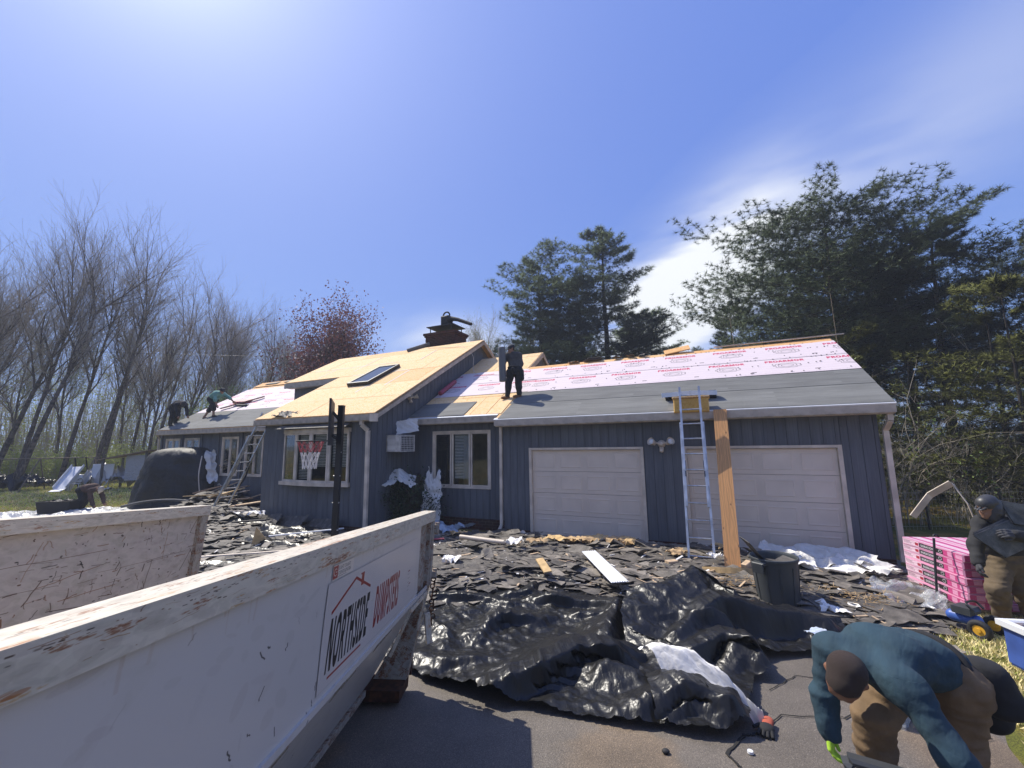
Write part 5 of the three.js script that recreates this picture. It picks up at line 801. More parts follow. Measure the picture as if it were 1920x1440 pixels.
// shrub in the corner with wind-caught sheets
{
  srand(91); const st = new Soup(), lf = new Soup(); for (let i = 0; i < 120; i++) { let p = V(rr(-0.6, 0.6), 0, rr(-0.35, 0.35)), d = V(rr(-0.35, 0.35), 1, rr(-0.3, 0.3)).normalize(); const H = rr(0.7, 1.55); for (let k = 0; k < 5; k++) { const e = p.clone().addScaledVector(d, H / 5); st.rod(p, e, 0.014 - k * 0.002, 0.012 - k * 0.002, 3); for (let q = 0; q < 3; q++) { const f = e.clone().addScaledVector(dirv(), 0.22); st.rod(e, f, 0.006, 0.003, 3); for (let y = 0; y < 6; y++) lf.leaf(f.clone().addScaledVector(dirv(), 0.08), dirv(), 0.055, 0.02, dirv()); } p = e; d.addScaledVector(dirv(), 0.3).normalize(); } }
  const t = inHouse('shrub', 'dark shrub in the corner under the air conditioner, trampled and littered', 'shrub', -10.75, 0, -0.35); mesh('stems', st.geo(), M.barkDark, t); mesh('leaves', lf.geo(), M.leafDark, t);
}
const sheetThing = (label, geo, m, pos, rot, cat = 'plastic sheet', name = 'plastic_sheet') => { const q = mesh(name, geo, m); q.position.set(...pos); q.rotation.set(...rot, 'YXZ'); return tag(q, label, cat); };
sheetThing('torn white plastic draped over the shrub in the corner', crumple(0.85, 0.5, 0.2, 14, 18, 12, 0.4, (a, b) => -0.5 * Math.abs(a) ), M.plasticWhite, hw(-10.75, 1.42, -0.75), [0.5, 0.2, 0]);
sheetThing('white plastic hanging down at the left edge of the recess window', crumple(0.55, 1.45, 0.16, 15, 12, 24, 0.5), M.plasticWhite, hw(-9.95, 0.85, -0.25), [1.35, -YAW + 0.2, 0.1]);
{ const t = mesh('dead_branch', [limb(V(0, 0, 0), V(-0.1, 0.55, 0.1), 0.05, 0.035, 7), limb(V(-0.1, 0.55, 0.1), V(-0.25, 1.0, 0.05), 0.035, 0.015, 6), limb(V(-0.08, 0.5, 0.1), V(0.12, 0.85, 0.2), 0.025, 0.01, 5)], M.rawWood); t.position.set(...hw(-11.2, 0.05, -0.95)); tag(t, 'split tan branch stub before the corner shrub', 'branch'); }
{ const t = mesh('dead_stump', [limb(V(0, 0, 0), V(0.05, 0.9, 0), 0.11, 0.09, 9, true), limb(V(0.03, 0.8, 0), V(0.22, 1.5, 0.05), 0.08, 0.06, 8, true), limb(V(0.03, 0.8, 0), V(-0.25, 1.3, 0.05), 0.05, 0.03, 7, true)], M.barkDark); t.position.set(...hw(-10.45, 0, -0.55)); tag(t, 'brown forked shrub trunk in the corner below the air conditioner', 'stump'); }

// ---------------------------------------------------------------- trash can, pallet and bundles, cooler, tools
{
  const t = thing('trash_can', 'round dark grey trash can filled with torn shingles by the plank', 'trash can', [3.62, 0.0, -6.05]); t.rotation.z = 0.03;
  mesh('body', lathe([[0.0, 0.0], [0.225, 0.0], [0.235, 0.03], [0.285, 0.66], [0.30, 0.665], [0.30, 0.70], [0.285, 0.705], [0.272, 0.66], [0.222, 0.04], [0.0, 0.04]], 40), M.binGrey, t);
  const rb = []; for (let k = 0; k < 10; k++) { const a = k / 10 * 6.283; rb.push(bar(V(0.238 * Math.cos(a), 0.06, 0.238 * Math.sin(a)), V(0.282 * Math.cos(a), 0.60, 0.282 * Math.sin(a)), 0.02, 0.012, V(Math.cos(a), 0, Math.sin(a)))); } mesh('ribs', rb, M.binGrey, t);
  for (const a of [0.5, 0.5 + Math.PI]) mesh('handle', [at(cbox(0.16, 0.03, 0.10, 0.01), 0.34 * Math.cos(a), 0.66, -0.34 * Math.sin(a), 0, a + Math.PI / 2), at(cbox(0.15, 0.12, 0.02, 0.006), 0.38 * Math.cos(a), 0.60, -0.38 * Math.sin(a), 0, a + Math.PI / 2)], M.binGrey, t);
}
[[3.36, 0.74, -6.02, 0.5, 0.9, 0.25, 'long torn shingle poking out of the trash can to the left'], [3.66, 0.62, -6.00, 1.1, 0.3, 0.1, 'torn shingle lying in the trash can, dark side up'], [3.72, 0.60, -6.15, 2.2, -0.2, 0.1, 'torn shingle at the back inside the trash can']].forEach(([x, y, z, ry, rz, rx, l], i) => { const m = mesh('torn_shingle', at(cbox(i ? 0.36 : 0.62, 0.008, 0.2, 0.002), 0, 0, 0), M.shingleB); m.position.set(x, y, z); m.rotation.set(rx, ry * 0.3, i ? rz : 2.35, 'YXZ'); tag(m, l, 'shingle'); });
{
  // pallet of shingle bundles: seven layers, three bundles each
  const turn = -0.186, PX = 5.88, PZ = -5.72; const side = ctex(1024, 96, (g, w, hh) => {
    g.fillStyle = '#eaa6c6'; g.fillRect(0, 0, w, hh); g.fillStyle = '#f6d3e1'; g.fillRect(0, 0, w * 0.30, hh); g.fillStyle = '#141114'; g.fillRect(w * 0.31, 10, w * 0.40, hh - 20); g.fillStyle = '#b51a34'; g.fillRect(w * 0.235, 22, w * 0.06, 48);
    g.fillStyle = '#eee'; g.font = 'bold 50px sans-serif'; g.textBaseline = 'middle'; g.fillText('DURATION', w * 0.335, hh / 2 + 2, 230); g.fillStyle = '#d6478a'; g.fillRect(w * 0.71, 0, w * 0.29, hh); g.fillStyle = '#f3a9cb'; g.fillRect(w * 0.78, 8, w * 0.08, hh - 16); g.fillRect(w * 0.90, 14, w * 0.1, hh - 30); g.strokeStyle = '#fff'; g.lineWidth = 5; g.beginPath(); g.arc(w * 0.665, hh / 2, 24, 0, 7); g.stroke();
    g.fillStyle = '#5c2a44'; for (let k = 0; k < 4; k++) g.fillRect(w * 0.02, 22 + k * 14, rr(90, 170), 4); srand(3); for (let k = 0; k < 60; k++) { g.fillStyle = rnd() < 0.5 ? 'rgba(255,240,248,0.35)' : 'rgba(120,30,70,0.25)'; g.fillRect(rnd() * w, rnd() * hh, rr(10, 70), rr(1, 4)); }
  });
  const top = ctex(512, 256, (g, w, hh) => { g.fillStyle = '#f5cfe0'; g.fillRect(0, 0, w, hh); g.fillStyle = '#d9539a'; g.fillRect(0, hh * 0.12, w, hh * 0.2); g.fillRect(0, hh * 0.7, w, hh * 0.14); g.fillStyle = '#f9e3ee'; for (let k = 0; k < 12; k++) g.fillRect(k * w / 12, hh * 0.42, w / 24, hh * 0.16); });
  const lift = 0.02, uvm = (n, t, rough = 0.35) => mat(n, [0.85, 0.84, 0.85], rough, { map: t, clearcoat: 0.3, clearcoatRoughness: 0.3, bumpMap: rep(T.crinkle, 1), bumpScale: 0.006 });
  uvm('bundleSide', rep(side, 1)); uvm('bundleTop', rep(top, 1)); mat('bundlePink', [0.74, 0.34, 0.50], 0.4);
  const Lb = 1.10, Wb = 0.36, Hb = 0.094;
  const body = boxUV(at(cbox(Wb - 0.006, Hb + 0.001, Lb - 0.008, 0.012), 0, 0, 0));
  const face = (P) => { const g = slab(P, 0.002), u = g.attributes.uv; return g; };
  const sideG = (() => { const x = -Wb / 2 + 0.0005, y = Hb / 2 - 0.008, z = Lb / 2 - 0.02, p = [[x, -y, -z], [x, -y, z], [x, y, z], [x, y, -z]], pos = [], uv = [], U = [[0, 0], [1, 0], [1, 1], [0, 1]]; for (const k of [0, 1, 2, 0, 2, 3]) { pos.push(...p[k]); uv.push(...U[k]); } return raw(pos, uv); })();
  const endG = (() => { const z = Lb / 2 - 0.0015, x = Wb / 2 - 0.016, y = Hb / 2 - 0.008, p = [[-x, -y, z], [x, -y, z], [x, y, z], [-x, y, z]], pos = [], uv = [], U = [[0.72, 0], [1, 0], [1, 1], [0.72, 1]]; for (const k of [0, 1, 2, 0, 2, 3]) { pos.push(...p[k]); uv.push(...U[k]); } return raw(pos, uv); })();
  const topG = (() => { const y = Hb / 2 + 0.0022, x = Wb / 2 - 0.02, z = Lb / 2 - 0.02, p = [[-x, y, z], [x, y, z], [x, y, -z], [-x, y, -z]], pos = [], uv = [], U = [[0, 0], [0, 1], [1, 1], [1, 0]]; for (const k of [0, 1, 2, 0, 2, 3]) { pos.push(...p[k]); uv.push(...U[k]); } return raw(pos, uv); })();
  const order = ['bottom', 'second', 'third', 'fourth', 'fifth', 'sixth', 'top'], row = ['row facing the trash can', 'middle row', 'far row'];
  const ct = Math.cos(turn), sn = Math.sin(turn); let proto = null; srand(19);
  for (let L = 0; L < 7; L++) for (let c = 0; c < 3; c++) {
    const lx = Wb * (c + 0.5) + rr(-0.012, 0.012), lz = -Lb / 2 + rr(-0.015, 0.02), x = PX + lx * ct + lz * sn, z = PZ - lx * sn + lz * ct, y = 0.065 + lift + (L + 0.5) * (Hb + 0.003), label = `pink and black shingle bundle, ${order[L]} layer of the pallet, ${row[c]}`;
    if (!proto) { proto = thing('shingle_bundle', label, 'shingle bundle', [x, y, z], turn, 'shingle bundles stacked on the pallet'); mesh('wrapper', body, M.bundlePink, proto); mesh('side_print', sideG, M.bundleSide, proto); mesh('end_print', endG, M.bundleSide, proto); mesh('top_print', topG, M.bundleTop, proto); }
    else copyOf(proto, [x, y, z], turn + rr(-0.012, 0.012), label);
  }
  const p = thing('pallet', 'wooden pallet under the pink shingle bundles', 'pallet', [PX, 0.0, PZ], turn); for (let k = 0; k < 6; k++) mesh('slat', at(cbox(Wb * 3, 0.018, 0.11, 0.003), Wb * 1.5, 0.068, -0.08 - k * 0.19), M.oldWood, p); for (const x of [0.05, Wb * 1.5, Wb * 3 - 0.05]) mesh('runner', at(cbox(0.05, 0.055, Lb, 0.003), x, 0.029, -Lb / 2), M.oldWood, p);
  // a dark iron bar standing against the bundles
  const b = mesh('pry_bar', [limb(V(5.62, 0.12, -5.88), V(5.80, 0.92, -5.98), 0.014, 0.014, 8, true), at(new THREE.TorusGeometry(0.035, 0.013, 8, 10, 2.6), 5.83, 0.93, -5.98)], M.darkMetal); tag(b, 'dark pry bar standing upright against the pink bundles', 'pry bar');
  sheetThing('clear plastic wrap crumpled at the foot of the pink bundles', crumple(1.05, 0.75, 0.30, 23, 26, 20, 0.5), M.plasticClear, [5.38, 0.03, -6.05], [0, 0.9, 0]);
  sheetThing('loose black felt flap lying before the pallet corner', crumple(0.5, 0.4, 0.06, 25, 10, 8, 0.3), M.shingleB, [5.45, 0.06, -5.42], [0.15, 0.4, 0.1], 'felt scrap', 'felt_scrap');
  sheetThing('dark folded felt leaning at the left foot of the bundles', crumple(0.55, 0.5, 0.14, 27, 10, 10, 0.3), M.blackMatte, [5.75, 0.06, -7.1], [0.5, 0.4, 0], 'felt scrap', 'felt_scrap');
}
// wheeled tool by the pallet: blue box with big yellow hubbed wheels
{
  const t = thing('air_compressor', 'small wheeled machine with yellow wheel hub before the pallet', 'compressor', [5.34, gy(5.34, -5.1), -5.1], 0.35);
  for (const x of [-0.16, 0.16]) { const w = mesh('wheel', at(new THREE.TorusGeometry(0.075, 0.034, 10, 24), x, 0.11, 0.05, 0, Math.PI / 2), M.rubber, t); mesh('hub', [at(new THREE.CylinderGeometry(0.068, 0.068, 0.05, 20), x, 0.11, 0.05, 0, 0, Math.PI / 2), at(new THREE.CylinderGeometry(0.022, 0.03, 0.075, 12), x, 0.11, 0.05, 0, 0, Math.PI / 2)], M.yellow, w); }
  mat('blueMetal', [0.05, 0.12, 0.42], 0.4); mesh('tank', [at(new THREE.CapsuleGeometry(0.065, 0.2, 8, 18), 0, 0.15, -0.14, Math.PI / 2)], M.blueMetal, t); mesh('guard', [at(cbox(0.20, 0.08, 0.22, 0.03), 0, 0.25, -0.12)], M.binGrey, t); mesh('handle', tube([[-0.1, 0.28, 0.0], [-0.1, 0.34, -0.06], [0.1, 0.34, -0.06], [0.1, 0.28, 0.0]], 0.012, 6, 24), M.darkMetal, t);
}
// cooler with drills
{
  mat('coolerBlue', [0.05, 0.11, 0.40], 0.45, { map: rep(T.mottle, 0.5) }); const x = 4.82, z = -3.92, y = gy(x, z);
  const t = thing('cooler', 'blue cooler with white rim and wheels, open, at the right edge', 'cooler', [x, y + 0.01, z], -0.15);
  const wallB = (nm, x0, x1, z0, z1, m, y0 = 0.04, y1 = 0.36) => mesh(nm, at(cbox(x1 - x0, y1 - y0, z1 - z0, 0.012), (x0 + x1) / 2, (y0 + y1) / 2, (z0 + z1) / 2), m, t);
  wallB('side_wall', -0.20, -0.165, -0.33, 0.33, M.coolerBlue); wallB('side_wall', 0.165, 0.20, -0.33, 0.33, M.coolerBlue); wallB('end_wall', -0.164, 0.164, 0.295, 0.33, M.coolerBlue); wallB('end_wall', -0.164, 0.164, -0.33, -0.295, M.coolerBlue); wallB('base', -0.19, 0.19, -0.32, 0.32, M.coolerBlue, 0.02, 0.06);
  mesh('rim', [at(cbox(0.07, 0.05, 0.74, 0.014), -0.195, 0.385, 0), at(cbox(0.07, 0.05, 0.74, 0.014), 0.195, 0.385, 0), at(cbox(0.32, 0.05, 0.07, 0.014), 0, 0.384, 0.335), at(cbox(0.32, 0.05, 0.07, 0.014), 0, 0.384, -0.335)], M.whiteMetal, t);
  for (const s of [-1, 1]) { mesh('wheel', [at(new THREE.CylinderGeometry(0.085, 0.085, 0.05, 22), s * 0.20, 0.08, 0.28, 0, 0, Math.PI / 2), at(new THREE.CylinderGeometry(0.04, 0.04, 0.06, 14), s * 0.20, 0.08, 0.28, 0, 0, Math.PI / 2)], M.rubber, t); }
  mesh('lining', box(-0.16, 0.16, 0.10, 0.24, -0.29, 0.29), M.rubber, t);
  const drill = (lx, lz, ry, l) => { const d = thing('drill', l, 'drill', [x + lx, y + 0.30, z + lz], ry); mesh('body', [at(new THREE.CylinderGeometry(0.034, 0.038, 0.16, 14), 0, 0.05, 0, 0, 0, Math.PI / 2), at(cbox(0.045, 0.13, 0.05, 0.012), 0.04, -0.02, 0, 0, 0, 0.2)], M.yellow, d); mesh('chuck', at(new THREE.CylinderGeometry(0.014, 0.026, 0.06, 12), -0.11, 0.05, 0, 0, 0, Math.PI / 2), M.rubber, d); mesh('battery', at(cbox(0.11, 0.05, 0.07, 0.01), 0.06, -0.10, 0), M.rubber, d); };
  drill(-0.06, -0.20, 0.6, 'yellow cordless drill lying at the far end in the cooler'); drill(0.03, 0.02, 2.0, 'yellow cordless drill lying on top in the middle of the cooler'); drill(0.06, 0.16, -0.6, 'yellow cordless drill at the near end in the cooler');
}
{ const x = 3.74, z = -2.84; const t = thing('hand_truck', 'black folding hand cart lying at the lower right edge', 'hand cart', [x, gy(x, z) + 0.02, z], -0.5); mesh('frame', [tube([[-0.30, 0.05, -0.16], [-0.33, 0.06, -0.1], [-0.33, 0.06, 0.1], [-0.30, 0.05, 0.16], [0.5, 0.04, 0.16]], 0.018, 8, 60), tube([[-0.30, 0.05, -0.16], [0.5, 0.04, -0.16]], 0.018, 8, 20), bar(V(-0.1, 0.045, -0.16), V(-0.1, 0.045, 0.16), 0.03, 0.03), bar(V(0.12, 0.045, -0.16), V(0.12, 0.045, 0.16), 0.05, 0.03), bar(V(0.34, 0.045, -0.16), V(0.34, 0.045, 0.16), 0.03, 0.03)], M.rubber, t); mesh('grip', at(new THREE.CapsuleGeometry(0.028, 0.20, 6, 12), -0.335, 0.06, 0, Math.PI / 2), M.rubber, t); }
// handled tool case wrapped in film under the worker's hands
{
  mat('caseGrey', [0.045, 0.048, 0.052], 0.5); const t = thing('tool_case', 'grey plastic case with top handle wrapped in clear film', 'tool case', [1.70, 0.40, -2.13], -0.5);
  mesh('body', at(cbox(0.46, 0.34, 0.17, 0.03), 0.02, 0.10, 0), M.caseGrey, t);
  mesh('handle', [at(cbox(0.34, 0.035, 0.07, 0.012), 0.02, 0.40, 0, 0, 0, -0.02), at(cbox(0.04, 0.13, 0.08, 0.012), -0.14, 0.335, 0, 0, 0, 0.25), at(cbox(0.04, 0.13, 0.08, 0.012), 0.18, 0.335, 0, 0, 0, -0.25)], M.caseGrey, t);
  mesh('film_wrap', at(boxUV(new THREE.BoxGeometry(0.50, 0.33, 0.20, 12, 8, 4)), 0.02, 0.09, 0).toNonIndexed(), M.plasticClear, t).geometry.computeVertexNormals();
  const p = t.children[2].geometry.attributes.position; for (let i = 0; i < p.count; i++) { const k = 1 + 0.03 * (fbm(p.getX(i) * 14, p.getY(i) * 14, p.getZ(i) * 14) - 0.4); p.setXYZ(i, 0.02 + (p.getX(i) - 0.02) * k, p.getY(i), p.getZ(i) * k); } t.children[2].geometry.computeVertexNormals();
  const s = mesh('paving_block', at(cbox(0.5, 0.10, 0.26, 0.02), 0, 0, 0), M.caseGrey); s.position.set(1.72, 0.335, -2.13); s.rotation.y = -0.5; tag(s, 'dark flat case lying under the film wrapped case', 'case'); s.name = 'flat_case';
}
{ const x = 2.88, z = -3.48; const t = thing('water_pack', 'shrink wrapped pack of water bottles behind the bending worker', 'bottle pack', [x, gy(x, z) + 0.01, z], 0.7); mat('water', [0.85, 0.92, 0.96], 0.08, { transmission: 0.8, thickness: 0 }); mat('labelRed', [0.55, 0.08, 0.08], 0.5); for (let i = 0; i < 4; i++) for (let j = 0; j < 2; j++) { const b = mesh('bottle', at(lathe([[0, 0], [0.032, 0], [0.032, 0.14], [0.014, 0.185], [0.014, 0.20], [0, 0.2]], 14), -0.1 + i * 0.066, 0, -0.035 + j * 0.07), M.water, t); mesh('label', at(new THREE.CylinderGeometry(0.0328, 0.0328, 0.05, 14, 1, true), -0.1 + i * 0.066, 0.08, -0.035 + j * 0.07), i < 2 ? M.labelRed : M.paleBlueMetal, b); } mesh('film', at(boxUV(new THREE.BoxGeometry(0.28, 0.17, 0.15)), 0, 0.088, 0), M.plasticClear, t); }
{ const x = 1.83, z = -3.36; const t = thing('work_glove', 'dropped work glove with dark palm and red cuff on the drive', 'glove', [x, gy(x, z) + 0.02, z], 2.5); mat('gloveRed', [0.40, 0.09, 0.05], 0.9); mesh('cuff', at(new THREE.CapsuleGeometry(0.036, 0.05, 6, 14).scale(1, 1, 0.6), 0, 0.02, 0.05, Math.PI / 2), M.gloveRed, t); mesh('hand', [at(new THREE.SphereGeometry(0.05, 14, 10).scale(1, 0.5, 1.1), 0, 0.02, -0.03), ...[-0.036, -0.012, 0.012, 0.036].map((q, i) => limb(V(q, 0.02, -0.06), V(q * 1.3, 0.008, -0.13 + Math.abs(q) * 0.5), 0.014, 0.011, 8, true)), limb(V(0.04, 0.02, -0.01), V(0.085, 0.01, -0.05), 0.015, 0.011, 8, true)], M.blackMatte, t); }
{ const x = 1.56, z = -3.1; const t = mesh('bottle_cap', at(new THREE.CylinderGeometry(0.018, 0.02, 0.014, 16), x, gy(x, z) + 0.02, z), M.whiteMetal); tag(t, 'small white bottle cap on the drive by the long crack', 'bottle cap'); }
{ const x = 1.0, z = -3.12; const t = mesh('pebble', at(new THREE.IcosahedronGeometry(0.022, 1).scale(1.2, 0.7, 1), x, gy(x, z) + 0.02, z), M.rubber); tag(t, 'small dark stone alone on the drive before the tarp', 'stone'); }

// ---------------------------------------------------------------- wire fence and bent gutter strip at right
{
  const t = thing('wire_fence', 'low wire fence behind the pallet right of the garage', 'fence', [8.6, 0, -10.9], -0.05); const Wf = 9, H = 0.92, wires = [];
  for (let x = 0; x <= Wf; x += 0.09) wires.push(limb(V(x, 0, 0), V(x + 0.01 * Math.sin(x * 3), H + (Math.round(x / 0.09) % 2) * 0.04, 0), 0.0035, 0.0035, 3)); for (const y of [0.08, 0.3, 0.52, 0.74, 0.9]) wires.push(limb(V(0, y, 0), V(Wf, y, 0), 0.0035, 0.0035, 3)); mesh('wire_mesh', wires, M.alu, t).userData.kind = 'stuff';
  for (let x = 0; x <= Wf; x += 1.8) mesh('post', limb(V(x, 0, 0.02), V(x, 1.0, 0.02), 0.022, 0.02, 7, true), M.darkMetal, t);
}
{ const pts = [[5.44, 0.95, -6.0], [5.50, 1.22, -5.92], [5.68, 1.52, -5.82], [5.80, 1.70, -5.62], [5.86, 1.44, -5.52], [5.90, 1.22, -5.5]].map((p) => V(...p)); const g = []; for (let i = 1; i < 4; i++) g.push(bar(pts[i - 1], pts[i], 0.09, 0.012, V(0.3, 0.5, 1))); g.push(bar(pts[3], pts[4], 0.02, 0.012), bar(pts[4], pts[5], 0.02, 0.012)); tag(mesh('gutter_strip', g.slice(1), M.trim), 'bent grey gutter strip arching up behind the hooded worker', 'gutter strip'); }
// ---------------------------------------------------------------- black tarp over the drive: a sheet with standing folds
const inPoly = (P, x, z) => { let c = false; for (let i = 0, j = P.length - 1; i < P.length; j = i++) if ((P[i][1] > z) !== (P[j][1] > z) && x < (P[j][0] - P[i][0]) * (z - P[i][1]) / (P[j][1] - P[i][1]) + P[i][0]) c = !c; return c; };
const polyDist = (P, x, z) => { let m = 1e9; for (let i = 0, j = P.length - 1; i < P.length; j = i++) { const ax = P[j][0], az = P[j][1], dx = P[i][0] - ax, dz = P[i][1] - az, t = clamp(((x - ax) * dx + (z - az) * dz) / (dx * dx + dz * dz + 1e-9)); m = Math.min(m, Math.hypot(x - ax - t * dx, z - az - t * dz)); } return m; };
function tarpSheet(poly, ridges, step, lift, wr, cut) {
  const xs = poly.map((p) => p[0]), zs = poly.map((p) => p[1]), x0 = Math.min(...xs), x1 = Math.max(...xs), z0 = Math.min(...zs), z1 = Math.max(...zs), nx = Math.ceil((x1 - x0) / step), nz = Math.ceil((z1 - z0) / step);
  const segs = []; for (const r of ridges) for (let i = 1; i < r.p.length; i++) segs.push({ a: r.p[i - 1], b: r.p[i], ...r });
  const at3 = (x, z) => {
    const wx = x + 0.12 * (fbm(x * 0.9, z * 0.9, 2.5, 2) - 0.4), wz = z + 0.16 * (fbm(x * 0.9 + 9, z * 0.9, 4.5, 2) - 0.4);
    let hgt = 0, sh = 0; const best = new Map();
    for (const s of segs) {
      const dx = s.b[0] - s.a[0], dz = s.b[1] - s.a[1], L2 = dx * dx + dz * dz, tr = ((wx - s.a[0]) * dx + (wz - s.a[1]) * dz) / L2, t = clamp(tr), px = s.a[0] + t * dx, pz = s.a[1] + t * dz, d = Math.hypot(wx - px, wz - pz);
      const side = ((wx - px) * (s.f?.[0] ?? 0) + (wz - pz) * (s.f?.[1] ?? 1)) > 0, w = side ? s.wf : s.wb, H = s.a[2] + (s.b[2] - s.a[2]) * t; if (d > w) continue;
      const q = 1 - d / w, k = side ? q * q * (3 - 2 * q) : Math.pow(q, s.pw ?? 1.5), v = H * k; const o = best.get(s.p); if (!o || v > o[0]) best.set(s.p, [v, side ? (s.over ?? 0) * H * q : 0]);
    }
    for (const [, [v, o]] of best) { hgt = Math.max(hgt, v) + 0.25 * Math.min(hgt, v); sh = Math.max(sh, o); }
    const n = fbm(x * 2.2, z * 3.2, 0.7, 5), cr = 1 - Math.abs(fbm(x * 4.5 + 2, z * 4.5, 1.3, 4) - 0.47) * 5, c2 = 1 - Math.abs(fbm(x * 2.0 + 7, z * 2.6, 5.3, 3) - 0.46) * 6, c3 = 1 - Math.abs(fbm(x * 11, z * 11, 2.3, 2) - 0.4) * 3;
    return [x, gy(x, z) + lift + hgt + wr * (0.030 * n + 0.014 * Math.max(0, cr) + 0.030 * Math.max(0, c2) + 0.0035 * c3 + 0.012 * Math.max(0, 1 - Math.abs(fbm(x * 3.1 + z * 5.3, z * 2.2 - x * 6.5, 8.3, 2) - 0.38) * 9) + 0.010 * Math.max(0, 1 - Math.abs(fbm(x * 6.2 - z * 2.3, z * 1.7 + x * 2.5, 3.3, 2) - 0.38) * 9)), z + sh];
  };
  const pos = [], uv = [], idx = [], id = new Map();
  const snap = (x, z) => { if (inPoly(poly, x, z)) return [x, z]; let m = 1e9, bx = x, bz = z; for (let i = 0, j = poly.length - 1; i < poly.length; j = i++) { const ax = poly[j][0], az = poly[j][1], dx = poly[i][0] - ax, dz = poly[i][1] - az, t = clamp(((x - ax) * dx + (z - az) * dz) / (dx * dx + dz * dz + 1e-9)), d = Math.hypot(x - ax - t * dx, z - az - t * dz); if (d < m) { m = d; bx = ax + t * dx; bz = az + t * dz; } } return [bx, bz]; };
  const v = (i, j) => { const k = i * 4096 + j; if (!id.has(k)) { const q = at3(...snap(x0 + i * step, z0 + j * step)); id.set(k, pos.length / 3); pos.push(...q); uv.push(q[0] * 0.99, q[2] * 0.99); } return id.get(k); };
  for (let i = 0; i < nx; i++) for (let j = 0; j < nz; j++) { const x = x0 + (i + 0.5) * step, z = z0 + (j + 0.5) * step; if (!inPoly(poly, x, z)) continue; const a = v(i, j), b = v(i + 1, j), c = v(i + 1, j + 1), d = v(i, j + 1); idx.push(a, d, c, a, c, b); }
  return raw(pos, uv, idx);
}
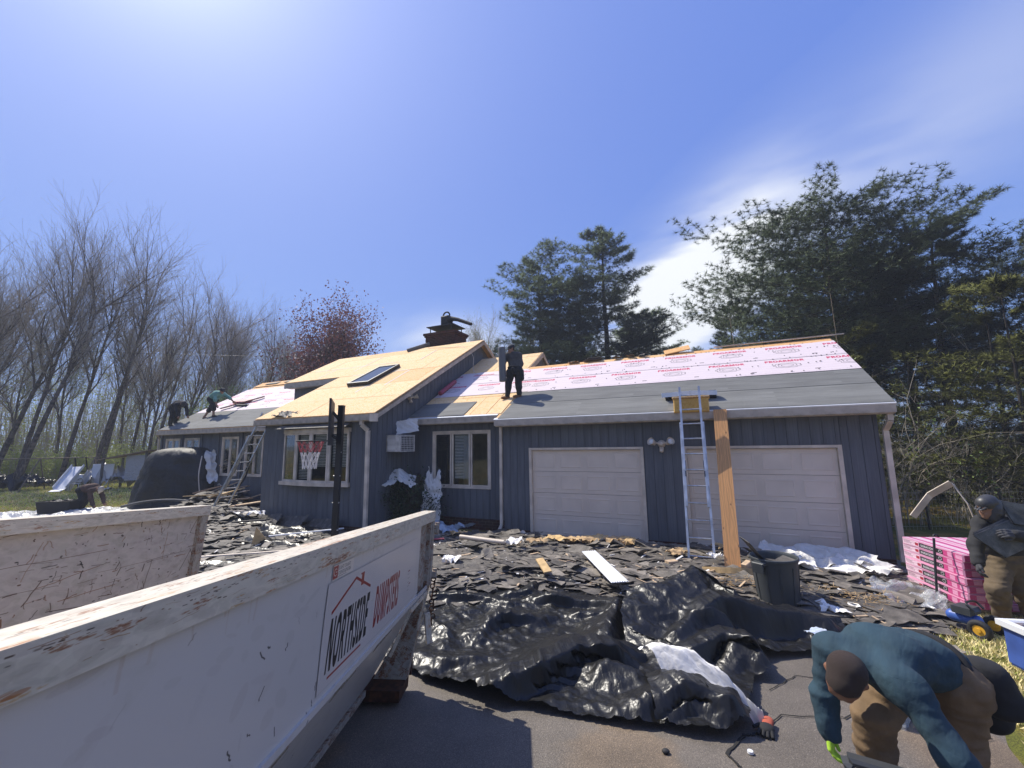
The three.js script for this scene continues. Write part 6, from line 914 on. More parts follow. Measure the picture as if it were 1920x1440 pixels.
{
  const R = (p, wf, wb, over = 0, f = [0, 1], pw = 1.5) => ({ p, wf, wb, over, f, pw });
  const left = [[-1.45, -4.75], [-0.95, -4.3], [-0.88, -4.2], [-0.32, -3.86], [0.38, -3.58], [0.83, -3.42], [1.10, -3.38], [1.30, -3.9], [1.28, -4.6], [1.42, -5.3], [1.75, -6.0], [1.35, -6.35], [0.9, -7.0], [0.31, -7.38], [-0.2, -6.7], [-0.78, -6.55], [-1.3, -6.5], [-1.55, -5.8]];
  const rl = [
    R([[-0.37, -3.87, 0.05], [-0.18, -3.88, 0.13], [0.0, -3.99, 0.20], [0.18, -4.09, 0.23], [0.40, -4.28, 0.26], [0.57, -4.45, 0.28], [0.74, -4.43, 0.25], [0.92, -4.43, 0.22], [1.01, -4.42, 0.13]], 0.24, 0.75, 0.75),
    R([[1.31, -5.72, 0.19], [1.05, -5.06, 0.22], [0.91, -4.70, 0.15]], 0.20, 0.45, 0.5, [0.9, 0.35]),
    R([[-1.4, -6.52, 0.06], [-0.89, -6.42, 0.10], [-0.47, -6.33, 0.08], [-0.09, -6.13, 0.06]], 0.12, 0.30, 0.7), R([[-0.43, -5.09, 0.06], [-0.36, -5.34, 0.12], [-0.20, -5.58, 0.17], [0.09, -5.59, 0.12], [0.29, -5.55, 0.07]], 0.15, 0.40, 0.6, [0.3, 0.9]),
    R([[0.29, -6.29, 0.08], [0.48, -6.24, 0.15], [0.71, -6.17, 0.12], [1.04, -6.07, 0.10], [1.33, -5.74, 0.18]], 0.15, 0.40, 0.7), R([[0.28, -7.38, 0.08], [0.45, -7.15, 0.11], [0.75, -7.05, 0.11], [1.03, -6.9, 0.06]], 0.15, 0.25, 0.6), R([[-0.17, -6.5, 0.05], [0.16, -6.55, 0.11], [0.33, -6.9, 0.09]], 0.13, 0.25, 0.6),
    R([[0.73, -5.70, 0.06], [0.96, -5.62, 0.09], [1.21, -5.62, 0.12]], 0.13, 0.25, 0.6), R([[0.65, -4.19, 0.10], [0.81, -4.08, 0.17], [1.02, -3.98, 0.12]], 0.34, 0.24, 0, [0, 1], 1.2), R([[0.84, -3.47, 0.01], [1.03, -3.58, 0.11], [1.19, -3.63, 0.17]], 0.14, 0.40, 0.4, [0.8, 0.6]),
    R([[-1.2, -4.7, 0.06], [-0.7, -4.45, 0.09], [-0.3, -4.5, 0.05]], 0.2, 0.4, 0.2), R([[-1.1, -5.6, 0.07], [-0.8, -5.2, 0.08], [-0.75, -4.9, 0.05]], 0.15, 0.3, 0.3, [1, 0.3]),
  ];
  tag(mesh('black_tarp', tarpSheet(left, rl, 0.022, 0.02, 1.0), M.tarp), 'shiny wrinkled black tarp spread flat on the drive beside the dumpster end', 'tarp');
  const right = [[1.02, -3.40], [1.22, -3.30], [1.45, -3.25], [1.70, -3.36], [1.95, -3.75], [2.16, -4.10], [2.34, -4.14], [2.45, -4.55], [2.95, -4.62], [3.35, -4.66], [3.62, -4.80], [3.74, -5.1], [3.5, -5.55], [3.0, -5.75], [2.75, -5.75], [2.45, -5.95], [2.2, -6.25], [1.75, -6.05], [1.42, -5.6], [1.22, -5.15], [1.15, -4.6], [1.12, -4.0]];
  const rt = [
    R([[1.46, -5.45, 0.34], [1.72, -5.62, 0.41], [1.93, -5.64, 0.42], [2.18, -5.74, 0.44], [2.38, -5.83, 0.44]], 0.95, 0.30, 0, [0, 1], 1.0), R([[2.38, -5.83, 0.44], [2.50, -5.5, 0.36], [2.58, -5.35, 0.33]], 0.26, 0.5, 0.4, [1, 0.2]),
    R([[1.70, -4.74, 0.17], [1.98, -5.05, 0.24], [2.28, -5.0, 0.26]], 0.30, 0.25, 0.3, [0, 1], 1.1), R([[1.12, -3.60, 0.14], [1.30, -3.66, 0.22], [1.45, -3.60, 0.21], [1.58, -3.48, 0.16], [1.70, -3.47, 0.06]], 0.24, 0.6, 0.6, [0.2, 1], 1.2),
    R([[2.10, -5.1, 0.30], [2.38, -5.30, 0.36], [2.74, -5.18, 0.30], [3.20, -5.18, 0.27], [3.44, -5.06, 0.21], [3.62, -5.0, 0.10]], 0.30, 0.7, 0.5, [0.1, 1], 1.1), R([[1.70, -4.45, 0.16], [2.12, -4.64, 0.25], [2.27, -4.42, 0.25], [2.32, -4.3, 0.14]], 0.22, 0.45, 0.6, [0.4, 0.9], 1.1), R([[2.7, -5.7, 0.16], [2.95, -5.45, 0.22]], 0.2, 0.3, 0, [1, 0]), R([[1.25, -4.9, 0.10], [1.5, -4.5, 0.17], [1.55, -4.1, 0.12]], 0.18, 0.3, 0.4, [1, 0.2]),
  ];
  tag(mesh('black_tarp', tarpSheet(right, rt, 0.022, 0.035, 1.0), M.tarp), 'bulging black tarp heaped in tall folds between trash can and bending worker', 'tarp');
  // tarp spread in the yard beyond the dumpster under the rubble, and the one on the lawn
  const yard = [[-13.2, -18.2], [-10.4, -15.6], [-8.6, -13.6], [-5.6, -11.2], [-3.4, -10.4], [-3.0, -8.6], [-4.4, -6.4], [-6.2, -6.0], [-8.0, -8.0], [-11.5, -12.5], [-14.6, -16.8]];
  srand(44); const ry = []; for (let k = 0; k < 30; k++) { const t = rnd(), x = -12 + 8 * t + rr(-1.3, 1.3), z = -16 + 8.0 * t + rr(-1.3, 1.3); ry.push(R([[x, z, rr(0.08, 0.24)], [x + rr(0.5, 1.3), z + rr(-0.2, 0.5), rr(0.08, 0.22)], [x + rr(1.4, 2.2), z + rr(0.1, 0.9), 0.04]], 0.12, 0.5, 0.1)); }
  tag(mesh('black_tarp', tarpSheet(yard, ry, 0.08, 0.03, 1.4), M.tarp), 'black tarp in glossy folds on the yard between the dumpster and bow window', 'tarp');
  const lawnT = [[-19.6, -15.7], [-17.2, -16.4], [-15.2, -16.9], [-13.2, -16.6], [-12.6, -15.2], [-14.5, -14.4], [-17.0, -14.2], [-20.5, -14.0]], rq = []; for (let k = 0; k < 10; k++) { const x = rr(-19, -14), z = rr(-16, -14.6); rq.push(R([[x, z, 0.1], [x + rr(0.5, 1.2), z + rr(-0.3, 0.3), 0.12]], 0.12, 0.35)); }
  mat('tarpSilver', [0.42, 0.42, 0.42], 0.32, { bumpMap: rep(T.crinkle, 0.9), bumpScale: 0.03 });
  tag(mesh('silver_tarp', tarpSheet(lawnT, rq, 0.09, 0.02, 1.3), M.tarpSilver), 'pale shining tarp spread on the lawn beyond the dumpster wall', 'tarp');
}
// white sheet lying over the tarp
{
  const P = [[1.16, -3.88, 0.45, 0.40], [1.28, -3.84, 0.49, 0.44], [1.42, -3.78, 0.48, 0.46], [1.55, -3.68, 0.45, 0.40], [1.66, -3.58, 0.38, 0.30], [1.75, -3.50, 0.28, 0.18], [1.81, -3.44, 0.22, 0.06], [1.84, -3.42, 0.21, 0.04]], pos = [], uv = [], idx = [], n = 14, m = 60;
  for (let i = 0; i <= m; i++) { const f = i / m * (P.length - 1), k = Math.min(P.length - 2, Math.floor(f)), t = f - k, q = P[k].map((a, e) => a + (P[k + 1][e] - a) * t); for (let j = 0; j <= n; j++) { const s = j / n - 0.5, w = q[3] * (1 + 0.25 * (fbm(f * 2, 3) - 0.5)); pos.push(q[0] + s * w * 0.42, q[2] + 0.02 + 0.05 * Math.cos(s * 5) + 0.045 * (fbm(f * 1.3, s * 7, 2.5) - 0.4) * 2 + 0.02 * (1 - 3 * Math.abs(fbm(f * 2.6, s * 9 + f, 1.5, 3) - 0.45)) - Math.max(0, s) * 0.20, q[1] + s * w * 0.75); uv.push(f * 0.12, s * w); } }
  for (let i = 0; i < m; i++) for (let j = 0; j < n; j++) { const a = i * (n + 1) + j, b = a + n + 1; idx.push(a, a + 1, b + 1, a, b + 1, b); }
  tag(mesh('white_sheet', raw(pos, uv, idx), mat('sheetWhite', [0.86, 0.83, 0.77], 0.45, { bumpMap: rep(T.crinkle, 0.7), bumpScale: 0.008 })), 'long white plastic sheet twisted across the front of the black tarp', 'plastic sheet');
}
sheetThing('white and clear plastic sheeting heaped before the right garage door', crumple(1.7, 1.0, 0.34, 33, 40, 26, 0.25), M.plasticWhite, [5.30, 0.10, -7.72], [0, -0.40, 0]);
sheetThing('cream white plastic sheet end trailing over the shingles by the bundles', crumple(1.0, 0.36, 0.16, 35, 24, 10, 0.4), M.sheetWhite, [5.55, 0.16, -7.02], [0, -0.25, 0.05]);
sheetThing('white plastic fold lying right behind the trash can', crumple(0.9, 0.34, 0.22, 36, 22, 10, 0.4), M.sheetWhite, [4.55, 0.14, -7.35], [0, -0.45, 0]);
sheetThing('small crumpled white bag on the shingles beyond the bending worker', crumple(0.42, 0.32, 0.20, 41, 14, 12, 0.5), M.sheetWhite, [4.12, 0.06, -5.62], [0, -0.5, 0], 'bag', 'plastic_bag');
sheetThing('tiny pale blue plastic bit peeking out left of the worker in teal', crumple(0.16, 0.14, 0.1, 42, 8, 8, 0.4), M.paleBlueMetal, [3.0, 0.34, -4.45], [0, 0.3, 0], 'bag', 'plastic_bag');
sheetThing('tiny white plastic scrap on the shingles right of the trash can', crumple(0.14, 0.1, 0.05, 43, 8, 8, 0.4), M.sheetWhite, [4.35, 0.12, -6.35], [0, 0.3, 0], 'scrap', 'plastic_scrap');

// ---------------------------------------------------------------- roof rubble: torn shingles, boards, paper
const zoneA = [[-2.6, -11.2], [0.2, -10.75], [3.2, -9.35], [6.6, -7.9], [6.5, -7.0], [5.3, -5.5], [4.55, -5.0], [3.9, -5.35], [3.2, -5.75], [2.4, -6.0], [1.6, -6.2], [0.6, -6.8], [-0.2, -6.5], [-1.5, -6.3], [-2.2, -8.0]], zoneB = [[-14.2, -18.9], [-11.2, -17.0], [-8.9, -14.0], [-6.0, -11.4], [-3.3, -10.9], [-2.4, -9.6], [-3.4, -7.6], [-6.0, -7.4], [-8.6, -10.6], [-12.4, -15.8]];
const rubY = (x, z) => { const d = inPoly(zoneA, x, z) ? polyDist(zoneA, x, z) : 0, e = inPoly(zoneB, x, z) ? polyDist(zoneB, x, z) : 0; const pile = 0.62 * Math.exp(-((x + 10.4) ** 2 / 2.2 + (z + 15.6) ** 2 / 3.2)) + 0.3 * Math.exp(-((x + 8.3) ** 2 / 2 + (z + 13.4) ** 2 / 2)); return gy(x, z) + Math.min(1, Math.max(d, e) * 1.6) * (0.05 + 0.13 * fbm(x * 0.9, z * 0.9, 1.5)) + pile; };
{
  mat('rubbleDirt', [0.52, 0.475, 0.43], 1, { map: rep(T.granule, 0.5), bumpMap: rep(T.bumpf, 0.2), bumpScale: 0.006 });
  const heap = (poly, step, label) => { const xs = poly.map((p) => p[0]), zs = poly.map((p) => p[1]), x0 = Math.min(...xs), z0 = Math.min(...zs), nx = Math.ceil((Math.max(...xs) - x0) / step), nz = Math.ceil((Math.max(...zs) - z0) / step), pos = [], uv = [], idx = [], id = new Map(); const v = (i, j) => { const k = i * 4096 + j; if (!id.has(k)) { const x = x0 + i * step, z = z0 + j * step; id.set(k, pos.length / 3); pos.push(x, rubY(x, z) + 0.016 + 0.03 * (fbm(x * 5, z * 5, 2.5, 3) - 0.4), z); uv.push(x, z); } return id.get(k); }; for (let i = 0; i < nx; i++) for (let j = 0; j < nz; j++) { const x = x0 + (i + 0.5) * step, z = z0 + (j + 0.5) * step; if (inPoly(poly, x, z)) idx.push(v(i, j), v(i, j + 1), v(i + 1, j + 1), v(i, j), v(i + 1, j + 1), v(i + 1, j)); } const m = tag(mesh('rubble_bed', raw(pos, uv, idx), M.rubbleDirt), label, 'rubble', null, 'stuff'); return m; };
  heap(zoneA, 0.07, 'bed of fine dark roofing rubble before the garage'); heap(zoneB, 0.16, 'bed of dark roofing rubble between dumpster and bow window');
  // torn shingle pieces: bent plates with torn edges, a few variants
  const piece = (s, L, D) => { srand(s); const nx = 5, nz = 2, pos = [], idx = [], uv = [], bend = rr(-0.16, 0.22), tw = rr(-0.25, 0.25), t = 0.007; const base = []; for (let j = 0; j <= nz; j++) for (let i = 0; i <= nx; i++) { const a = i / nx - 0.5, b = j / nz - 0.5, tab = j === nz && i % 2 === 1 ? -0.06 : 0; base.push([a * L + rr(-0.02, 0.02), bend * L * (0.25 - a * a) + tw * a * b * D + rr(-0.006, 0.006), b * D + rr(-0.02, 0.02) + tab * D]); } const n = base.length; for (const q of base) { pos.push(...q); uv.push(q[0], q[2]); } for (const q of base) { pos.push(q[0], q[1] - t, q[2]); uv.push(q[0], q[2]); } for (let j = 0; j < nz; j++) for (let i = 0; i < nx; i++) { const a = j * (nx + 1) + i, c = a + nx + 1; idx.push(a, c, c + 1, a, c + 1, a + 1, a + n, c + 1 + n, c + n, a + n, a + 1 + n, c + 1 + n); } const rim = []; for (let i = 0; i <= nx; i++) rim.push(i); for (let j = 1; j <= nz; j++) rim.push(j * (nx + 1) + nx); for (let i = nx - 1; i >= 0; i--) rim.push(nz * (nx + 1) + i); for (let j = nz - 1; j > 0; j--) rim.push(j * (nx + 1)); for (let i = 0; i < rim.length; i++) { const a = rim[i], b = rim[(i + 1) % rim.length]; idx.push(a, b, b + n, a, b + n, a + n); } const g = raw(pos, uv, idx).toNonIndexed(); g.computeVertexNormals(); return g; };
  const geos = []; for (let k = 0; k < 18; k++) { srand(500 + k); geos.push(piece(600 + k, [0.34, 0.44, 0.62, 0.24, 0.38, 0.7][k % 6], [0.22, 0.13, 0.27, 0.19, 0.11, 0.16][k % 6])); }
  const ms = [M.shingleA, M.shingleB, M.shingleC, M.shingleA];
  srand(710); const spots = [];
  const fill = (poly, n, key) => { const xs = poly.map((p) => p[0]), zs = poly.map((p) => p[1]); let k = 0, guard = 0; while (k < n && guard++ < 200000) { const x = rr(Math.min(...xs), Math.max(...xs)), z = rr(Math.min(...zs), Math.max(...zs)); if (!inPoly(poly, x, z)) continue; spots.push({ x, z, key, d: Math.hypot(x, z, 2) }); k++; } };
  fill(zoneA, 2300, 'A'); fill(zoneB, 1500, 'B');
  const strip = [[4.55, -5.2], [5.0, -5.75], [4.6, -5.0], [3.95, -4.2], [3.6, -3.9], [3.9, -4.5], [4.2, -5.0]]; fill(strip, 34, 'C');
  spots.sort((a, b) => a.d - b.d); const seenN = { A: 0, B: 0, C: 0 }, lim = { A: 190, B: 60, C: 30 }, rest = { A: [[], [], []], B: [[], [], []], C: [[], [], []] };
  const lab = { A: ['torn dark roof shingle lying in the rubble before the garage doors', 'torn shingles before the garage doors'], B: ['torn dark roof shingle lying in the rubble behind the dumpster', 'torn shingles behind the dumpster'], C: ['torn dark roof shingle along the edge of drive and dry grass', 'torn shingles along the grass edge'] };
  for (const s of spots) {
    const gi = Math.floor(rnd() * geos.length), y = rubY(s.x, s.z) + rr(0.02, s.key === 'C' ? 0.03 : 0.085), e = new THREE.Euler((rnd() - 0.5) * (rnd() < 0.08 ? 1.1 : 0.24), rr(-0.9, 0.9) + (rnd() < 0.25 ? 1.57 : 0) - YAW, (rnd() - 0.5) * (rnd() < 0.07 ? 1.0 : 0.2), 'YXZ'), mi = Math.floor(rnd() * 4);
    const hb = (s.x - HX) * Math.sin(YAW) - (s.z - HZ) * Math.cos(YAW); if (hb > -0.35 && s.x > -2) continue;
    if (seenN[s.key] < lim[s.key]) { seenN[s.key]++; const m = mesh('torn_shingle', geos[gi], ms[mi]); m.position.set(s.x, y, s.z); m.rotation.copy(e); tag(m, lab[s.key][0], 'shingle', lab[s.key][1]); }
    else rest[s.key][mi % 3].push(geos[gi].clone().applyMatrix4(new THREE.Matrix4().compose(V(s.x, y, s.z), new THREE.Quaternion().setFromEuler(e), V(1, 1, 1))));
  }
  for (const [k, l] of [['A', 'torn shingles covering the ground before the garage, smaller ones'], ['B', 'torn shingles covering the yard behind the dumpster, smaller ones']]) { const t = thing('shingle_rubble', l, 'rubble'); t.userData.kind = 'stuff'; rest[k].forEach((g, i) => { if (g.length) mesh('pieces', g, ms[i], t); }); }
  // splinters and grit
  srand(720); const sp = [], sw = []; for (let k = 0; k < 900; k++) { const p = rnd() < 0.6 ? zoneA : zoneB, xs = p.map((q) => q[0]), zs = p.map((q) => q[1]), x = rr(Math.min(...xs), Math.max(...xs)), z = rr(Math.min(...zs), Math.max(...zs)); if (!inPoly(p, x, z)) continue; (rnd() < 0.7 ? sp : sw).push(at(new THREE.BoxGeometry(rr(0.03, 0.22), 0.008, rr(0.01, 0.03)), x, rubY(x, z) + rr(0.05, 0.12), z, rr(-0.3, 0.3), rnd() * 6.3, rr(-0.3, 0.3))); }
  tag(mesh('splinters', sp.map((g) => boxUV(g)), M.rawWood), 'pale wood splinters strewn over the rubble', 'splinters', null, 'stuff'); tag(mesh('plastic_bits', sw.map((g) => boxUV(g)), M.sheetWhite), 'small white bits strewn over the rubble', 'litter', null, 'stuff');
  // single things on the rubble
  const put = (name, label, cat, geo, m, x, z, dy, rot = [0, 0, 0]) => { const q = mesh(name, geo, m); q.position.set(x, rubY(x, z) + dy, z); q.rotation.set(...rot, 'YXZ'); return tag(q, label, cat); };
  mat('kraft', [0.66, 0.46, 0.22], 0.9, { map: rep(T.mottle, 0.3) });
  put('metal_strip', 'white ribbed metal soffit strip lying on the rubble before the left door', 'metal strip', (() => { const g = [at(cbox(0.26, 0.006, 1.62, 0.001), 0, 0, 0)]; for (let k = -3; k <= 3; k++) g.push(at(cbox(0.012, 0.012, 1.62, 0.002), k * 0.036, 0.008, 0)); return g; })(), M.whiteMetal, 1.44, -7.15, 0.20, [0.02, 0.10, 0.02]);
  put('board_offcut', 'short yellow board offcut on the back edge of the flat tarp', 'offcut', at(cbox(0.13, 0.025, 0.46, 0.004), 0, 0, 0), M.kraft, 0.47, -7.15, 0.24, [0.2, 0.25, 0.1]);
  put('plastic_pipe', 'white plastic pipe lying by the recess before the left door', 'pipe', at(new THREE.CylinderGeometry(0.045, 0.045, 1.25, 16, 1, false), 0, 0, 0, 0, 0, Math.PI / 2), M.trim, -0.72, -9.42, 0.16, [0, -0.62, 0.02]);
  put('ball', 'small white ball at the foot of the left door frame', 'ball', new THREE.SphereGeometry(0.075, 20, 14), M.trim, 0.2, -10.35, 0.09);
  put('plastic_bag', 'white crumpled bag on the rubble right of the white pipe', 'bag', crumple(0.34, 0.28, 0.2, 51, 12, 10, 0.5), M.sheetWhite, -0.02, -8.95, 0.09); put('plastic_bag', 'small torn white bag on the rubble close to the dumpster end', 'bag', crumple(0.3, 0.24, 0.14, 52, 12, 10, 0.5), M.sheetWhite, -1.15, -7.85, 0.09);
  put('plastic_sheet', 'pale blue plastic sheet crumpled below the recess window', 'plastic sheet', crumple(1.15, 0.55, 0.34, 53, 22, 12, 0.5), mat('blueFilm', [0.45, 0.55, 0.66], 0.35, { transmission: 0.3, thickness: 0, bumpMap: rep(T.crinkle, 0.5), bumpScale: 0.012 }), -1.75, -10.7, 0.07, [0, -0.5, 0]);
  const paper = [[1.05, -9.3, 0.75, 0.3, 'large tan paper strip before the left door, left end of the row'], [1.35, -9.15, 0.5, 0.24, 'tan paper strip in the middle of the left door row'], [1.72, -9.3, 0.6, 0.3, 'crumpled tan paper right of the middle before the left door'], [2.15, -9.1, 0.55, 0.34, 'brown torn paper before the right corner of the left door'], [2.35, -8.95, 0.35, 0.3, 'folded brown paper piece nearest the blue strip between doors'], [0.45, -9.05, 0.42, 0.26, 'brown paper piece right of the white bag'], [-1.35, -10.1, 0.4, 0.2, 'tan paper scrap by the blue plastic sheet'], [3.0, -8.05, 0.34, 0.26, 'tan cardboard piece between the ladder feet'], [4.05, -8.35, 0.4, 0.3, 'brown cardboard piece right behind the leaning plank']];
  paper.forEach(([x, z, w, d, l], i) => put('paper_scrap', l, 'paper', crumple(w, d, 0.17, 60 + i * 3, 14, 10, 0.4), i % 2 ? M.cardboard : M.kraft, x, z, 0.08, [0, rr(-0.6, 0.6), 0]));
  put('curved_trim', 'curved yellow wood trim lying at the foot of the plank', 'trim', (() => { const g = []; for (let k = 0; k < 9; k++) { const a = -0.6 + k * 0.15, b = a + 0.15; g.push(bar(V(1.0 * Math.sin(a), 0, 0.9 - 1.0 * Math.cos(a)), V(1.0 * Math.sin(b), 0, 0.9 - 1.0 * Math.cos(b)), 0.02, 0.09)); } return g; })(), M.kraft, 3.75, -6.95, 0.10, [0.3, 2.9, 0]);
  put('wood_block', 'small reddish wood block before the ladder feet', 'wood block', at(cbox(0.20, 0.09, 0.12, 0.008), 0, 0, 0), M.rawWood, 2.72, -7.55, 0.10, [0, 0.3, 0]); put('wood_block', 'pale wood block right at the foot of the plank', 'wood block', at(cbox(0.16, 0.16, 0.1, 0.008), 0, 0, 0), M.rawWood, 3.86, -7.25, 0.10, [0, 0.5, 0.3]);
  put('plastic_bag', 'small clear white bag hanging at the right ladder foot', 'bag', crumple(0.22, 0.22, 0.24, 57, 12, 10, 0.5), M.plasticWhite, 3.48, -7.55, 0.08);
  put('red_stick', 'dark red stick lying at the dumpster end below the recess', 'stick', at(new THREE.CylinderGeometry(0.018, 0.018, 0.8, 8), 0, 0, 0, 0, 0, 1.57), M.roofRed, -1.95, -9.5, 0.16, [0, 0.1, 0]);
  srand(730); const brown = new Soup(); for (const [cx, cz, n] of [[3.35, -6.5, 90], [4.7, -5.75, 130], [4.2, -6.0, 60]]) for (let k = 0; k < n; k++) { const x = cx + rr(-0.35, 0.35), z = cz + rr(-0.25, 0.25), y = rubY(x, z) + rr(0.08, 0.13); brown.rod(V(x, y, z), V(x + rr(-0.09, 0.09), y + rr(-0.02, 0.03), z + rr(-0.09, 0.09)), 0.004, 0.003, 3); } tag(mesh('dead_needles', brown.geo(), M.cardboard), 'brown dead pine needles in clumps on the shingle rubble', 'needles', null, 'stuff');
  // wood pile by the wing: boards, gutter pieces, sacks
  const boards = [[-10.7, -15.9, 1.6, 0.5, 0.35, 'rawWood', 'tan broken board on top of the rubble pile at the ladder'], [-10.2, -15.5, 1.3, -0.3, 0.15, 'oldWood', 'old brown board in the rubble pile by the left wing'], [-9.8, -15.2, 1.9, -0.75, 0.12, 'trim', 'long white trim board sloping out of the rubble pile'], [-11.0, -16.4, 1.2, 1.1, 0.5, 'rawWood', 'pale board standing askew at the back of the rubble pile'], [-10.0, -14.8, 1.1, 0.9, 0.2, 'kraft', 'yellowish board stub in front of the rubble pile'], [-9.4, -14.4, 1.5, -0.4, 0.1, 'oldWood', 'dark board at the foot of the rubble pile'], [-9.2, -15.3, 1.4, 0.25, 0.3, 'rawWood', 'tan board leaning against the gable block corner'], [-8.6, -13.8, 1.2, 0.5, 0.1, 'rawWood', 'reddish board lying before the gable block corner'], [-10.9, -15.1, 0.9, 0.2, 0.25, 'oldWood', 'brown offcut left on the rubble pile'], [-10.5, -14.5, 1.7, -0.15, 0.05, 'kraft', 'yellow long board lying across the front of the rubble pile'], [-8.0, -12.4, 1.0, -0.6, 0.08, 'trim', 'white curved trim length below the bow window'], [-7.2, -11.7, 1.3, -0.35, 0.1, 'shingleB', 'dark board leaning at the base of the bow window wall']];
  boards.forEach(([x, z, L, ry, rz, m, l]) => put('board', l, 'board', at(cbox(L, 0.035, 0.13, 0.004), 0, 0, 0), M[m], x, z, 0.16 + L * 0.2 * rz, [rr(-0.2, 0.2), ry, rz]));
  put('white_sack', 'white sack lying on the rubble pile under the left wing windows', 'sack', crumple(0.9, 0.6, 0.45, 71, 16, 12, 0.4), M.sheetWhite, -10.9, -16.5, 0.22); put('white_sack', 'crumpled white plastic below the corner of the gable block', 'sack', crumple(0.75, 0.4, 0.22, 72, 16, 12, 0.4), M.sheetWhite, -7.6, -12.3, 0.12);
  put('plywood_wedge', 'tan triangular plywood piece standing on the black tarp', 'plywood', slab([V(-0.12, 0, 0), V(0.22, 0, 0), V(-0.05, 0.36, 0)], 0.015), M.kraft, -5.65, -9.5, 0.10, [0, 0.4, 0]);
  put('metal_strip', 'thin pale strip lying along the yard tarp toward the dumpster', 'metal strip', bar(V(-1.0, 0, 0), V(1.0, 0, 0), 0.06, 0.02), M.trim, -5.2, -8.3, 0.16, [0, 0.25, 0]); put('metal_strip', 'second pale strip lying on the yard tarp nearer the house', 'metal strip', bar(V(-0.8, 0, 0), V(0.8, 0, 0), 0.07, 0.02), M.whiteMetal, -4.9, -10.2, 0.2, [0, 0.5, 0]);
  put('felt_sheet_scrap', 'grey felt square lying at the near end of the yard tarp', 'felt', crumple(0.9, 0.7, 0.03, 75, 10, 10, 0.1), M.felt, -4.3, -7.5, 0.12);
  for (const [u, l] of [[-14.6, 'dark felt sheet leaning at the left base of the bow window wall'], [-13.6, 'dark felt sheet leaning at the middle base of the bow window wall'], [-12.4, 'dark felt sheet leaning at the right base of the bow window wall']]) { const q = mesh('felt_sheet_scrap', crumple(1.3, 0.5, 0.06, Math.round(-u), 12, 8, 0.15), M.shingleB); q.position.set(...hw(u, 0.18, -1.85)); q.rotation.set(0.8, -YAW, 0.15, 'YXZ'); tag(q, l, 'felt'); }
}
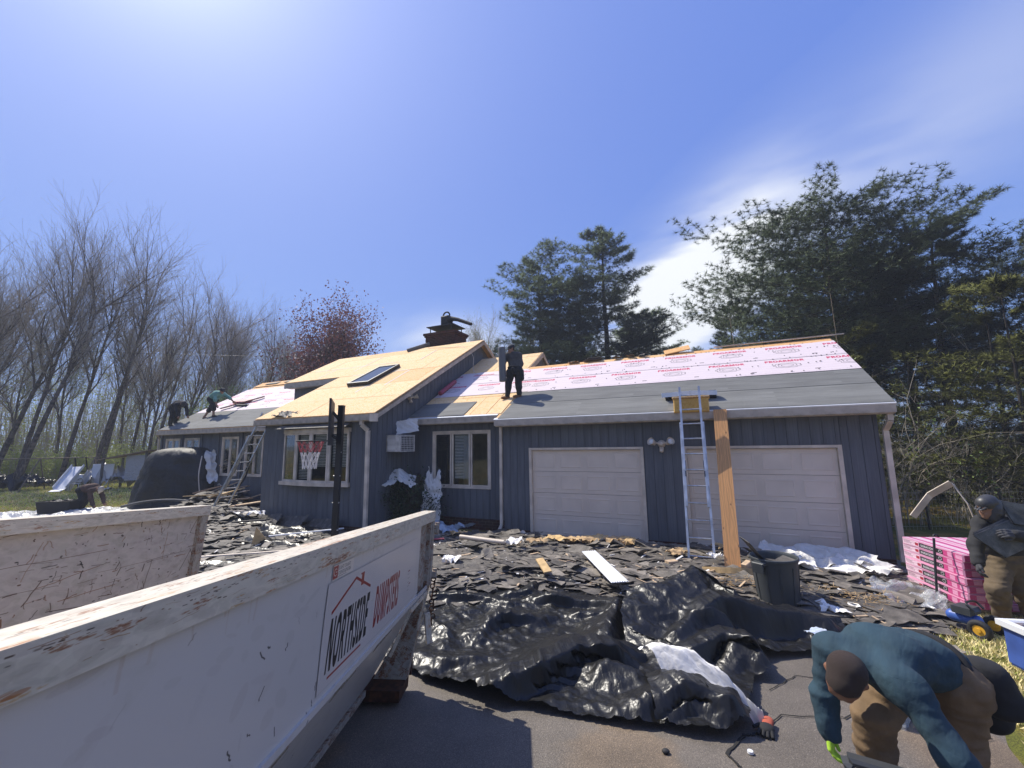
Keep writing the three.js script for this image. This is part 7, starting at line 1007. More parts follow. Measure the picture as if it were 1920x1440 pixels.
// ---------------------------------------------------------------- the left yard
{
  // big heap wrapped in black tarp
  const nU = 64, nV = 34, pos = [], uv = [], idx = []; const cx = -13.35, cz = -17.4;
  for (let j = 0; j <= nV; j++) for (let i = 0; i <= nU; i++) { const a = i / nU * 6.2832, t = j / nV, rx = 1.62, rz = 1.4, prof = t < 0.62 ? 1 - 0.16 * Math.pow(t / 0.62, 2) : Math.sqrt(Math.max(0, 1 - Math.pow((t - 0.62) / 0.38, 2))) * 0.84, y = t < 0.62 ? t / 0.62 * 1.75 : 1.75 + 0.62 * Math.sin((t - 0.62) / 0.38 * Math.PI / 2), f = 1 + (0.22 * (fbm(Math.cos(a) * 2 + 5, Math.sin(a) * 2, t * 2.2) - 0.45) + 0.07 * Math.sin(a * 9 + 5 * fbm(Math.cos(a) * 2, t * 2)) * (1 - t) + 0.05 * (1 - 3 * Math.abs(fbm(Math.cos(a) * 5, Math.sin(a) * 5, t * 5, 3) - 0.45))) + (t < 0.12 ? 0.10 * (0.12 - t) / 0.12 : 0); const c = Math.cos(a), s = Math.sin(a), sq = Math.pow(Math.pow(Math.abs(c), 3.2) + Math.pow(Math.abs(s), 3.2), -1 / 3.2); pos.push(cx + rx * c * sq * prof * f, y - 0.03 + 0.06 * (fbm(a * 2, t * 4) - 0.5), cz + rz * s * sq * prof * f); uv.push(a * 1.6, y); }
  for (let j = 0; j < nV; j++) for (let i = 0; i < nU; i++) { const a = j * (nU + 1) + i, c = a + nU + 1; idx.push(a, c, c + 1, a, c + 1, a + 1); }
  const t = thing('covered_heap', 'tall heap under a black tarp before the left wing', 'covered heap'); mesh('cover', raw(pos, uv, idx), M.tarpDull, t); mesh('cord', tube([[-12.1, 2.0, -16.3], [-11.9, 1.3, -15.95], [-11.7, 0.5, -15.85], [-11.5, 0.2, -15.7]], 0.02, 6, 30), M.trim, t);
  sheetThing('grey white plastic flap on the right shoulder of the covered heap', crumple(0.34, 1.35, 0.22, 81, 12, 20, 0.4), M.plasticWhite, [-11.85, 1.55, -16.5], [1.1, 0.9, 0.35]);
  srand(95); const br = new Soup(); for (let k = 0; k < 14; k++) { const p = V(-11.7, 1.3, -16.8), e = p.clone().add(V(rr(0.05, 0.5), rr(-0.3, 0.7), rr(-0.2, 0.3))); br.rod(p, e, 0.012, 0.005, 3); for (let q = 0; q < 6; q++) br.leaf(e.clone().addScaledVector(dirv(), 0.1), dirv(), 0.1, 0.03, dirv()); } tag(mesh('dry_twigs', br.geo(), M.rawWood), 'dry tan twigs sticking out right of the covered heap', 'twigs');
  tag(mesh('sapling', (() => { srand(96); const s = new Soup(); let p = V(-14.9, 0, -19.4); for (let k = 0; k < 6; k++) { const e = p.clone().add(V(rr(-0.05, 0.05), 0.5, rr(-0.05, 0.05))); s.rod(p, e, 0.02, 0.015, 4); p = e; } for (let k = 0; k < 60; k++) s.leaf(p.clone().addScaledVector(dirv(), 0.22).add(V(0, -0.25, 0)), dirv(), 0.12, 0.045, dirv()); return s.geo(); })(), M.leafPale), 'thin leafy sapling tip above the covered heap before the wing windows', 'sapling');
  tag(mesh('grey_pipe', tube([[-14.0, 0.28, -15.2], [-13.3, 0.42, -15.1], [-12.6, 0.50, -15.0], [-11.9, 0.52, -14.9], [-11.3, 0.48, -14.8]], 0.045, 8, 50), M.grayWood), 'long grey pipe lying across before the covered heap', 'pipe');
  // swing set with slide
  const sw = thing('swing_set', 'old rusty swing set with tube frame and two swings', 'swing set', [-26.2, 0, -25.0], 0.25); mat('rustPipe', [0.22, 0.17, 0.12], 0.8);
  const fr = (a, b, r = 0.03) => mesh('tube', limb(V(...a), V(...b), r, r, 8, true), M.rustPipe, sw);
  fr([-5, 1.85, 0], [1.1, 1.85, 0]); fr([1.1, 1.85, 0], [1.1, 2.9, 0.1], 0.025); for (const x of [-4.9, -1.6, 1.05]) { fr([x, 1.85, 0], [x - 0.2, 0, -0.9]); fr([x, 1.85, 0], [x - 0.2, 0, 0.9]); }
  for (const x of [-3.6, -2.5]) { for (const q of [-0.22, 0.22]) mesh('chain', limb(V(x + q, 1.85, 0), V(x + q, 0.55, 0), 0.012, 0.012, 5), M.rustPipe, sw); mesh('swing_seat', at(new THREE.TorusGeometry(0.25, 0.03, 8, 20, Math.PI), x, 0.55, 0, 0, 0, Math.PI), M.rubber, sw); }
  const sl = thing('slide', 'white children slide with dark ladder by the swing set', 'slide', [-25.0, 0, -23.6], 0.35);
  mesh('chute', [slab([V(-0.25, 0.12, 0.9), V(0.25, 0.12, 0.9), V(0.25, 0.2, 0.5), V(-0.25, 0.2, 0.5)], 0.03), slab([V(-0.25, 0.2, 0.5), V(0.25, 0.2, 0.5), V(0.25, 1.35, -0.9), V(-0.25, 1.35, -0.9)], 0.03), bar(V(-0.27, 0.27, 0.5), V(-0.27, 1.42, -0.9), 0.03, 0.16), bar(V(0.27, 0.27, 0.5), V(0.27, 1.42, -0.9), 0.03, 0.16)], M.whiteMetal, sl); for (const x of [-0.25, 0.25]) mesh('stile', bar(V(x, 0, -1.7), V(x, 1.9, -1.0), 0.05, 0.05), M.darkMetal, sl); for (let k = 0; k < 5; k++) mesh('step', bar(V(-0.25, 0.25 + k * 0.27, -1.6 + k * 0.1), V(0.25, 0.25 + k * 0.27, -1.6 + k * 0.1), 0.10, 0.03), M.darkMetal, sl);
  const big = crumple(3.0, 1.6, 1.2, 84, 26, 16, 0.3, (a, b) => 0.7 * Math.max(0, 1 - 4 * (a * a + b * b))); sheetThing('grey and black tarp heap right of the slide', big, M.tarpSilver, [-24.3, -0.05, -25.0], [0, 0.2, 0], 'tarp heap', 'tarp_heap'); sheetThing('dark tarp heap left below the swings', crumple(3.4, 1.6, 0.9, 86, 26, 16, 0.3, (a, b) => 0.5 * Math.max(0, 1 - 4 * (a * a + b * b))), M.tarp, [-29.4, -0.05, -24.6], [0, 0.2, 0], 'tarp heap', 'tarp_heap');
  // lean-to, door panel, chair at the thicket
  const sh = thing('lean_to', 'small weathered lean to shed left of the covered heap', 'shed', [-22.6, 0, -25.2], 0.1); mesh('roof', slab([V(-1.5, 1.75, 0.9), V(1.2, 2.25, 0.9), V(1.2, 2.35, -0.9), V(-1.5, 1.85, -0.9)], 0.05), M.oldWood, sh); for (const [x, z] of [[-1.3, 0.7], [1.0, 0.7], [-1.3, -0.7], [1.0, -0.7]]) mesh('post', bar(V(x, 0, z), V(x, 1.8 + (x + 1.3) * 0.18, z), 0.09, 0.09, V(0, 0, 1)), M.grayWood, sh); mesh('tarp_wall', box(-0.1, 0.95, 0.5, 1.95, 0.62, 0.66), M.tarpSilver, sh); mesh('shelf', box(-1.2, 0.9, 0.55, 0.6, -0.6, 0.6), M.grayWood, sh);
  const tb = thing('white_table', 'upright white folding table top standing before the thicket', 'table', [-24.0, 0, -24.6], 0.1); mesh('top', at(cbox(1.15, 0.85, 0.04, 0.01), 0, 1.05, 0, -0.1), M.whiteMetal, tb); for (const x of [-0.45, 0.45]) { mesh('leg', bar(V(x, 0, 0.1), V(x, 0.7, 0.0), 0.035, 0.035, V(0, 0, 1)), M.alu, tb); mesh('leg', bar(V(x - 0.2, 0, 0.3), V(x + 0.1, 0.7, 0.1), 0.03, 0.03, V(0, 0, 1)), M.alu, tb); }
  const chr = thing('white_chair', 'white plastic garden chair left of the folding table', 'chair', [-24.9, 0, -24.0], 0.6); mesh('seat', at(cbox(0.46, 0.03, 0.44, 0.01), 0, 0.42, 0), M.whiteMetal, chr); mesh('backrest', at(cbox(0.46, 0.42, 0.03, 0.01), 0, 0.68, -0.22, -0.15), M.whiteMetal, chr); for (const [x, z] of [[-0.2, -0.2], [0.2, -0.2], [-0.2, 0.2], [0.2, 0.2]]) mesh('leg', bar(V(x, 0, z), V(x, 0.41, z), 0.035, 0.035, V(0, 0, 1)), M.whiteMetal, chr);
  put2('plastic_sack', 'small white bag on the lawn edge before the lean to', [-22.9, 0, -23.8]);
  function put2(n, l, p) { const q = mesh(n, crumple(0.6, 0.4, 0.3, 88, 10, 8, 0.4), M.sheetWhite); q.position.set(...p); tag(q, l, 'bag'); }
  const bx = thing('black_tub', 'black mortar tub of scraps beside the man bending on the lawn', 'tub', [-16.45, 0.0, -15.45], 0.1); mesh('tub', (() => { const g = []; const P = (x, y, z) => V(x, y, z), b = [[-0.55, -0.3], [0.55, -0.3], [0.55, 0.3], [-0.55, 0.3]]; for (let k = 0; k < 4; k++) { const [x0, z0] = b[k], [x1, z1] = b[(k + 1) % 4]; g.push(slab([P(x0 * 0.85, 0.05, z0 * 0.85), P(x1 * 0.85, 0.05, z1 * 0.85), P(x1, 0.5, z1), P(x0, 0.5, z0)], 0.02)); } g.push(box(-0.47, 0.47, 0.03, 0.06, -0.26, 0.26)); return g; })(), M.rubber, bx); mesh('scraps', at(crumple(0.8, 0.45, 0.25, 87, 12, 8, 0.2), 0, 0.35, 0), M.shingleB, bx);
  // two wires crossing the wood at left
  for (const [y0, y1, l] of [[9.0, 8.3, 'upper thin wire crossing before the left wood'], [4.6, 4.2, 'lower thin wire crossing before the left wood']]) tag(mesh('overhead_wire', tube([[-34, y0, -22], [-27, (y0 + y1) / 2 - 0.4, -24], [-17, y1, -27]], 0.008, 5, 40), M.darkMetal), l, 'wire');
}
// grass blades on the lawn and along the drive
{
  srand(99); const mk = (poly, n, hgt, w) => { const s = new Soup(), xs = poly.map((p) => p[0]), zs = poly.map((p) => p[1]); for (let k = 0; k < n; k++) { const x = rr(Math.min(...xs), Math.max(...xs)), z = rr(Math.min(...zs), Math.max(...zs)); if (!inPoly(poly, x, z) || fbm(x * 1.7, z * 1.7) < 0.22) continue; const y = gy(x, z) - 0.01; const d = V(rr(-0.8, 0.8), rr(0.5, 1.1), rr(-0.8, 0.8)).normalize(); s.leaf(V(x, y, z), d, hgt * rr(0.5, 1.4), w, dirv()); } return s.geo(); };
  mat('grassDry', [0.80, 0.68, 0.34], 0.9); mat('grassGreen', [0.55, 0.60, 0.13], 0.8, { transmission: 0.3, thickness: 0 });
  const near = [[4.75, -5.3], [5.2, -5.7], [7.5, -6.2], [8, -4], [6, -2.4], [3.2, -2.2], [3.3, -3.0], [3.55, -3.2], [4.2, -4.15]];
  tag(mesh('dry_grass', mk(near, 52000, 0.06, 0.0045), M.grassDry), 'short dry straw coloured grass beside the drive', 'grass', null, 'stuff'); tag(mesh('green_grass', mk(near, 8000, 0.06, 0.0045), M.grassGreen), 'short green grass among the dry grass beside the drive', 'grass', null, 'stuff');
  const lawn = [[-34, -25], [-22, -31], [-13.5, -20.5], [-12.5, -16.5], [-20, -13.5], [-30, -13]]; tag(mesh('lawn_grass', mk(lawn, 26000, 0.12, 0.014), M.grassGreen), 'rough green lawn grass left of the house', 'grass', null, 'stuff'); tag(mesh('lawn_dry_grass', mk(lawn, 20000, 0.11, 0.014), M.grassDry), 'rough straw yellow lawn grass left of the house', 'grass', null, 'stuff');
}
// ---------------------------------------------------------------- people: smooth skins over capsule skeletons
// bones: [ax,ay,az,ra, bx,by,bz,rb]; fields joined with a smooth minimum, meshed by surface nets
function skin(bones, cell, k, warp) {
  let lo = [1e9, 1e9, 1e9], hi = [-1e9, -1e9, -1e9]; for (const b of bones) for (const o of [0, 4]) for (let c = 0; c < 3; c++) { lo[c] = Math.min(lo[c], b[o + c] - b[o + 3] - k - 2 * cell); hi[c] = Math.max(hi[c], b[o + c] + b[o + 3] + k + 2 * cell); }
  const n = [0, 1, 2].map((c) => Math.ceil((hi[c] - lo[c]) / cell) + 1), F = new Float32Array(n[0] * n[1] * n[2]).fill(1), I = (x, y, z) => (z * n[1] + y) * n[0] + x;
  for (const b of bones) {
    const R = Math.max(b[3], b[7]) + k + 2.5 * cell, mn = [0, 1, 2].map((c) => Math.max(0, Math.floor((Math.min(b[c], b[4 + c]) - R - lo[c]) / cell))), mx = [0, 1, 2].map((c) => Math.min(n[c] - 1, Math.ceil((Math.max(b[c], b[4 + c]) + R - lo[c]) / cell)));
    const dx = b[4] - b[0], dy = b[5] - b[1], dz = b[6] - b[2], L2 = dx * dx + dy * dy + dz * dz + 1e-9;
    for (let z = mn[2]; z <= mx[2]; z++) for (let y = mn[1]; y <= mx[1]; y++) for (let x = mn[0]; x <= mx[0]; x++) {
      const px = lo[0] + x * cell - b[0], py = lo[1] + y * cell - b[1], pz = lo[2] + z * cell - b[2], t = clamp((px * dx + py * dy + pz * dz) / L2), qx = px - t * dx, qy = py - t * dy, qz = pz - t * dz, d = Math.sqrt(qx * qx + qy * qy + qz * qz) - (b[3] + (b[7] - b[3]) * t), i = I(x, y, z), f = F[i], h = Math.max(k - Math.abs(f - d), 0) / k;
      F[i] = Math.min(f, d) - h * h * k * 0.25;
    }
  }
  if (warp) for (let z = 0; z < n[2]; z++) for (let y = 0; y < n[1]; y++) for (let x = 0; x < n[0]; x++) { const i = I(x, y, z); if (Math.abs(F[i]) < 3 * cell + 0.02) F[i] += warp(lo[0] + x * cell, lo[1] + y * cell, lo[2] + z * cell); }
  const id = new Int32Array(F.length).fill(-1), pos = [], idx = [], C = [[0, 0, 0], [1, 0, 0], [0, 1, 0], [1, 1, 0], [0, 0, 1], [1, 0, 1], [0, 1, 1], [1, 1, 1]], E = [[0, 1], [2, 3], [4, 5], [6, 7], [0, 2], [1, 3], [4, 6], [5, 7], [0, 4], [1, 5], [2, 6], [3, 7]];
  for (let z = 0; z < n[2] - 1; z++) for (let y = 0; y < n[1] - 1; y++) for (let x = 0; x < n[0] - 1; x++) {
    const v = C.map((c) => F[I(x + c[0], y + c[1], z + c[2])]); let m = 0; for (let q = 0; q < 8; q++) if (v[q] < 0) m |= 1 << q; if (m === 0 || m === 255) continue;
    let s = [0, 0, 0], c = 0; for (const [a, b] of E) if ((v[a] < 0) !== (v[b] < 0)) { const t = v[a] / (v[a] - v[b]); for (let q = 0; q < 3; q++) s[q] += C[a][q] + (C[b][q] - C[a][q]) * t; c++; }
    id[I(x, y, z)] = pos.length / 3; pos.push(lo[0] + (x + s[0] / c) * cell, lo[1] + (y + s[1] / c) * cell, lo[2] + (z + s[2] / c) * cell);
  }
  const quad = (a, b, c, d, fl) => { if (a < 0 || b < 0 || c < 0 || d < 0) return; if (fl) idx.push(a, b, c, a, c, d); else idx.push(a, c, b, a, d, c); };
  for (let z = 1; z < n[2] - 1; z++) for (let y = 1; y < n[1] - 1; y++) for (let x = 1; x < n[0] - 1; x++) {
    const f = F[I(x, y, z)] < 0;
    if (f !== F[I(x + 1, y, z)] < 0) quad(id[I(x, y - 1, z - 1)], id[I(x, y, z - 1)], id[I(x, y, z)], id[I(x, y - 1, z)], f);
    if (f !== F[I(x, y + 1, z)] < 0) quad(id[I(x - 1, y, z - 1)], id[I(x - 1, y, z)], id[I(x, y, z)], id[I(x, y, z - 1)], f);
    if (f !== F[I(x, y, z + 1)] < 0) quad(id[I(x - 1, y - 1, z)], id[I(x, y - 1, z)], id[I(x, y, z)], id[I(x - 1, y, z)], f);
  }
  const uv = []; for (let i = 0; i < pos.length; i += 3) uv.push(pos[i] + pos[i + 2], pos[i + 1]);
  return raw(pos, uv, idx);
}
const B = (a, ra, b, rb) => [a.x, a.y, a.z, ra, b.x, b.y, b.z, rb];
const mix = (a, b, t) => a.clone().lerp(b, t);
// head bones: c centre, up (crown), fwd (face)
function headBones(c, up, fwd, s = 1) {
  const rt = fwd.clone().cross(up).normalize(), P = (f, u, r) => c.clone().addScaledVector(fwd, f * s).addScaledVector(up, u * s).addScaledVector(rt, r * s), g = [];
  g.push(B(P(-0.030, 0.030, 0), 0.080 * s, P(0.028, 0.032, 0), 0.072 * s), B(P(0.02, 0.0, 0), 0.068 * s, P(0.035, -0.06, 0), 0.050 * s), B(P(0.03, -0.055, 0.02), 0.042 * s, P(0.055, -0.095, 0), 0.028 * s), B(P(0.03, -0.055, -0.02), 0.042 * s, P(0.055, -0.095, 0), 0.028 * s));
  g.push(B(P(0.085, 0.005, 0), 0.010 * s, P(0.105, -0.032, 0), 0.014 * s), B(P(0.088, 0.028, -0.035), 0.012 * s, P(0.088, 0.028, 0.035), 0.012 * s), B(P(0.078, -0.062, -0.018), 0.009 * s, P(0.078, -0.062, 0.018), 0.009 * s));
  for (const q of [-1, 1]) { g.push(B(P(-0.008, 0.018, q * 0.078), 0.015 * s, P(-0.002, -0.025, q * 0.076), 0.011 * s)); }
  return g;
}
// five unequal fingers, curled by `curl`; dir: along the hand, pal: palm normal
function handBones(w, dir, pal, curl, side, s = 1) {
  const rt = dir.clone().cross(pal).normalize(), g = []; const P = (o, d, p, r) => o.clone().addScaledVector(dir, d * s).addScaledVector(pal, p * s).addScaledVector(rt, r * s);
  g.push(B(P(w, 0.01, 0, -0.02), 0.022 * s, P(w, 0.075, 0, -0.028), 0.017 * s), B(P(w, 0.01, 0, 0.02), 0.022 * s, P(w, 0.075, 0, 0.028), 0.017 * s), B(P(w, 0.02, 0, 0), 0.024 * s, P(w, 0.075, 0, 0), 0.019 * s));
  [[-0.033, 0.060], [-0.011, 0.075], [0.011, 0.070], [0.032, 0.055]].forEach(([r, L]) => { let p = P(w, 0.08, 0, r), a = 0.25; let q = p; for (let k = 0; k < 3; k++) { a += curl; const l = L * [0.45, 0.32, 0.25][k]; const e = q.clone().addScaledVector(dir, Math.cos(a) * l * s).addScaledVector(pal, Math.sin(a) * l * s); g.push(B(q, (0.0105 - k * 0.001) * s, e, (0.0098 - k * 0.001) * s)); q = e; } });
  const t0 = P(w, 0.02, 0.005, side * 0.03), t1 = P(w, 0.055, 0.02, side * 0.052), t2 = P(w, 0.085, 0.035, side * 0.05); g.push(B(t0, 0.014 * s, t1, 0.012 * s), B(t1, 0.012 * s, t2, 0.010 * s)); return g;
}
mat('skinBrown', [0.20, 0.095, 0.055], 0.55); mat('skinTan', [0.30, 0.16, 0.10], 0.6); mat('hairDark', [0.042, 0.025, 0.018], 0.7, { bumpMap: rep(T.bumpf, 0.06), bumpScale: 0.004 }); mat('shirtTeal', [0.022, 0.055, 0.080], 0.9, { map: rep(T.mottle, 0.35), bumpMap: rep(T.crinkle, 0.6), bumpScale: 0.005 }); mat('trouserTan', [0.25, 0.165, 0.09], 0.95, { map: rep(T.cloth, 0.3), bumpMap: rep(T.cloth, 0.08), bumpScale: 0.003 }); mat('hoodieDark', [0.038, 0.038, 0.04], 0.95, { map: rep(T.cloth, 0.25), bumpMap: rep(T.cloth, 0.07), bumpScale: 0.003 }); mat('trouserBrown', [0.17, 0.125, 0.075], 0.95, { map: rep(T.cloth, 0.3), bumpMap: rep(T.cloth, 0.08), bumpScale: 0.003 }); mat('gloveLime', [0.42, 0.68, 0.05], 0.7); mat('gloveGrey', [0.05, 0.05, 0.055], 0.8); mat('shirtPlaid', [0.10, 0.095, 0.09], 0.95, { map: rep(T.cloth, 0.2) }); mat('shirtMint', [0.20, 0.42, 0.36], 0.9, { map: rep(T.cloth, 0.25) }); mat('clothBlack', [0.025, 0.025, 0.027], 0.92, { map: rep(T.cloth, 0.25) }); mat('shirtBrown', [0.12, 0.07, 0.055], 0.95, { map: rep(T.cloth, 0.25) }); mat('bootTan', [0.20, 0.10, 0.05], 0.85); mat('bootDark', [0.03, 0.027, 0.025], 0.8); mat('capDark', [0.03, 0.03, 0.034], 0.85); mat('hardHat', [0.045, 0.045, 0.047], 0.45);
// o.J: joints (Vector3); builds body (skin) plus clothing meshes as parts
function person(o) {
  const J = o.J, c0 = o.cell ?? 0.014, t = thing('person', o.label, 'person'), S = o.scale ?? 1, SH = o.headScale ?? S, r = (x) => x * S;
  const side = J.shL.clone().sub(J.shR).normalize(), spine = J.neck.clone().sub(J.pelvis).normalize(), ch = mix(J.pelvis, J.neck, 0.68), wa = mix(J.pelvis, J.neck, 0.30), belly = spine.clone().cross(side); if (o.back) { ch.addScaledVector(o.back, r(0.05)); wa.addScaledVector(o.back, r(0.035)); }
  const w = (p, q) => p.clone().addScaledVector(side, q);
  const torso = (e) => [B(w(ch, r(-0.075)), r(0.115) + e, w(ch, r(0.075)), r(0.115) + e), B(w(wa, r(-0.06)), r(0.105) + e, w(wa, r(0.06)), r(0.105) + e), B(w(ch, r(-0.07)), r(0.115) + e, w(wa, r(-0.06)), r(0.105) + e), B(w(ch, r(0.07)), r(0.115) + e, w(wa, r(0.06)), r(0.105) + e), B(w(wa, r(-0.055)), r(0.105) + e, w(J.pelvis, r(-0.06)), r(0.11) + e), B(w(wa, r(0.055)), r(0.105) + e, w(J.pelvis, r(0.06)), r(0.11) + e), B(mix(J.shL, J.neck, 0.25), r(0.07) + e, ch, r(0.1) + e), B(mix(J.shR, J.neck, 0.25), r(0.07) + e, ch, r(0.1) + e), B(J.shL, r(0.062) + e, mix(J.shL, J.neck, 0.7), r(0.055) + e), B(J.shR, r(0.062) + e, mix(J.shR, J.neck, 0.7), r(0.055) + e)];
  const arm = (s, e, cut = 1) => [B(J['sh' + s], r(0.058) + e, J['el' + s], r(0.044) + e), B(J['el' + s], r(0.044) + e, mix(J['el' + s], J['wr' + s], cut), r(cut < 1 ? 0.036 : 0.030) + e)];
  const leg = (s, e, cut = 1) => [B(J['hip' + s], r(0.095) + e, J['kn' + s], r(0.060) + e), B(J['kn' + s], r(0.058) + e, mix(J['kn' + s], J['an' + s], 0.35), r(0.056) + e), B(mix(J['kn' + s], J['an' + s], 0.35), r(0.056) + e, mix(J['kn' + s], J['an' + s], cut), r(0.042) + e)];
  const hips = (e) => [B(J.hipL, r(0.10) + e, J.hipR, r(0.10) + e), B(J.pelvis, r(0.11) + e, mix(J.hipL, J.hipR, 0.5), r(0.11) + e)];
  const foot = (s, e) => { const a = J['an' + s], f = (o['toe' + s] || o.toe).clone().normalize(), d = o.footDown ?? V(0, -1, 0); return [B(a, r(0.04) + e, a.clone().addScaledVector(d, r(0.05)), r(0.04) + e), B(a.clone().addScaledVector(d, r(0.052)).addScaledVector(f, r(-0.03)), r(0.036) + e, a.clone().addScaledVector(d, r(0.062)).addScaledVector(f, r(0.10)), r(0.036) + e), B(a.clone().addScaledVector(d, r(0.062)).addScaledVector(f, r(0.10)), r(0.036) + e, a.clone().addScaledVector(d, r(0.07)).addScaledVector(f, r(0.165)), r(0.026) + e)]; };
  const body = [...torso(0), ...hips(0), ...arm('L', 0), ...arm('R', 0), ...leg('L', 0), ...leg('R', 0), ...foot('L', -0.004), ...foot('R', -0.004), B(J.neck, r(0.058), mix(J.neck, J.head, 0.75), r(0.055))];
  const parts = [skin(body, c0, r(0.05))];
  parts.push(skin(headBones(J.head, o.headUp, o.headFwd, SH), o.headCell ?? 0.006, 0.022 * S));
  for (const s of ['L', 'R']) { const q = o['hand' + s]; if (q && !q.glove) parts.push(skin(handBones(J['wr' + s], q.dir, q.pal, q.curl ?? 0.35, q.thumb ?? 1, S), o.handCell ?? 0.005, 0.008)); }
  mesh('body', parts, o.skin, t);
  const wr = (amp, fq, sd) => (x, y, z) => -amp * (0.75 * Math.max(0, 1 - Math.abs(fbm(x * fq * 0.9 + y * 2 + sd, y * fq * 2.2 - x * 2, z * fq * 0.9, 2) - 0.38) * 3.5) + 0.4 * Math.max(0, 1 - Math.abs(fbm(x * fq * 1.5 + 3, y * fq * 4.2 + x * 3 + sd, z * fq * 1.5, 2) - 0.38) * 3.5));   // folds stand outwards only
  mesh('shirt', skin([...torso(0.014), ...arm('L', 0.013, o.sleeve ?? 0.97), ...arm('R', 0.013, o.sleeve ?? 0.97), B(J.neck, r(0.062), mix(J.neck, J.head, 0.16), r(0.062))], c0, r(0.05), wr(o.foldsS ?? 0.014, 6.5, 3)), o.shirt, t);
  mesh('trousers', skin([...hips(0.020), ...leg('L', 0.018, o.hem ?? 0.97), ...leg('R', 0.018, o.hem ?? 0.97)], c0, r(0.05), wr(o.foldsT ?? 0.020, 6, 8)), o.trousers, t);
  for (const s of ['L', 'R']) { mesh('boot', skin(foot(s, 0.008), Math.min(c0, 0.012), 0.02), o.boots, t); const q = o['hand' + s]; if (q?.glove) mesh('glove', skin([...handBones(J['wr' + s], q.dir, q.pal, q.curl ?? 0.35, q.thumb ?? 1, S * 1.12), B(J['wr' + s].clone().addScaledVector(q.dir, -0.05), 0.042 * S, J['wr' + s].clone().addScaledVector(q.dir, 0.02), 0.034 * S)], o.handCell ?? 0.005, 0.008), q.glove, t); }
  // close-cropped hair: a shell over the crown and back of the head
  const rt = o.headFwd.clone().cross(o.headUp).normalize(), HP = (f, u, q = 0) => J.head.clone().addScaledVector(o.headFwd, f * SH).addScaledVector(o.headUp, u * SH).addScaledVector(rt, q * SH);
  mesh('hair', skin([B(HP(-0.034, 0.036), 0.083 * SH, HP(0.018, 0.042), 0.0735 * SH), B(HP(-0.045, 0.01), 0.071 * SH, HP(-0.042, -0.028), 0.05 * SH)], o.headCell ?? 0.006, 0.03, (x, y, z) => 0.0022 * (vnoise(x * 160, y * 160, z * 160) - 0.5)), o.hair ?? M.hairDark, t);
  const eye = []; for (const q of [-1, 1]) eye.push(at(new THREE.SphereGeometry(0.011 * S, 10, 8), ...HP(0.085, 0.010, q * 0.032).toArray())); mesh('eyes', eye, M.blackMatte, t);
  if (o.cap) { const q = o.cap, m = mesh(q.name ?? 'cap', [skin([B(HP(-0.03, 0.045), 0.092 * S, HP(0.025, 0.047), 0.085 * S)], 0.008, 0.03), ...(q.brim ? [skin([B(HP(0.07, 0.035, -0.05), 0.012, HP(0.15, 0.02, -0.03), 0.008), B(HP(0.07, 0.035, 0.05), 0.012, HP(0.15, 0.02, 0.03), 0.008), B(HP(0.08, 0.035, 0), 0.014, HP(0.16, 0.02, 0), 0.009)], 0.007, 0.03)] : []), ...(q.hood ? [skin([B(HP(-0.05, 0.0), 0.092 * S, HP(-0.06, -0.08), 0.085 * S), B(HP(-0.05, -0.09), 0.08 * S, mix(J.neck, J.head, 0.05), 0.095 * S), B(HP(-0.02, -0.05, 0.055), 0.05 * S, HP(0.0, -0.12, 0.04), 0.05 * S), B(HP(-0.02, -0.05, -0.055), 0.05 * S, HP(0.0, -0.12, -0.04), 0.05 * S)], 0.010, 0.04, wr(0.012, 9, 2))] : [])], q.mat, t); }
  if (o.belt) { const c = J.pelvis.clone().addScaledVector(spine, r(0.05)), ring = []; for (let k = 0; k <= 24; k++) { const a = k / 24 * 6.2832; ring.push(c.clone().addScaledVector(side, r(0.205) * Math.cos(a)).addScaledVector(belly, r(0.165) * Math.sin(a))); } mesh('tool_belt', tube(ring, 0.022, 8, 60), M.clothBlack, t); for (const [p, a, b, rr0] of o.belt) mesh('pouch', skin([B(p, rr0, p.clone().add(a), rr0 * 0.95), B(p.clone().add(b), rr0 * 0.8, p.clone().add(a).add(b), rr0 * 0.8)], 0.012, 0.04, wr(0.008, 9, 5)), M.clothBlack, t); }
  return t;
}
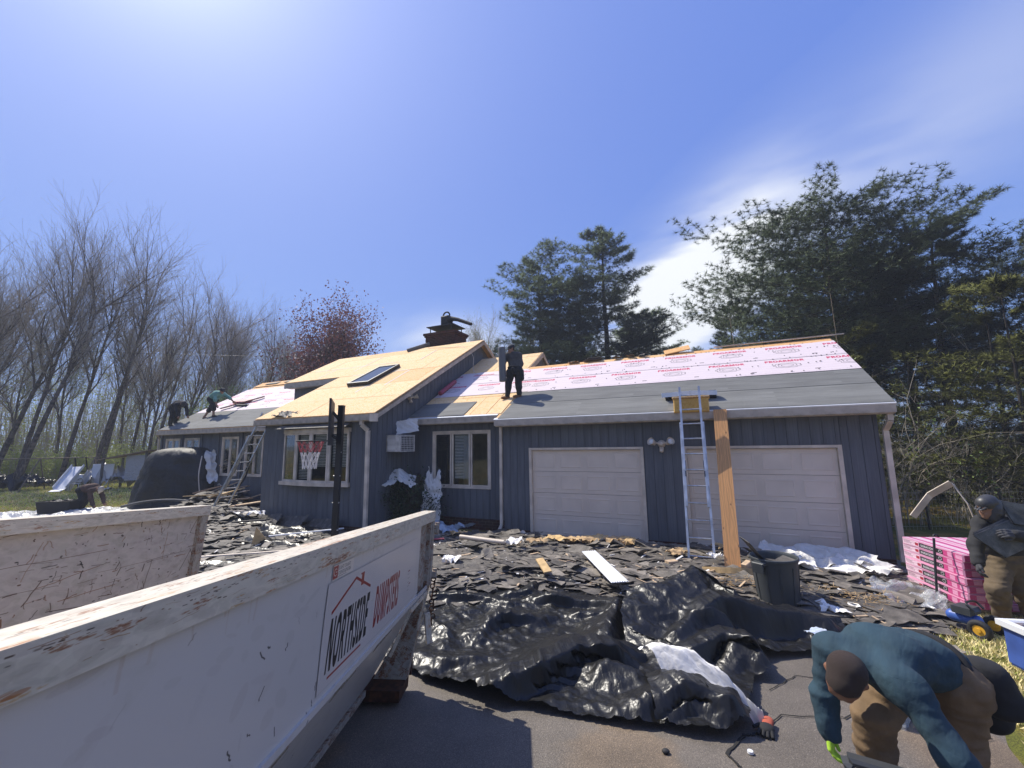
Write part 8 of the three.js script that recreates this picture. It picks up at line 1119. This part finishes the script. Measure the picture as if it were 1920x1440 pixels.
// the worker bending in the foreground
person({
  label: 'person in teal long sleeved shirt and tan trousers bending over in the foreground', cell: 0.012, headCell: 0.005, handCell: 0.0045,
  J: { head: V(1.565, 1.185, -2.15), neck: V(1.775, 1.165, -2.32), shL: V(1.835, 1.135, -2.12), shR: V(1.735, 1.155, -2.48), elL: V(1.86, 0.95, -1.97), wrL: V(1.925, 0.77, -1.86), elR: V(1.665, 0.93, -2.46), wrR: V(1.645, 0.78, -2.42), pelvis: V(2.283, 1.09, -2.45), hipL: V(2.30, 1.04, -2.36), hipR: V(2.24, 1.04, -2.55), knL: V(2.322, 0.69, -2.42), anL: V(2.40, 0.36, -2.5), knR: V(1.93, 0.83, -2.47), anR: V(1.96, 0.40, -2.56) },
  back: V(0.0, 1, 0.05), headUp: V(-0.62, 0.30, 0.72).normalize(), headFwd: V(-0.42, -0.90, 0.05).normalize(), skin: M.skinBrown, hair: M.hairDark, shirt: M.shirtTeal, trousers: M.trouserTan, boots: M.bootDark, toe: V(-0.8, 0, 0.3), foldsS: 0.016, foldsT: 0.030, scale: 0.80, headScale: 0.93,
  handR: { dir: V(-0.15, -0.97, 0.15).normalize(), pal: V(0.75, -0.1, 0.6).normalize(), curl: 0.38, thumb: -1, glove: M.gloveLime }, handL: { dir: V(0.2, -0.95, 0.2).normalize(), pal: V(-0.8, -0.1, 0.4).normalize(), curl: 0.35, thumb: 1 },
  belt: [[V(2.42, 1.03, -2.50), V(0.06, -0.16, 0.02), V(0.04, -0.03, 0.05), 0.095], [V(2.40, 0.86, -2.62), V(0.03, -0.20, 0), V(0.07, 0.02, 0.02), 0.085], [V(2.40, 1.10, -2.34), V(0.04, -0.13, 0.02), V(0.03, 0, 0.04), 0.07]],
});
// the worker carrying shingles at the right
person({
  label: 'person in dark hooded top and brown trousers carrying grey shingles past the pink bundles', cell: 0.014, headCell: 0.006,
  J: { head: V(5.86, 1.44, -5.30), neck: V(6.03, 1.27, -5.42), shL: V(6.22, 1.20, -5.36), shR: V(5.87, 1.21, -5.40), elL: V(6.22, 1.08, -5.10), wrL: V(5.80, 1.17, -5.02), elR: V(5.68, 0.98, -5.34), wrR: V(5.57, 0.80, -5.24), pelvis: V(6.22, 0.78, -5.52), hipL: V(6.31, 0.74, -5.50), hipR: V(6.13, 0.74, -5.52), knL: V(6.25, 0.42, -5.42), anL: V(6.38, 0.10, -5.48), knR: V(5.86, 0.46, -5.34), anR: V(5.97, 0.11, -5.44) },
  back: V(0.25, 0.5, -0.3), headUp: V(-0.15, 0.97, 0.1).normalize(), headFwd: V(-0.93, -0.32, 0.16).normalize(), skin: M.skinTan, shirt: M.hoodieDark, trousers: M.trouserBrown, boots: M.bootTan, toe: V(-0.9, 0, 0.4), foldsS: 0.014, foldsT: 0.026, scale: 1.03,
  handR: { dir: V(-0.35, -0.92, 0.2).normalize(), pal: V(0.6, -0.2, 0.7).normalize(), curl: 0.45, thumb: 1, glove: M.gloveGrey }, handL: { dir: V(-0.95, 0.15, 0.1).normalize(), pal: V(0, -0.5, -0.85).normalize(), curl: 0.35, thumb: 1, glove: M.gloveGrey },
  cap: { mat: M.hardHat, brim: true, hood: true, name: 'hooded_cap' },
});
{ // the shingles that he carries: thin sheets slung slantwise across chest and shoulder
  const t = thing('carried_shingles', 'grey shingle sheets carried against the chest of the worker at right', 'shingles', [5.9, 1.2, -5.0]); mat('shingleNew', [0.34, 0.36, 0.33], 0.95, { map: rep(T.granule, 0.5) });
  const q = (A, B2, C, D, k) => slab([A, B2, C, D].map((p) => V(p[0] - 5.9, p[1] - 1.2 + 0.006 * k, p[2] + 5.0 - 0.02 * k)), 0.009);
  for (let k = 0; k < 4; k++) mesh('sheet', q([5.60 + 0.02 * k, 0.93, -4.96], [6.30, 1.13 + 0.015 * k, -5.06], [6.18, 1.36, -5.20], [5.40 + 0.02 * k, 1.15, -5.08], k), k % 2 ? M.shingleC : M.shingleNew, t);
  for (let k = 0; k < 2; k++) mesh('sheet', q([5.95, 1.25, -5.06], [6.45, 1.18, -5.00], [6.50, 1.40, -5.12], [5.98, 1.50, -5.20], k + 3), k ? M.shingleC : M.shingleNew, t);
}
// roofers: poses in house axes (u right, y up, b back), from a foot point on the roof
function roofer(label, base, pose, o) { const J = {}; for (const [k, p] of Object.entries(pose)) J[k] = V(...hw(base[0] + p[0], base[1] + p[1], base[2] + p[2])); return person({ label, J, cell: 0.022, headCell: 0.012, handCell: 0.010, toe: o.toeH ? V(...hw(...o.toeH)).sub(V(...hw(0, 0, 0))) : V(1, 0, 0), ...o }); }
const hd = (u, y, b) => V(...hw(u, y, b)).sub(V(...hw(0, 0, 0))).normalize();
{
  const F = [-7.95, roofY(0.79), 0.79], ya = (u, b) => RS * b + 0.09;
  roofer('person in dark clothes standing on the garage roof with a felt roll on the shoulder', F, { pelvis: [0.05, 0.88, 0.12], neck: [-0.04, 1.36, 0.20], head: [-0.09, 1.52, 0.16], shR: [-0.23, 1.33, 0.18], shL: [0.15, 1.31, 0.20], elR: [-0.30, 1.10, 0.06], wrR: [-0.26, 0.95, -0.06], elL: [0.22, 1.05, 0.18], wrL: [0.20, 0.82, 0.06], hipR: [-0.05, 0.86, 0.12], hipL: [0.14, 0.86, 0.12], knR: [-0.12, 0.48, 0.02], anR: [-0.16, 0.10 + RS * 0.02, 0.02], knL: [0.17, 0.48, 0.08], anL: [0.20, 0.10 + RS * 0.06, 0.06] },
    { headUp: hd(0, 1, 0), headFwd: hd(-0.5, -0.35, -0.6), back: hd(0.1, 0, 0.6), skin: M.skinTan, shirt: M.shirtPlaid, trousers: M.clothBlack, boots: M.bootTan, toeH: [-0.7, 0, -0.5], cap: { mat: M.capDark, brim: true }, sleeve: 0.4, handR: { dir: hd(0, 0.3, -1), pal: hd(-1, 0, 0), curl: 0.5 }, handL: { dir: hd(0, -1, -0.2), pal: hd(-1, 0, 0), curl: 0.3 }, belt: [[V(...hw(F[0] + 0.24, F[1] + 0.80, F[2] + 0.1)), V(0.01, -0.2, 0), V(0, 0, 0.05), 0.085], [V(...hw(F[0] - 0.12, F[1] + 0.82, F[2] + 0.05)), V(0, -0.15, 0), V(0, 0, 0.05), 0.075], [V(...hw(F[0] + 0.04, F[1] + 0.86, F[2] - 0.02)), V(0.06, -0.1, 0), V(0, 0, 0.03), 0.07]] });
  const r = mesh('felt_roll', [at(new THREE.CylinderGeometry(0.105, 0.105, 0.98, 26, 1, true), 0, 0, 0), at(new THREE.TorusGeometry(0.075, 0.03, 8, 24), 0, 0.485, 0, Math.PI / 2), at(new THREE.TorusGeometry(0.075, 0.03, 8, 24), 0, -0.485, 0, Math.PI / 2)], mat('rollGrey', [0.13, 0.135, 0.14], 0.7)); r.position.set(...hw(F[0] - 0.26, F[1] + 1.03, F[2] - 0.10)); r.rotation.z = 0.02; tag(r, 'upright grey felt roll held by the roofer on the garage roof', 'roll');
}
// bent working pose facing +u, feet apart; D: drop of the roof towards the feet
const bent = (k) => ({ pelvis: [-0.10, 0.86, 0.1], neck: [0.38, 0.98 + k, 0.1], head: [0.54, 0.98 + k, 0.08], shR: [0.34, 0.93 + k, -0.08], shL: [0.34, 0.95 + k, 0.28], elR: [0.42, 0.66 + k, -0.10], wrR: [0.50, 0.42 + k, -0.06], elL: [0.46, 0.70 + k, 0.30], wrL: [0.56, 0.46 + k, 0.28], hipR: [-0.09, 0.83, 0.0], hipL: [-0.09, 0.83, 0.2], knR: [0.04, 0.47, -0.02], anR: [-0.08, 0.10, -0.03], knL: [-0.06, 0.48, 0.22], anL: [-0.22, 0.10 + RS * 0.2, 0.22] });
{
  const F1 = [-22.55, roofY(0.86), 0.86], p1 = bent(0.10); Object.assign(p1, { anR: [0.22, 0.12, 0.0], knR: [0.20, 0.50, -0.02], knL: [-0.16, 0.48, 0.1], anL: [-0.34, 0.04, -0.06], head: [0.52, 1.16, 0.1], neck: [0.40, 1.06, 0.12], wrL: [0.70, 0.72, 0.50], elL: [0.55, 0.88, 0.42] });
  roofer('person in mint shirt and black shorts bending forward on the left wing roof', F1, p1, { headUp: hd(0.5, 0.85, 0), headFwd: hd(0.85, -0.4, 0.2), back: hd(-0.2, 0.7, 0), skin: M.skinTan, shirt: M.shirtMint, trousers: M.clothBlack, boots: M.bootDark, hem: 0.12, toeH: [1, 0, 0.2], sleeve: 0.25, cap: { mat: M.capDark, brim: true }, handR: { dir: hd(0.4, -0.9, 0), pal: hd(0, 0, 1), curl: 0.4 }, handL: { dir: hd(0.5, -0.7, 0.4), pal: hd(0, -0.5, 1), curl: 0.3 } });
  const F2 = [-24.28, roofY(0.28), 0.28]; roofer('person in all dark clothes bent double at the far corner of the left roof', F2, bent(0.0), { headUp: hd(0.9, -0.2, 0), headFwd: hd(-0.1, -1, -0.1), back: hd(-0.1, 1, 0), skin: M.skinTan, shirt: M.clothBlack, trousers: M.clothBlack, boots: M.bootDark, toeH: [1, 0, 0.1], cap: { mat: M.capDark, brim: true }, handR: { dir: hd(0.5, -0.9, 0), pal: hd(0, 0, 1), curl: 0.4 }, handL: { dir: hd(0.5, -0.9, 0), pal: hd(0, 0, 1), curl: 0.4 }, belt: [[V(...hw(F2[0] - 0.26, F2[1] + 0.92, F2[2])), V(0, -0.15, 0), V(0.03, 0, 0), 0.07]] });
  // on the lawn: bending to the ground, facing the house
  const p3 = bent(-0.12); const J3 = (() => { const J = {}; for (const [k, q] of Object.entries(p3)) J[k] = V(-15.95 + q[0] * 0.98, q[1] - (k.startsWith('an') ? (k === 'anL' ? RS * 0.2 : 0) : 0), -15.7 - q[2]); return J; })();
  person({ label: 'person in dark clothes and pale cap bending on the lawn beside a black tub', J: J3, cell: 0.022, headCell: 0.012, handCell: 0.010, headUp: V(0.75, -0.35, 0).normalize(), headFwd: V(-0.1, -1, 0.1).normalize(), back: V(-0.1, 1, 0), skin: M.skinTan, shirt: M.shirtBrown, trousers: M.clothBlack, boots: M.bootDark, toe: V(1, 0, 0), cap: { mat: M.trim, brim: true }, handR: { dir: V(0.3, -0.95, 0), pal: V(0, 0, -1), curl: 0.4 }, handL: { dir: V(0.3, -0.95, 0), pal: V(0, 0, -1), curl: 0.4 } });
}
renderer.render(scene, camera);
